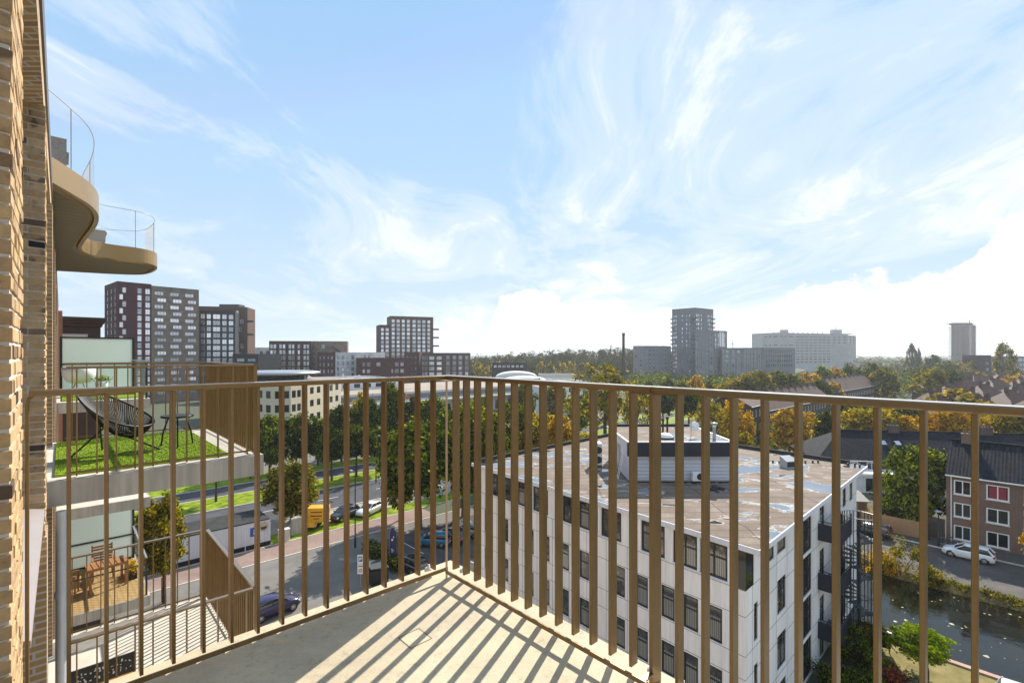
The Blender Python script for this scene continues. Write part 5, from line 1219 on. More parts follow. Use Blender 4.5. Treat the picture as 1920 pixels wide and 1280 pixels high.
terrace('terraced_house', 'brown brick terrace with a brown roof just beyond the orange trees', (66.5, 126), (105, 160), 10, 6.6, 10.6, 'brick_terr', 'tiles_brown', wgrid(51, (.8, 3.9)), [(.01 + .108 * j, .9, .8) for j in range(10)])
terrace('terraced_house', 'farther brown terrace in line with the first, ending left of the big dark tree', (122, 182), (165, 220), 10, 7.2, 11.4, 'brick_terr', 'tiles_brown', wgrid(57, (.8, 3.9)), [(.04 + .115 * j, 1.0, .8) for j in range(9)])
terrace('terraced_house', 'brown terrace behind the left part of the big dark tree', (182, 262), (215, 290), 10, 8.5, 12.5, 'brick_terr', 'tiles_brown', wgrid(43, (.8, 4.2)), ((.2, 1.2, .9), (.6, 1.2, .9)))
terrace('terraced_house', 'dark brick terrace end seen beside the orange tree on the avenue', (52.5, 107), (60, 115), 9, 9.5, 12, 'brick_dark', 'tiles_brown', wgrid(11, (.8, 3.8, 6.8)), ((.1, 1.2, .9),))
rows_ = ('nearest', 'second', 'third', 'fourth', 'farthest'); cols_ = ('leftmost', 'second', 'third', 'fourth', 'fifth', 'sixth')
rr = random.Random(8)
for k, (px, D, st_) in enumerate(((1768, 122, 12.5), (1748, 146, 13), (1780, 172, 13.5), (1745, 204, 14.5), (1772, 246, 16))):
    for j in range(5 if k < 3 else 6):
        A = W(px, D) + Vector((st_ * j, st_ * j * .10 + rr.uniform(-1, 1), 0)); ex_ = st_ - 2.6
        terrace('red_roofed_house', cols_[j] + ' house from the left in the ' + rows_[k] + ' row of red hipped roofs', A, A + Vector((ex_, ex_ * .10, 0)), 9, 5.0 + .35 * k, 9.4 + .3 * k, 'brick_terr', 'tiles_red', wgrid(ex_, (.8, 3.2)), [(.36, .9, .9), (.64, .9, .9)], hipA=True, hipB=True)
terrace('red_roofed_house', 'single brown gable house between the big dark tree and the poplar', W(1800, 225), W(1825, 222), 12, 7, 12.5, 'brick_terr', 'tiles_red', wgrid(6, (.8, 3.8)), ())

# ------------------------------------------------------------------ the skyline
def E(P, i, pxs): return [edge_t(P[i], P[(i + 1) % len(P)], x) for x in pxs]
def chain(*a): return [W(*q) for q in a]
def winpx(p, q, spans, zs, h, cols, rows, fm, gm, fw=.1, shift=0, keep=None):
    out = []
    for i, (a, b) in enumerate(spans):
        t0, t1 = edge_t(p, q, a), edge_t(p, q, b)
        for j, z in enumerate(zs):
            if keep and not keep(i, j): continue
            out.append(((t0 + t1) / 2 + (shift if j % 2 else 0), z, abs(t1 - t0), h, cols, rows, fm, gm, fw))
    return out
pL, pM, pR = W(196, 217), W(220, 203), W(373, 226)
tmid = edge_t(pM, pR, 284); pm2 = pM + (pR - pM).normalized() * tmid
zs = [51.6 - 4.6 - 2.93 * k for k in range(16)]
wf = winpx(pM, pm2, [(229.5, 236.5)], zs, 2.2, 1, 2, 'white', 'glass_bright', .12, -1.0) + winpx(pM, pm2, [(257.5, 266), ], zs, 2.4, 1, 2, 'darkgrey', 'glass_bright', .1) + winpx(pM, pm2, [(272.5, 281.5)], zs, 2.4, 2, 1, 'darkgrey', 'glass_bright', .1)
ws = winpx(pL, pM, [(199, 202), (206, 209), (213, 216)], zs, 2.2, 1, 1, 'brick_purple', 'glass_dark', .1)
block('apartment_tower', 'aubergine brick half of the tall tower at the left skyline', [pL, pM, pm2], 51.6, 'brick_purple', {0: ws, 1: wf}, dep=.2)
wf = winpx(pm2, pR, [(289.5, 307), (319, 336), (347, 363.5)], zs, 1.75, 3, 1, 'darkgrey', 'glass_bright', .14, 1.05)
e2 = (pR - pm2); nb = Vector((-e2.y, e2.x, 0)).normalized()
block('apartment_tower', 'grey brown brick half of the tall tower at the left skyline', [pm2, pR, pR + nb * 17, pm2 + nb * 17], 51.0, 'brick_grey', {0: wf}, dep=.2)
p, q = W(374, 232), W(441, 238); zs = [42.2 - 4.2 - 3.02 * k for k in range(12)]
block('apartment_tower', 'anthracite flat block with a grid of bright windows beside the tall tower', [p, q], 42.2, 'brick_black', {0: winpx(p, q, [(376, 384), (387.5, 395.5), (399, 413), (416.5, 425), (428.5, 437.5)], zs, 2.35, 2, 1, 'darkgrey', 'glass_bright', .1)}, dep=.15)
t, P_ = block('apartment_tower', 'brown block rising behind the anthracite flats', [W(370, 252), W(464, 258)], 46.0, 'brick_brown', {0: winpx(W(370, 252), W(464, 258), [(443, 447), (448, 452.5), (451, 456.5)], [43 - 1.2 - 4.4 * k for k in range(7)], 2.2, 1, 1, 'white', 'glass_bright', .12, keep=lambda i, j: (i + j) % 3 == 0)})
for z in (38, 31): b = MB(); b.obox(W(463.4, 257.5, z), Vector((3, .2, 0)), Vector((0, 1.5, 0)), (0, 0, 1.0)); b.build('balcony', M['darkgrey'], t)
b = MB(); b.obox(W(411, 258, 46), (10, .6, 0), (0, 6, 0), (0, 0, 1.6)); b.build('lift_housing', M['darkgrey'], t)
p, q = W(436, 224), W(484, 222)
block('flat_building', 'low anthracite block with two window bands right of the anthracite flats', [p, q], 21.2, 'brick_black', {0: winpx(p, q, [(444, 458), (464, 479)], [17.6, 14.4, 11], 1.5, 3, 1, 'darkgrey', 'glass_bright')})
p, q = W(466, 300), W(508, 300)
block('flat_building', 'whitewashed block peeping out between two dark buildings', [p, q], 25.2, 'brick_pale', {0: winpx(p, q, [(487, 493), (472, 478), (499, 504)], [21, 17.5, 14], 2, 2, 1, 'darkgrey', 'glass_dark')})
p, q = W(504.5, 250), W(584, 254); zs = [27.9 - 3.9 - 2.97 * k for k in range(8)]
block('apartment_block', 'maroon block with tall gold framed windows', [p, q], 27.9, 'brick_maroon', {0: winpx(p, q, [(506.5, 511.5), (512.8, 517.8), (523.5, 528.5), (530, 535), (541, 546), (547.5, 552), (558, 562.5), (569, 573.5), (575, 579.5)], zs, 2.15, 1, 1, 'conc_light', 'glass_bright', .2)})
p, q = W(584, 257), W(651, 262)
t, P_ = block('apartment_block', 'grey brown brick block with an outside stair joined to the maroon block', [p, q], 28.0, 'brick_grey', {0: winpx(p, q, [(587, 591), ], [23.5 - 3 * k for k in range(6)], 1.9, 1, 1, 'black', 'glass_dark') + winpx(p, q, [(603, 609)], [24.2, 18], 1.8, 2, 1, 'white', 'glass')})
e3 = (q - p).normalized(); b = MB(); b.obox(p + e3 * 10.5 - Vector((-e3.y, e3.x, 0)) * 1.2 + Vector((0, 0, 24.5)), e3 * 6 + Vector((0, 0, -4.5)), Vector((-e3.y, e3.x, 0)) * 1.15, (0, 0, .9)); b.build('outside_stair', M['darkgrey'], t)
p, q = W(595, 238), W(629, 240)
block('flat_building', 'dark maroon house left of the whitewashed flats', [p, q], 22.0, 'brick_maroon', {0: winpx(p, q, [(599, 602), (606, 609), (614, 617), (621, 624)], [18.3, 15, 11.6, 8.4], 1.8, 1, 1, 'darkgrey', 'glass')})
p, q = W(629, 240), W(722, 250); zs = [22 - 3.4 - 2.95 * k for k in range(6)]
block('flat_building', 'whitewashed brick flats with dark windows', [p, q], 22.0, 'brick_pale', {0: winpx(p, q, [(631.5, 635.5), (641, 645.5), (650, 654.5), (659, 663.5), (682, 686), (690, 693)], zs, 1.9, 2, 1, 'darkgrey', 'glass')})
p, q = W(668, 232), W(772, 240)
block('apartment_block', 'wide purple brown block with a few bright windows', [p, q], 19.3, 'brick_maroon', {0: winpx(p, q, [(680, 684), (688, 694), (706, 713), (734, 737), (741, 747), (751, 757)], [15.3, 12, 8.6, 5.2], 1.7, 2, 1, 'grey', 'glass', keep=lambda i, j: (i * 7 + j * 3) % 4 != 1)})
p, q = W(758, 262), W(786, 262)
block('flat_building', 'narrow dark brown house in front of the grid tower', [p, q], 22.2, 'brick_maroon', {0: winpx(p, q, [(762, 765), (770, 773), (778, 781)], [18.5, 15.5, 12.5, 9.5], 1.6, 1, 1, 'darkgrey', 'glass')})
p, q = W(785, 270), W(882, 276); zs = [21.6 - 3.6 - 2.95 * k for k in range(6)]
block('apartment_block', 'dark block with white framed windows right below the grid tower', [p, q], 21.8, 'brick_brown', {0: winpx(p, q, [(786.5, 790), (792, 795.5), (797.5, 801)], zs, 1.9, 1, 1, 'grey', 'glass', .12) + winpx(p, q, [(805, 814), (819, 828)], zs, 1.8, 2, 1, 'white', 'glass_bright', .2) + winpx(p, q, [(837, 843), (849, 855), (860, 866.5), (872, 878)], zs, 2.1, 2, 1, 'grey', 'glass', .16)})
p, q = W(732, 340), W(812.5, 352); zs = [47.9 - 4.6 - 2.93 * k for k in range(11)]
t, P_ = block('apartment_tower', 'dark grid tower with square white windows, tallest left of the railing corner', [p, q], 47.9, 'brick_brown', {0: winpx(p, q, [(734.5, 740), (744, 749.5), (753.5, 759), (763, 768.5), (773.5, 779.5), (783, 788.5), (792, 797.5), (801.5, 806.5)], zs, 2.1, 2, 1, 'white', 'glass_bright', .2)})
for k in range(4): b = MB(); b.obox(W(812.2, 351, 38.5 - 6 * k), (4, .3, 0), (0, 2, 0), (0, 0, 1.1)); b.build('balcony', M['darkgrey'], t)
p, q = W(712, 338), W(732, 341); zs = [41.6 - 4.4 - 2.93 * k for k in range(9)]
block('apartment_tower', 'lower shoulder of the dark grid tower', [p, q], 41.6, 'brick_maroon', {0: winpx(p, q, [(714.5, 719.5), (723, 729)], zs, 2.1, 2, 1, 'white', 'glass_bright', .2)})
# right of the chimney
p, q, r_ = W(1187, 336), W(1208, 330), W(1258, 342)
block('slab_block', 'grey slab block with pale ribs left of the tall grey tower', [p, q, r_], 26.8, 'slab_mid', {0: winpx(p, q, [(1190, 1194), (1199, 1203)], [21.5 - 3 * k for k in range(6)], 2, 1, 1, 'slab_pale', 'glass'), 1: winpx(q, r_, [(1210, 1214), (1217, 1221), (1224, 1228), (1231, 1234), (1246, 1250)], [22.5 - 3 * k for k in range(7)], 2.2, 1, 1, 'slab_pale', 'glass', .25)})
p, q, r_ = W(1260, 348), W(1303, 335), W(1337.5, 348); zs = [53 - 6 - 2.98 * k for k in range(14)]
t, P_ = block('apartment_tower', 'tallest grey tower of the right skyline with stacked corner balconies', [p, q, r_], 53.2, 'slab_grey', {0: winpx(p, q, [(1262, 1265), (1266, 1269), (1278, 1280.5), (1286, 1288.5), (1292, 1294)], zs, 1.9, 1, 1, 'slab_mid', 'glass_bright', .15, keep=lambda i, j: (i * 5 + j * 3) % 7 != 2),
    1: winpx(q, r_, [(1305.5, 1308), (1309, 1311.5), (1314.5, 1316.5), (1327, 1328.7), (1330, 1331.7), (1334, 1335.8)], zs[:8], 2.1, 1, 1, 'slab_mid', 'glass_bright', .15)}, cap='slab_mid')
for k in range(13):
    for px, D, w in ((1258.6, 348, 2.2), (1298, 336.2, 3.6), (1337.2, 347.6, 1.6)):
        b = MB(); z = 45.6 - 2.98 * k
        if px > 1330 and k > 5: continue
        b.obox(W(px, D - 1.2, z), (w, 0, 0), (0, 2, 0), (0, 0, .9)); b.build('balcony', M['slab_grey'], t)
p, q, r_ = W(1303, 328), W(1338, 318), W(1363.5, 326); zs = [36.5 - 4.3 - 2.98 * k for k in range(10)]
t, P_ = block('apartment_tower', 'mid height grey tower with white strips joined to the tallest one', [p, q, r_], 36.6, 'slab_mid', {0: winpx(p, q, [(1305, 1310), (1313, 1316), (1318, 1321), (1324, 1327), (1331, 1336)], zs, 2, 1, 1, 'slab_pale', 'glass', .2), 1: winpx(q, r_, [(1341, 1343), (1346, 1348), (1358, 1360)], zs, 2.4, 1, 1, 'slab_pale', 'glass_bright', .2)})
for a, b_ in ((1348.5, 1351.5), (1353, 1356.5)):
    t0, t1 = edge_t(q, r_, a), edge_t(q, r_, b_); e3 = (r_ - q).normalized(); b = MB(); b.obox(q + e3 * t0 - Vector((-e3.y, e3.x, 0)) * .3 + Vector((0, 0, 26)), e3 * (t1 - t0), Vector((-e3.y, e3.x, 0)) * .3, (0, 0, 9.6)); b.build('white_strip', M['white'], t)
p, q, r_ = W(1353, 318), W(1432, 306), W(1491, 326)
zs = [25 - 3.4 - 3.0 * k for k in range(6)]
block('slab_block', 'long ribbed grey block in front of the huge slab flats', [p, q, r_], 25.2, 'slab_mid', {0: winpx(p, q, [(1355, 1358), (1360, 1367), (1372, 1378), (1382, 1388), (1395, 1398), (1401, 1405), (1408, 1411), (1415, 1418), (1422, 1426)], zs, 2.2, 1, 1, 'slab_pale', 'glass', .3), 1: winpx(q, r_, [(1437 + 4.2 * k, 1439.3 + 4.2 * k) for k in range(12)], zs[:4], 2.4, 1, 1, 'slab_pale', 'glass_dark', .15)}, cap='slab_pale')
hs = chain((1430, 575), (1462, 560), (1490, 572), (1560, 592), (1590, 588), (1605, 604))
zh = [46 - 5.2 - 3.35 * k for k in range(10)]
t = thing('slab_block', 'huge pale slab block of galleries with roof huts on the right skyline', 'building', W(1520, 600)); mb = MB()
spans = [[(1433, 1438), (1441, 1446), (1450, 1458)], [(1464, 1468), (1471, 1475), (1479, 1487)], [(1493 + 8.3 * k, 1499 + 8.3 * k) for k in range(8)], [(1563, 1567), (1572, 1576), (1581, 1587)], [(1593, 1596), (1599, 1602)]]
for i in range(5):
    facade(mb, t, hs[i], hs[i + 1], 0, 46 if i < 4 else 44, winpx(hs[i], hs[i + 1], spans[i], zh if i == 2 else zh[::3] if i in (0, 1) else zh[:3], 2.0, 2, 1, 'slab_pale', 'glass_dark', .3), .5, 0)
bk_ = [p + Vector((-4, 18, 0)) for p in reversed(hs)]
for a, b_ in zip([hs[-1]] + bk_, bk_ + [hs[0]]): facade(mb, t, a, b_, 0, 44 if a == hs[-1] else 46, [])
mb.build('wall', M['slab_pale'], t)
b = MB(); b.add([(p.x, p.y, 46) for p in hs] + [(p.x, p.y, 46) for p in bk_], [tuple(range(12))]); b.build('roof', M['roof_tan'], t)
b = MB()
for i in range(5):
    d = (hs[i + 1] - hs[i]).normalized(); n3 = Vector((d.y, -d.x, 0))
    for k in range(9): b.obox(hs[i] + n3 * .0 + Vector((0, 0, 46 - .6 - 3.35 * k - (2 if i == 4 else 0))), d * (hs[i + 1] - hs[i]).length, n3 * .5, (0, 0, .55))
b.build('gallery_bands', M['slab_pale'], t)
for px, D, w, h in ((1467, 575, 7, 4.2), (1562, 600, 11, 5.5)): b = MB(); b.obox(W(px, D, 46), (w, 0, 0), (0, 6, 0), (0, 0, h)); b.build('roof_hut', M['slab_pale'], t)
MB().tube([W(1567, 602, 51.5), W(1567, 602, 55)], .4, 8).build('mast', M['grey'], t)
for k in range(11): px = 1450 + 9.2 * k; MB().obox(W(px, 590, 46), (.9, 0, 0), (0, .9, 0), (0, 0, 1.8)).build('roof_flue', M['slab_pale'], t)
p, q, r_ = W(1783.5, 720), W(1816, 700), W(1829.5, 716)
t, P_ = block('apartment_tower', 'lone rose brown tower with a crane at the far right', [p, q, r_], 64, 'slab_rose', {0: winpx(p, q, [(1786, 1789), (1793, 1797), (1803, 1810)], [59 - 3.0 * k for k in range(14)], 1.6, 2, 1, 'slab_rose', 'glass_dark', .12), 1: winpx(q, r_, [(1818, 1822)], [59 - 3 * k for k in range(14)], 1.6, 1, 1, 'slab_rose', 'glass_dark', .12)})
for k in range(15):
    for px, D in ((1782.6, 719), (1828.4, 714)): b = MB(); b.obox(W(px, D - 1.5, 60 - 3 * k), (2.4, 0, 0), (0, 4, 0), (0, 0, 1.2)); b.build('balcony', M['slab_rose'], t)
b = MB(); b.obox(W(1781, 712, 65.3), (40, 0, 0), (0, 8, 0), (0, 0, .5)); b.build('roof_canopy', M['darkgrey'], t); b = MB(); b.obox(W(1789, 712, 64), (27, 0, 0), (0, 8, 0), (0, 0, 3.2)); b.build('roof_hut', M['darkgrey'], t)
cr = thing('crane', 'small roof crane on top of the lone rose brown tower', 'crane', W(1818, 712, 67.2))
MB().tube([W(1818, 712, 67.2), W(1818, 712, 70.5)], .5, 6).build('mast', M['darkgrey'], cr); MB().tube([W(1822, 712, 69.5), W(1817, 712, 70.5), W(1793, 712, 75)], .3, 5).build('jib', M['grey'], cr)
p, q = W(1845, 330), W(1858.5, 330)
block('flat_building', 'dark brown tower block stub left of the tall poplar', [p, q], 20.5, 'brick_dark', {0: winpx(p, q, [(1849, 1854)], [14, 10], 1.6, 2, 1, 'grey', 'glass')})
p, q = W(1898, 345), W(1990, 350)
block('flat_building', 'grey flats with white balcony bands at the right frame edge', [p, q], 19.5, 'slab_mid', {0: winpx(p, q, [(1900 + 9 * k, 1907 + 9 * k) for k in range(9)], [16.2, 12.8, 9.4, 6], 1.7, 3, 1, 'white', 'glass', .3)}, cap='slab_pale')
wt = thing('wind_turbine', 'white wind turbine peeping over the ribbed block', 'wind turbine', W(1374, 950))
MB().lathe([(1.8, 0), (1.1, 41)], 10, W(1374, 950)).build('mast', M['white'], wt); MB().obox(W(1373, 948, 41), (2, 0, 0), (0, 5, 0), (0, 0, 2)).build('nacelle', M['white'], wt)
for k in range(3):
    a = R(95 + 120 * k); c = W(1374, 947.5, 42); d = Vector((math.cos(a), 0, math.sin(a))); n3 = Vector((-d.z, 0, d.x))
    MB().add([c - n3 * .7, c + n3 * .7, c + d * 10 + n3 * .5, c + d * 10 - n3 * .3, c - n3 * .7 + Vector((0, .4, 0)), c + n3 * .7 + Vector((0, .4, 0)), c + d * 10 + n3 * .5 + Vector((0, .2, 0)), c + d * 10 - n3 * .3 + Vector((0, .2, 0))], ((0, 1, 2, 3), (7, 6, 5, 4), (0, 4, 5, 1), (1, 5, 6, 2), (2, 6, 7, 3), (3, 7, 4, 0))).build('blade', M['white'], wt)
cm_ = thing('chimney_stack', 'slim dark factory chimney standing alone beside the grey slab block', 'chimney', W(1169, 300))
MB().lathe([(1.25, 0), (1.0, 12), (.8, 32.5)], 14, W(1169, 300)).build('shaft', M['brick_dark'], cm_); MB().lathe([(.95, 32.5), (1.0, 33), (1.0, 34), (.7, 34.2)], 14, W(1169, 300)).build('rim', M['darkgrey'], cm_)
# beige round office, shops along the avenue, arched halls
pts = [W(455, 122), W(478, 113.5), W(512, 110), W(545, 111.5), W(566, 115.5), W(577, 122)]
t = thing('round_office', 'beige round fronted office with a floating round roof behind the left railing', 'building', W(515, 125)); mb = MB()
for a, b_ in zip(pts, pts[1:]):
    L_ = (b_ - a).length; ww = [(L_ * .28, z, min(2.0, L_ * .36), 1.7, 2, 1, 'black', 'glass_dark', .12) for z in (4.2, 7.7, 10.9)] + [(L_ * .74, z, min(1.8, L_ * .34), 1.7, 1, 1, 'black', 'glass_dark', .12) for z in (4.2, 7.7, 10.9)]
    facade(mb, t, a, b_, 0, 14.3, ww, .15)
facade(mb, t, pts[-1], pts[-1] + Vector((2, 18, 0)), 0, 14.3, [(2 + 3.4 * k, z, 1.8, 1.7, 2, 1, 'black', 'glass_dark', .12) for k in range(5) for z in (4.2, 7.7, 10.9)]); facade(mb, t, pts[0] + Vector((-2, 18, 0)), pts[0], 0, 14.3, [])
mb.build('wall', plain('cream render', (.58, .50, .36), .7, 0, .05, 1), t)
cpt = W(512, 124); ring = lambda dr: [cpt + (p - cpt) * dr for p in pts]
b = MB(); b.prism([(p.x, p.y) for p in pts] + [tuple((pts[-1] + Vector((2, 18, 0)))[:2]), tuple((pts[0] + Vector((-2, 18, 0)))[:2])], 14.3, 14.35); b.build('terrace_roof', M['roof_tan'], t)
MB().lathe([(8.2, 14.35), (8.2, 15.9)], 40, (cpt.x, cpt.y, 0)).build('attic_glazing', M['glass_dark'], t)
MB().lathe([(10.6, 15.9), (11.2, 16.1), (11.2, 16.45), (9.8, 16.7), (.1, 16.9)], 56, (cpt.x, cpt.y, 0)).build('round_roof', M['grey'], t)
sp_ = thing('shop_row', 'low row of shops with a white canopy and tan flat roof along the avenue', 'building', G(90, 150)); mb = MB(); c4 = [G(44, 140), G(150, 138), G(150, 180), G(44, 180)]
facade(mb, sp_, c4[0], c4[1], 0, 8.6, [(4 + 6.2 * k, .3, 4.6, 3.6, 3, 1, 'darkgrey', 'glass_dark', .12) for k in range(16)])
for i in (1, 2, 3): facade(mb, sp_, c4[i], c4[(i + 1) % 4], 0, 8.6, [])
mb.build('wall', M['white_wall'], sp_); b = MB(); b.prism([tuple(p[:2]) for p in c4], 8.6, 8.75); b.build('roof', M['roof_tan'], sp_)
b = MB(); b.obox(c4[0] - V * 3.2 + Vector((0, 0, 5.4)), c4[1] - c4[0], V * 3.15, (0, 0, .55)); b.build('canopy', M['conc_light'], sp_)
b = MB(); b.obox(c4[0] - V * .3 + Vector((0, 0, 6.6)), (c4[1] - c4[0]) * .9, V * .28, (0, 0, 1.5)); b.build('fascia', M['slab_grey'], sp_)
for k in range(7): MB().tube([c4[0] + U * (6 + 15 * k) - V * 3 , c4[0] + U * (6 + 15 * k) - V * 3 + Vector((0, 0, 5.4))], .15, 6).build('column', M['conc_light'], sp_)
tm_ = text_mesh('OI', 2.3, plain('red letters', (.45, .02, .03), .5), .06, bold=.03); tt = edge_t(c4[0], c4[1], 763); obj('lettering', tm_, sp_, c4[0] + (c4[1] - c4[0]).normalized() * tt - V * .42 + Vector((0, 0, 6.55)) - origin(sp_), GRID)
c4 = [G(40, 160), G(92, 159), G(92, 190), G(40, 190)]; t, P_ = block('flat_building', 'white storey with a tan roof set back above the shops', c4, 12.2, 'white_wall', {0: [(3 + 4 * k, 9.4, 2.2, 1.4, 2, 1, 'darkgrey', 'glass_dark', .1) for k in range(12)]})
for k, (f, s) in enumerate(((55, 168), (63, 172), (78, 165))): v_ = thing('roof_vent', ('left', 'middle', 'right')[k] + ' grey roof unit on the tan roof above the shops', 'vent', G(f, s, 11.75), GRID, 'roof units above the shops'); MB().box(-1, 1, -.8, .8, .2, 1.5).build('casing', M['white_wall'], v_); MB().box(-.9, .9, -.7, .7, 0, .2).build('base', M['tar'], v_); MB().lathe([(.5, 1.5), (.5, 1.7), (.1, 1.8)], 10).build('fan_cowl', M['grey'], v_)
for k, (px, D, w, z, lab) in enumerate(((969, 262, 24, 11.2, 'arched white hall roof in front of the wooded hill'), (985, 235, 26, 9.6, 'nearer low arched hall roof just above the handrail'))):
    t = thing('arched_hall', lab, 'hall', W(px, D)); c = W(px, D); n_a = 18; vs = []
    for j in range(2):
        for i in range(n_a + 1): a = math.pi * i / n_a; vs.append((c.x - w / 2 * math.cos(a), c.y + 25 * j, z - 3.2 + 3.2 * math.sin(a)))
    MB().add(vs, [(i, i + 1, n_a + 2 + i, n_a + 1 + i) for i in range(n_a)], 0, True).build('roof', M['conc_light'], t)
    MB().add(vs[:n_a + 1] + [(c.x + w / 2, c.y, 0), (c.x - w / 2, c.y, 0)], [tuple(reversed(range(n_a + 3)))]).build('front_wall', M['white_wall'], t); MB().box(c.x - w / 2 + .02, c.x + w / 2 - .02, c.y + .05, c.y + 25, 0, z - 3.25).build('side_wall', M['white_wall'], t)
for k, (px, D, z, w, lab) in enumerate(((1010, 150, 11, 7, 'white shop house seen between two balusters right of the railing corner'), (1050, 165, 12, 8, 'white house half hidden behind the tall olive tree'), (965, 205, 9.0, 9, 'pale low hall behind the green trees'))):
    block('flat_building', lab, [W(px, D), W(px, D) + Vector((w, 2, 0))], z, 'white_wall', {0: [(1.4 + 2.4 * i, zz_, 1.2, 1.5, 1, 1, 'darkgrey', 'glass_dark', .1) for i in range(int(w / 2.4)) for zz_ in (4.5, 8.0)]})
block('flat_building', 'long dark low building under the orange row of trees before the wooded hill', [W(923, 330), W(988, 330)], 15.2, 'brick_black', {0: [(2 + 3 * i, 12.2, 1.8, 1.3, 1, 1, 'white', 'glass_bright', .2) for i in range(7)]})
block('flat_building', 'pale flat roofed hall on the right of the arched halls', [W(1012, 300), W(1078, 300)], 8.6, 'conc_light', {})
# ------------------------------------------------------------------ trees and plants
def leaf_mesh(name, mat, pts, nrm, leaf, seed):
    rs = np.random.RandomState(seed); n = len(pts)
    d = rs.normal(size=(n, 3)); d = d / np.linalg.norm(d, axis=1)[:, None]
    nn = d * .75 + nrm * .7; nn /= np.linalg.norm(nn, axis=1)[:, None] + 1e-9
    r = rs.normal(size=(n, 3)); a = np.cross(nn, r); a /= np.linalg.norm(a, axis=1)[:, None] + 1e-9; b = np.cross(nn, a)
    sz = (leaf * rs.uniform(.6, 1.35, n))[:, None]
    v = np.empty((n, 4, 3), 'f'); v[:, 0] = pts - a * sz * .62; v[:, 1] = pts + b * sz * .36 - nn * sz * .08; v[:, 2] = pts + a * sz * .62; v[:, 3] = pts - b * sz * .36 - nn * sz * .08
    me = bpy.data.meshes.new(name); me.vertices.add(n * 4); me.vertices.foreach_set('co', v.ravel())
    me.loops.add(n * 4); me.loops.foreach_set('vertex_index', np.arange(n * 4, dtype='i'))
    me.polygons.add(n); me.polygons.foreach_set('loop_start', np.arange(n, dtype='i') * 4); me.polygons.foreach_set('loop_total', np.full(n, 4, 'i'))
    me.materials.append(mat); me.update(); me.validate(); return me
def crown_points(seed, rx, h, nc, per, shape='round', spread=.30):
    rs = np.random.RandomState(seed); C = []
    lobes = rs.uniform(.56, 1.22, 8); ph = rs.uniform(0, 6.28)
    while len(C) < nc:
        p = rs.uniform(-1, 1, 3); q = np.linalg.norm(p)
        if q > 1 or q < .12: continue
        if q < .6 and rs.rand() < .55: continue
        z = (p[2] + 1) / 2; a = math.atan2(p[1], p[0]) + ph
        k = lobes[int((a % 6.283) / 6.2832 * 8) % 8] * (.85 + .3 * rs.rand())
        if shape == 'tall': k *= .55 + .75 * math.sin(math.pi * min(1, z * .85 + .12))
        elif shape == 'cone': k *= 1.25 - .95 * z
        elif shape == 'flat': k *= 1.0
        C.append((p[0] * rx * k, p[1] * rx * k, z * h))
    C = np.array(C); P = []; N = []
    for c in C:
        rc = spread * rx * rs.uniform(.6, 1.25); g = rs.normal(size=(per, 3)) * rc * np.array([.55, .55, .42]); P.append(c + g)
        out = c + g - np.array([0, 0, h * .42]); out /= np.linalg.norm(out, axis=1)[:, None] + 1e-6; out[:, 2] += .45; N.append(out)
    return C, np.concatenate(P), np.concatenate(N)
PROTO = {}
def tree_meshes(kind, var, shape='round', lod=0):
    key = (kind, var, shape, lod)
    if key not in PROTO:
        nc, per, leaf = ((112, 88, .30), (70, 50, .45), (38, 22, .85))[lod]
        if shape == 'sparse': nc = int(nc * .55); per = int(per * .5)
        C, P, N = crown_points(hash(kind) % 97 + var * 31 + 5 if False else sum(map(ord, kind)) + var * 31, 3.0, 6.6, nc, per, shape, .215 if shape != 'sparse' else .26)
        crown = leaf_mesh('crown', M[kind], P, N, leaf, var + 3)
        tb_ = MB(); rs = random.Random(var + 11)
        tb_.tube([(0, 0, -2.6), (.05, 0, -1.0), (.0, .06, .8), (.1, -.05, 2.6), (.05, .08, 4.6), (0, 0, 5.8)], [.24, .19, .16, .12, .07, .03], 8)
        idx = rs.sample(range(len(C)), 16 if lod == 0 else 8)
        for i in idx:
            c = Vector(C[i]); z0 = max(-.3, c.z * .45 - .4); b0 = Vector((0, 0, z0)); mid = b0.lerp(c, .5) + Vector((0, 0, .25))
            tb_.tube([b0, mid, c], [.075, .05, .018], 5)
        PROTO[key] = (crown, tb_.mesh('trunk', M['bark'], uv=False))
    return PROTO[key]
tree_n = [0]
def tree(label, p, ztop, r, kind, shape='round', lod=0, group=None, name='tree', base=0.0, low=.22):
    """p: foot; crown fills from low*height to the top"""
    tree_n[0] += 1; h = ztop - base; cr, tr = tree_meshes(kind, tree_n[0] % 3, shape, lod)
    t = thing(name, label, 'tree', (p[0], p[1], base), tree_n[0] * 2.4, group); ch = h * (1 - low)
    c = obj('crown', cr, t, (0, 0, h * low)); c.scale = (r / 3.05, r / 3.05, ch / 7.0)
    k = obj('trunk', tr, t, (0, 0, h * low)); k.scale = (max(.6, r / 3.2), max(.6, r / 3.2), ch / 7.0)
    if h * low > 2.6 * ch / 7.0:
        b = MB(); b.tube([(0, 0, 0), (0, 0, h * low - 2.3 * ch / 7.0)], [.26 * k.scale[0], .235 * k.scale[0]], 8); b.build('trunk_base', M['bark'], t, uv=False)
    return t
def treepx(label, px, D, ytop, rpx, kind, **kw): return tree(label, W(px, D), Zy(ytop, D), rpx / 910 * D, kind, **kw)
sD = lambda px, s: s / (-.6807 * (px - 960) / 910 + .7325)
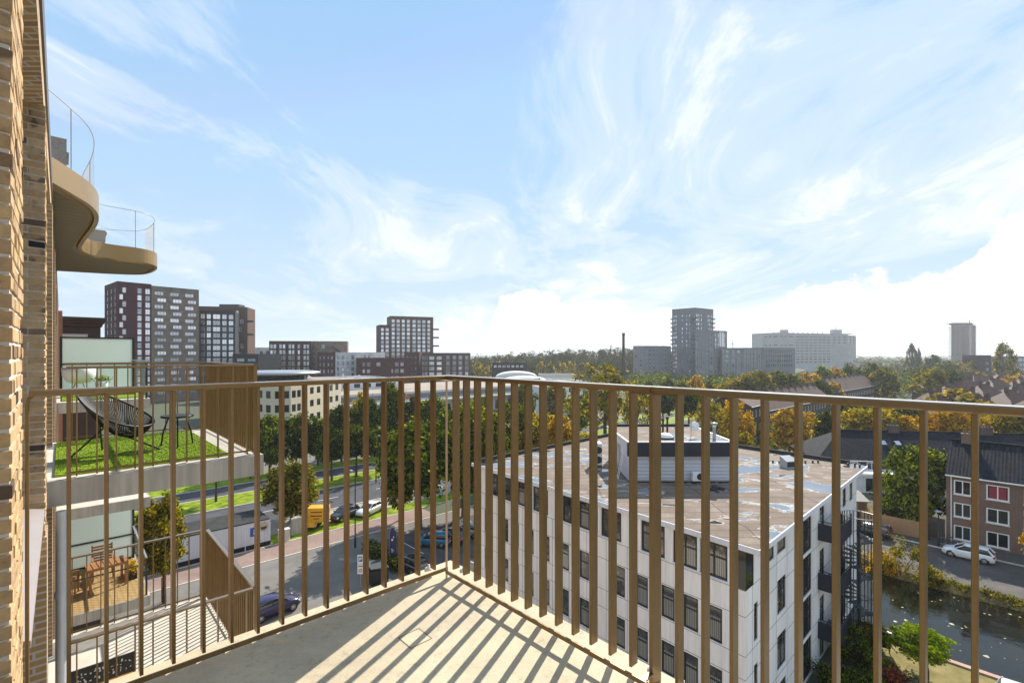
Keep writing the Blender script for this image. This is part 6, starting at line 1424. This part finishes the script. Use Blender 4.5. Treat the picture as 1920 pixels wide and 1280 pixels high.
# young staked tree below the left balconies
t = treepx('young autumn tree tied to wooden stakes below the left balconies', 308, 41, 918, 46, 'leaf_olive', low=.30)
for x, y in ((-.35, 0), (.35, .1)): MB().tube([(x, y, 0), (x, y, 2.1)], .05, 6).build('stake', M['fence_wood'], t, uv=False)
treepx('bushy olive green tree beside the yellow trailers', 546, 61, 862, 50, 'leaf_olive', low=.1)
treepx('large light green tree overhanging the shaded car park', 786, 58.5, 786, 74, 'leaf_green', low=.25)
treepx('small green tree at the left flank of the large light green one', 750, 61.5, 838, 36, 'leaf_green', low=.2)
treepx('tall green tree directly behind the railing corner post', 868, 63, 745, 58, 'leaf_green', low=.2)
treepx('green tree left of the office roof, its foot in the car park', 925, 60, 770, 46, 'leaf_green', low=.2)
row = [(470, 90, 785, 30, 'leaf_dark'), (505, 91, 772, 32, 'leaf_green'), (556, 91, 768, 30, 'leaf_dark'), (596, 92, 778, 30, 'leaf_green'), (640, 92, 757, 32, 'leaf_dark'), (690, 92, 735, 25, 'leaf_dark'), (735, 92, 715, 26, 'leaf_dark'), (775, 92, 742, 28, 'leaf_dark'), (812, 92, 738, 28, 'leaf_green')]
lab = ['dark tree at the left end of the avenue row, above the balcony rail', 'bright topped green tree in front of the beige round office', 'dark dense tree at the right corner of the beige round office', 'pale green tree in front of the shop canopy', 'dark wide tree in front of the shop canopy', 'dark slim tree below the setback white storey', 'tallest dark tree of the avenue row', 'dark tree left of the railing corner', 'green tree just left of the railing corner post']
for i_, (q, l) in enumerate(zip(row, lab)): treepx(l, q[0], sD(q[0], q[1]), q[2], q[3] * (1.12 if i_ % 3 == 1 else 1), q[4], shape='tall' if i_ % 3 == 1 else 'round', low=.16, group='tall street trees along the avenue')
row = [(405, 79, 830, 30, 'leaf_dark', 'dark tree on the median behind the turf balcony railing'), (622, 79, 800, 30, 'leaf_dark', 'dark tree on the grass median left of the black lamp'), (668, 79, 790, 30, 'leaf_dark', 'dark median tree with a bare trunk right behind the lamp'), (712, 79, 800, 28, 'leaf_green', 'green median tree above the white saloon')]
for q in row: treepx(q[5], q[0], sD(q[0], q[1]), q[2], q[3], q[4], low=.34, group='trees on the grass median')
treepx('small yellow tree in the row below the setback white storey', 676, 105, 733, 14, 'leaf_yellow', lod=1, shape='tall'); treepx('small yellow tree by the red letters of the shops', 806, 112, 735, 13, 'leaf_yellow', lod=1, shape='tall')
# behind the right railing, up to the office roof
treepx('green tree right of the corner post, close behind the first balusters', 905, 84, 738, 36, 'leaf_green', low=.15); treepx('dense green tree behind the balusters left of the orange one', 958, 82, 748, 34, 'leaf_green', low=.15)
treepx('yellow orange tree behind the balusters over the office roof edge', 1012, 80, 765, 38, 'leaf_yellow', low=.12); treepx('orange tree touching the left end of the office roof', 1052, 76, 775, 34, 'leaf_orange', low=.12)
treepx('golden bush like tree behind the plant room', 1095, 72, 808, 36, 'leaf_yellow', low=.1); treepx('tall olive tree rising over the handrail left of the chimney', 1135, 104, 679, 58, 'leaf_olive', shape='sparse', low=.28)
treepx('slim olive tree between the tall olive one and the joint post', 1192, 96, 712, 34, 'leaf_olive', shape='sparse', low=.2); treepx('dark tree on the avenue lawn right of the joint post', 1243, 132, 724, 26, 'leaf_dark', low=.35)
treepx('dark leaning tree on the bright avenue lawn', 1292, 128, 722, 28, 'leaf_dark', low=.35); treepx('thin leaved tree behind the right end of the plant room', 1330, 92, 745, 40, 'leaf_olive', shape='sparse', low=.15)
treepx('half orange half green tree beside the dark brick terrace end', 1383, 97, 742, 32, 'leaf_orange', low=.12); treepx('small yellow green tree low in front of the dark brick terrace end', 1392, 90, 800, 24, 'leaf_yellow', low=.1, lod=1)
treepx('orange maple in front of the brown brick terrace', 1480, 100, 762, 40, 'leaf_orange', low=.12); treepx('blue green tree between the orange maple and the yellow trees', 1548, 106, 770, 24, 'leaf_dark', low=.1)
treepx('wide yellow green tree over the black tiled ridge', 1628, 98, 756, 52, 'leaf_yellow', low=.15); treepx('small orange tree over the black tiled ridge', 1690, 94, 775, 34, 'leaf_orange', low=.15)
treepx('big orange and yellow tree over the black roof at the right', 1782, 93, 752, 50, 'leaf_orange', low=.2); treepx('yellow tree over the black roof near the right frame edge', 1862, 94, 762, 40, 'leaf_yellow', low=.2)
treepx('yellow tree cut by the right frame edge above the black roof', 1925, 92, 758, 44, 'leaf_yellow', low=.2); treepx('lime yellow tree right behind the handrail, below the red roofs', 1790, 130, 728, 42, 'leaf_yellow', low=.15, lod=1)
treepx('dark green tree behind the handrail below the brown terraces', 1600, 128, 742, 26, 'leaf_dark', low=.1, lod=1); treepx('dark tree left of the small orange one, over the black ridge', 1700, 118, 748, 30, 'leaf_dark', low=.1, lod=1)
treepx('tall green garden tree in front of the black tiled terrace', 1718, 58, 828, 52, 'leaf_green', low=.12); treepx('round dark brown tree standing among the terraces', 1752, 200, 690, 30, 'leaf_olive', low=.2, lod=1); treepx('dark tree right behind the round brown one', 1788, 215, 693, 22, 'leaf_dark', low=.2, lod=1)
treepx('orange leaved twig tree at the right frame edge by the brick house', 1952, 44, 932, 22, 'leaf_orange', low=.2, lod=1)
treepx('green tree before the white shop house right of the railing corner', 985, 140, 716, 26, 'leaf_green', lod=1, low=.1)
treepx('olive tree in front of the white house left of the tall olive tree', 1040, 150, 718, 24, 'leaf_olive', lod=1, low=.1); treepx('dark green tree between the white houses and the arched halls', 1008, 170, 706, 14, 'leaf_green', lod=1, low=.1)
treepx('green tree at the foot of the tall olive tree', 1085, 125, 735, 30, 'leaf_green', lod=1, low=.1)
# poplars and the trees of the middle distance
for l, px, D, yt, r, k in (('left and taller one of the two dark poplars on the horizon', 1709, 420, 642, 8, 'leaf_dark'), ('right and shorter one of the two dark poplars on the horizon', 1722, 420, 652, 6, 'leaf_dark'), ('tall brown green poplar beside the dark tower block stub', 1880, 300, 641, 17, 'leaf_olive')): treepx(l, px, D, yt, r, k, shape='tall', lod=1, name='poplar', low=.08)
mid = [(1215, 185, 712, 24, 'leaf_green'), (1252, 200, 708, 20, 'leaf_dark'), (1278, 205, 712, 18, 'leaf_green'), (1305, 195, 701, 16, 'leaf_orange'), (1330, 200, 712, 18, 'leaf_dark'), (1356, 195, 712, 20, 'leaf_yellow'), (1390, 195, 700, 28, 'leaf_yellow'), (1420, 190, 692, 32, 'leaf_olive'), (1456, 195, 694, 30, 'leaf_olive'), (1483, 190, 700, 22, 'leaf_dark'), (1512, 195, 690, 24, 'leaf_orange'), (1545, 215, 684, 22, 'leaf_green'), (1566, 225, 686, 16, 'leaf_orange'), (1590, 235, 682, 20, 'leaf_dark'), (1612, 245, 683, 16, 'leaf_dark'), (1640, 240, 678, 28, 'leaf_green'), (1655, 220, 689, 26, 'leaf_olive'), (1562, 185, 712, 14, 'leaf_orange'), (1535, 180, 712, 22, 'leaf_dark'), (1720, 300, 686, 24, 'leaf_green'), (1774, 330, 675, 24, 'leaf_green'), (1815, 340, 672, 20, 'leaf_yellow'), (1840, 260, 697, 14, 'leaf_yellow'), (1905, 235, 698, 20, 'leaf_orange'), (1750, 380, 664, 16, 'leaf_dark')]
ml = ['light green tree in front of the grey slab block', 'dark tree below the left edge of the tallest grey tower', 'green tree below the tallest grey tower', 'orange tree below the tallest grey tower', 'dark slim tree below the mid height tower', 'small yellow tree at the foot of the mid height tower', 'yellow green tree at the left end of the ribbed block', 'broad olive tree in front of the ribbed block', 'second broad olive tree in front of the ribbed block', 'dark tree below the right end of the ribbed block', 'orange brown tree below the huge slab block', 'green tree below the middle of the huge slab block', 'orange topped tree below the huge slab block', 'dark round tree below the right end of the huge slab block', 'dark tree just right of the huge slab block', 'wide green tree in front of the misty horizon', 'olive tree in front of the farther brown terrace', 'small orange tree at the left end of the brown terrace', 'dark tree behind the left end of the brown terrace', 'green tree under the two poplars', 'round green tree left of the lone tower', 'yellow green tree at the foot of the lone tower', 'small golden tree left of the tower block stub', 'orange tree under the grey flats', 'dark tree just left of the lone rose brown tower']
for q, l in zip(mid, ml): treepx(l, *q, lod=1, low=.08, group='trees of the middle distance')
orow = [(898, 372, 677, 12, 'leaf_yellow'), (913, 372, 684, 7, 'leaf_yellow'), (931, 372, 676, 11, 'leaf_yellow'), (958, 372, 674, 11, 'leaf_orange'), (980, 374, 676, 10, 'leaf_olive'), (1015, 376, 676, 11, 'leaf_yellow'), (1032, 377, 677, 10, 'leaf_olive'), (1053, 378, 676, 10, 'leaf_yellow'), (1072, 378, 676, 10, 'leaf_yellow'), (1092, 379, 677, 11, 'leaf_olive')]
ol = ['golden tree at the left end of the row before the wooded hill', 'smallest golden tree of the row before the wooded hill', 'golden tree left of the orange one before the wooded hill', 'orange tree above the arched hall roof', 'brownish tree right of the orange one above the arched halls', 'golden round tree standing free right of the arched halls', 'brownish tree right of the free standing golden one', 'golden tree in the middle of the right half of the row', 'golden tree second from the right end of the row', 'olive tree at the right end of the row before the wooded hill']
for q, l in zip(orow, ol): treepx(l, *q, lod=2, low=.12, group='golden tree row before the wooded hill')
# woods that read as one mass
def wood(name, label, spots, mat, leaf, per, nc=14):
    P, N = [], []; rs = np.random.RandomState(len(spots))
    for i, (x, y, z, r, h) in enumerate(spots):
        C, p, n = crown_points(i % 23 + 400, r, h, nc, per, 'round', .42); P.append(p + np.array([x, y, z])); N.append(n)
    me = leaf_mesh(name, M[mat], np.concatenate(P), np.concatenate(N), leaf, 5)
    return obj(name, me, None, kind='stuff', label=label)
rs = random.Random(21)
hill = MB(); hp = []
for i in range(41):
    x = -60 + i * 7; pr_ = 5.5 + 8.5 * math.exp(-((i - 22) / 13) ** 2)
    hp.append((x, pr_))
vs = []
for j, (y, k) in enumerate(((395, 0), (420, .7), (450, 1), (520, 1), (620, 0))): vs += [(x * (1 + j * .12), y, hgt * k) for x, hgt in hp]
hill.add(vs, [(j * 41 + i, j * 41 + i + 1, (j + 1) * 41 + i + 1, (j + 1) * 41 + i) for j in range(4) for i in range(40)], 0, True); hill.build('hill', M['ground'], kind='structure')
sp1 = []
for k in range(400):
    y = rs.uniform(398, 480); x = rs.uniform(-50, 175); i = (x / (1 + .12 * (y - 395) / 30) + 60) / 7; z = (5.5 + 8.5 * math.exp(-((i - 22) / 13) ** 2)) * min(1, (y - 395) / 50)
    sp1.append((x, y, z, rs.uniform(3.6, 5.6), rs.uniform(10, 15.5)))
wood('hill_wood', 'dense mixed wood covering the hill left of the chimney', sp1, 'leaf_far', .95, 20)
sp2 = []
for k in range(330):
    D = rs.uniform(330, 1500); px = rs.uniform(1590, 2050); p = W(px, D); sp2.append((p.x, p.y, 0, rs.uniform(4, 7) * (1 + D / 2500), rs.uniform(9, 15) * (1 + D / 4500)))
wood('far_woods', 'hazy belt of trees along the right horizon', sp2, 'leaf_far', 1.7, 10, 10)
sp3 = []
for k in range(230):
    px = rs.uniform(1180, 1760); D = rs.uniform(240, 330) if px < 1600 else rs.uniform(225, 330); p = W(px, D); sp3.append((p.x, p.y, 0, rs.uniform(3, 4.6), rs.uniform(6.5, 10.5)))
wood('park_trees', 'low belt of park trees at the foot of the right hand flats', sp3, 'leaf_green', .9, 16)
sp4 = []
for k in range(120):
    px = rs.uniform(1400, 1960); D = rs.uniform(100, 190); p = W(px, D)
    sp4.append((p.x, p.y, 0, rs.uniform(1.8, 3.2), rs.uniform(3.0, 6.0)))
wood('garden_shrubs', 'shrubs filling the back gardens between the terraces', sp4, 'leaf_green', .5, 16)
sp5 = []
for k in range(36):
    px = rs.uniform(900, 1200); D = rs.uniform(180, 260); p = W(px, D); sp5.append((p.x, p.y, 0, rs.uniform(2.5, 4), rs.uniform(5, 8)))
wood('hall_shrubs', 'shrubs round the halls before the wooded hill', sp5, 'leaf_dark', .8, 16)
# bushes
def bush(label, p, r, h, mat, n=16, per=110, leaf=.13, seed=1, name='bush', group=None, shape='round', base=0):
    C, P, N = crown_points(seed * 13 + 7, r, h, n, per, shape, .34); P[:, 2] = np.maximum(P[:, 2], .03)
    t = thing(name, label, 'bush', (p[0], p[1], base), 0, group); obj('foliage', leaf_mesh('foliage', M[mat], P, N, leaf, seed), t)
    b = MB(); rg = random.Random(seed)
    for c in C[:9]: b.tube([(c[0] * .1, c[1] * .1, 0), (c[0] * .6, c[1] * .6, c[2] * .55), tuple(c)], [.03, .02, .008], 5)
    b.build('stems', M['bark'], t, uv=False) if False else obj('stems', b.mesh('stems', M['bark'], uv=False), t)
    return t
gt_ = tree('small lollipop tree with a dense bright green head on the canal lawn', W(1737, 31.2), 3.35, 1.62, 'leaf_bright', shape='round', low=.42)
bush('red leaved shrub on the canal lawn, left of the lollipop tree', W(1668, 31.0), .95, 1.3, 'leaf_red', 20, 120, .12, 2)
bush('silvery green shrub between the red shrub and the lollipop tree', W(1722, 29.8), .95, 1.15, 'leaf_silver', 20, 120, .10, 3); bush('small silvery shrub right of the lollipop trunk', W(1775, 29.4), .7, .75, 'leaf_silver', 14, 90, .10, 4)
for k, (px, D, r, h, m_, l) in enumerate(((1600, 33.2, 1.2, 2.3, 'leaf_green', 'tall green shrub hugging the foot of the spiral stair'), (1635, 34.2, .9, 2.2, 'leaf_olive', 'yellow green shrub right of the spiral stair foot'), (1570, 30.4, 1.3, 1.3, 'leaf_dark', 'dark clipped shrub at the bottom edge by the office wall'), (1612, 30.0, 1.2, 1.2, 'leaf_dark', 'dark shrub at the bottom edge below the spiral stair'), (1640, 31.6, .9, 1.5, 'leaf_green', 'green shrub left of the red leaved one'))): bush(l, W(px, D), r, h, m_, 20, 120, .13, 10 + k, group='shrubs at the foot of the fire escape')
for k, (o, s, r, h, m_, l) in enumerate(((58.4, 8.6, 1.5, 3.6, 'leaf_olive', 'tall loose yellow green shrub on the canal bank'), (57.9, 10.6, 1.5, 1.9, 'leaf_orange', 'rusty low shrub left of the tall one on the canal bank'), (58.0, 13.0, 1.6, 1.8, 'leaf_green', 'green shrub on the bank seen through the spiral stair'), (58.2, 6.4, 1.2, 1.5, 'leaf_olive', 'straggly shrub right of the tall one on the canal bank'))): bush(l, G(o, s), r, h, m_, 22, 90, .16, 30 + k, group='shrubs on the canal bank', shape='tall' if k == 0 else 'round', base=.1)
def wildband():
    P, N = [], []
    for k in range(60): C, p, n = crown_points(k % 9 + 700, .55, .7, 6, 22, 'round', .5); g = G(58.2 + rs.uniform(-.5, .8), 6 - k * .5, .1); P.append(p + np.array(g)); N.append(n)
    obj('bank_weeds', leaf_mesh('bank_weeds', M['leaf_olive'], np.concatenate(P), np.concatenate(N), .16, 4), kind='stuff', label='straggly autumn weeds along the canal bank')
wildband()
bush('dark evergreen garden bush behind the timber fence', W(1690, 62), 2.0, 3.0, 'leaf_dark', 26, 110, .22, 50); bush('bright green garden bush left of the dark evergreen', W(1662, 64), 1.6, 2.4, 'leaf_green', 22, 110, .2, 51); bush('bare brown twiggy bush in front of the brick shed', W(1632, 61.5), 1.3, 1.9, 'leaf_orange', 14, 16, .12, 52)
hd = thing('hedge', 'dark clipped hedge round the shaded car park', 'hedge', gp(716, 1052, 0), GRID + R(90)); rs_ = np.random.RandomState(2); P = rs_.uniform((-3.4, -.6, 0), (3.4, .6, 1.3), (3200, 3)); N = np.tile(np.array([[0, 0, .6]]), (3200, 1)); obj('foliage', leaf_mesh('foliage', M['leaf_dark'], P, N, .2, 3), hd); MB().box(-3.2, 3.2, -.45, .45, 0, 1.1).build('core', M['bush_soil'], hd)
sk_ = thing('waste_container', 'black covered waste container beside the parking sign', 'container', gp(706, 1088, .02), GRID + R(80)); MB().box(-1.0, 1.0, -.8, .8, .1, 1.35).build('bin', M['black'], sk_); MB().obox((-1.04, -.84, 1.36), (2.08, 0, 0), (0, 1.68, .16), (0, -.01, .08)).build('lid', M['darkgrey'], sk_)
for x in (-.8, .7): MB().box(x, x + .1, -.7, .7, 0, .1).build('foot', M['grey'], sk_)
# leaves of the two terrace planters
for par, n_, zb_, r_ in ((bx, 260, .3, .12), (pl, 160, .5, .16)):
    rs_ = np.random.RandomState(n_); P = rs_.normal(size=(n_, 3)) * np.array([r_ * .6, r_ * (1.9 if par is bx else .8), .07]) + np.array([0, 0, zb_]); obj('plant', leaf_mesh('plant', M['leaf_bright' if par is pl else 'leaf_orange'], P, np.tile(np.array([[0, 0, 1.]]), (n_, 1)), .06, 6), par)
# ------------------------------------------------------------------ air: far things fade
hz_ = MB(); hz_.box(-2500, 3200, -120, 3800, -1.0, 80.0); hm = bpy.data.materials.new('haze air'); hm.use_nodes = True; hm.node_tree.nodes.clear(); t = NT(hm.node_tree)
out = t.n('ShaderNodeOutputMaterial'); pv = t.n('ShaderNodeVolumePrincipled'); pv.inputs['Color'].default_value = (.86, .91, .97, 1); pv.inputs['Density'].default_value = .0002; pv.inputs['Anisotropy'].default_value = .35; t.l(pv.outputs[0], out.inputs['Volume'])
hz_.build('haze', hm, uv=False, kind='stuff')
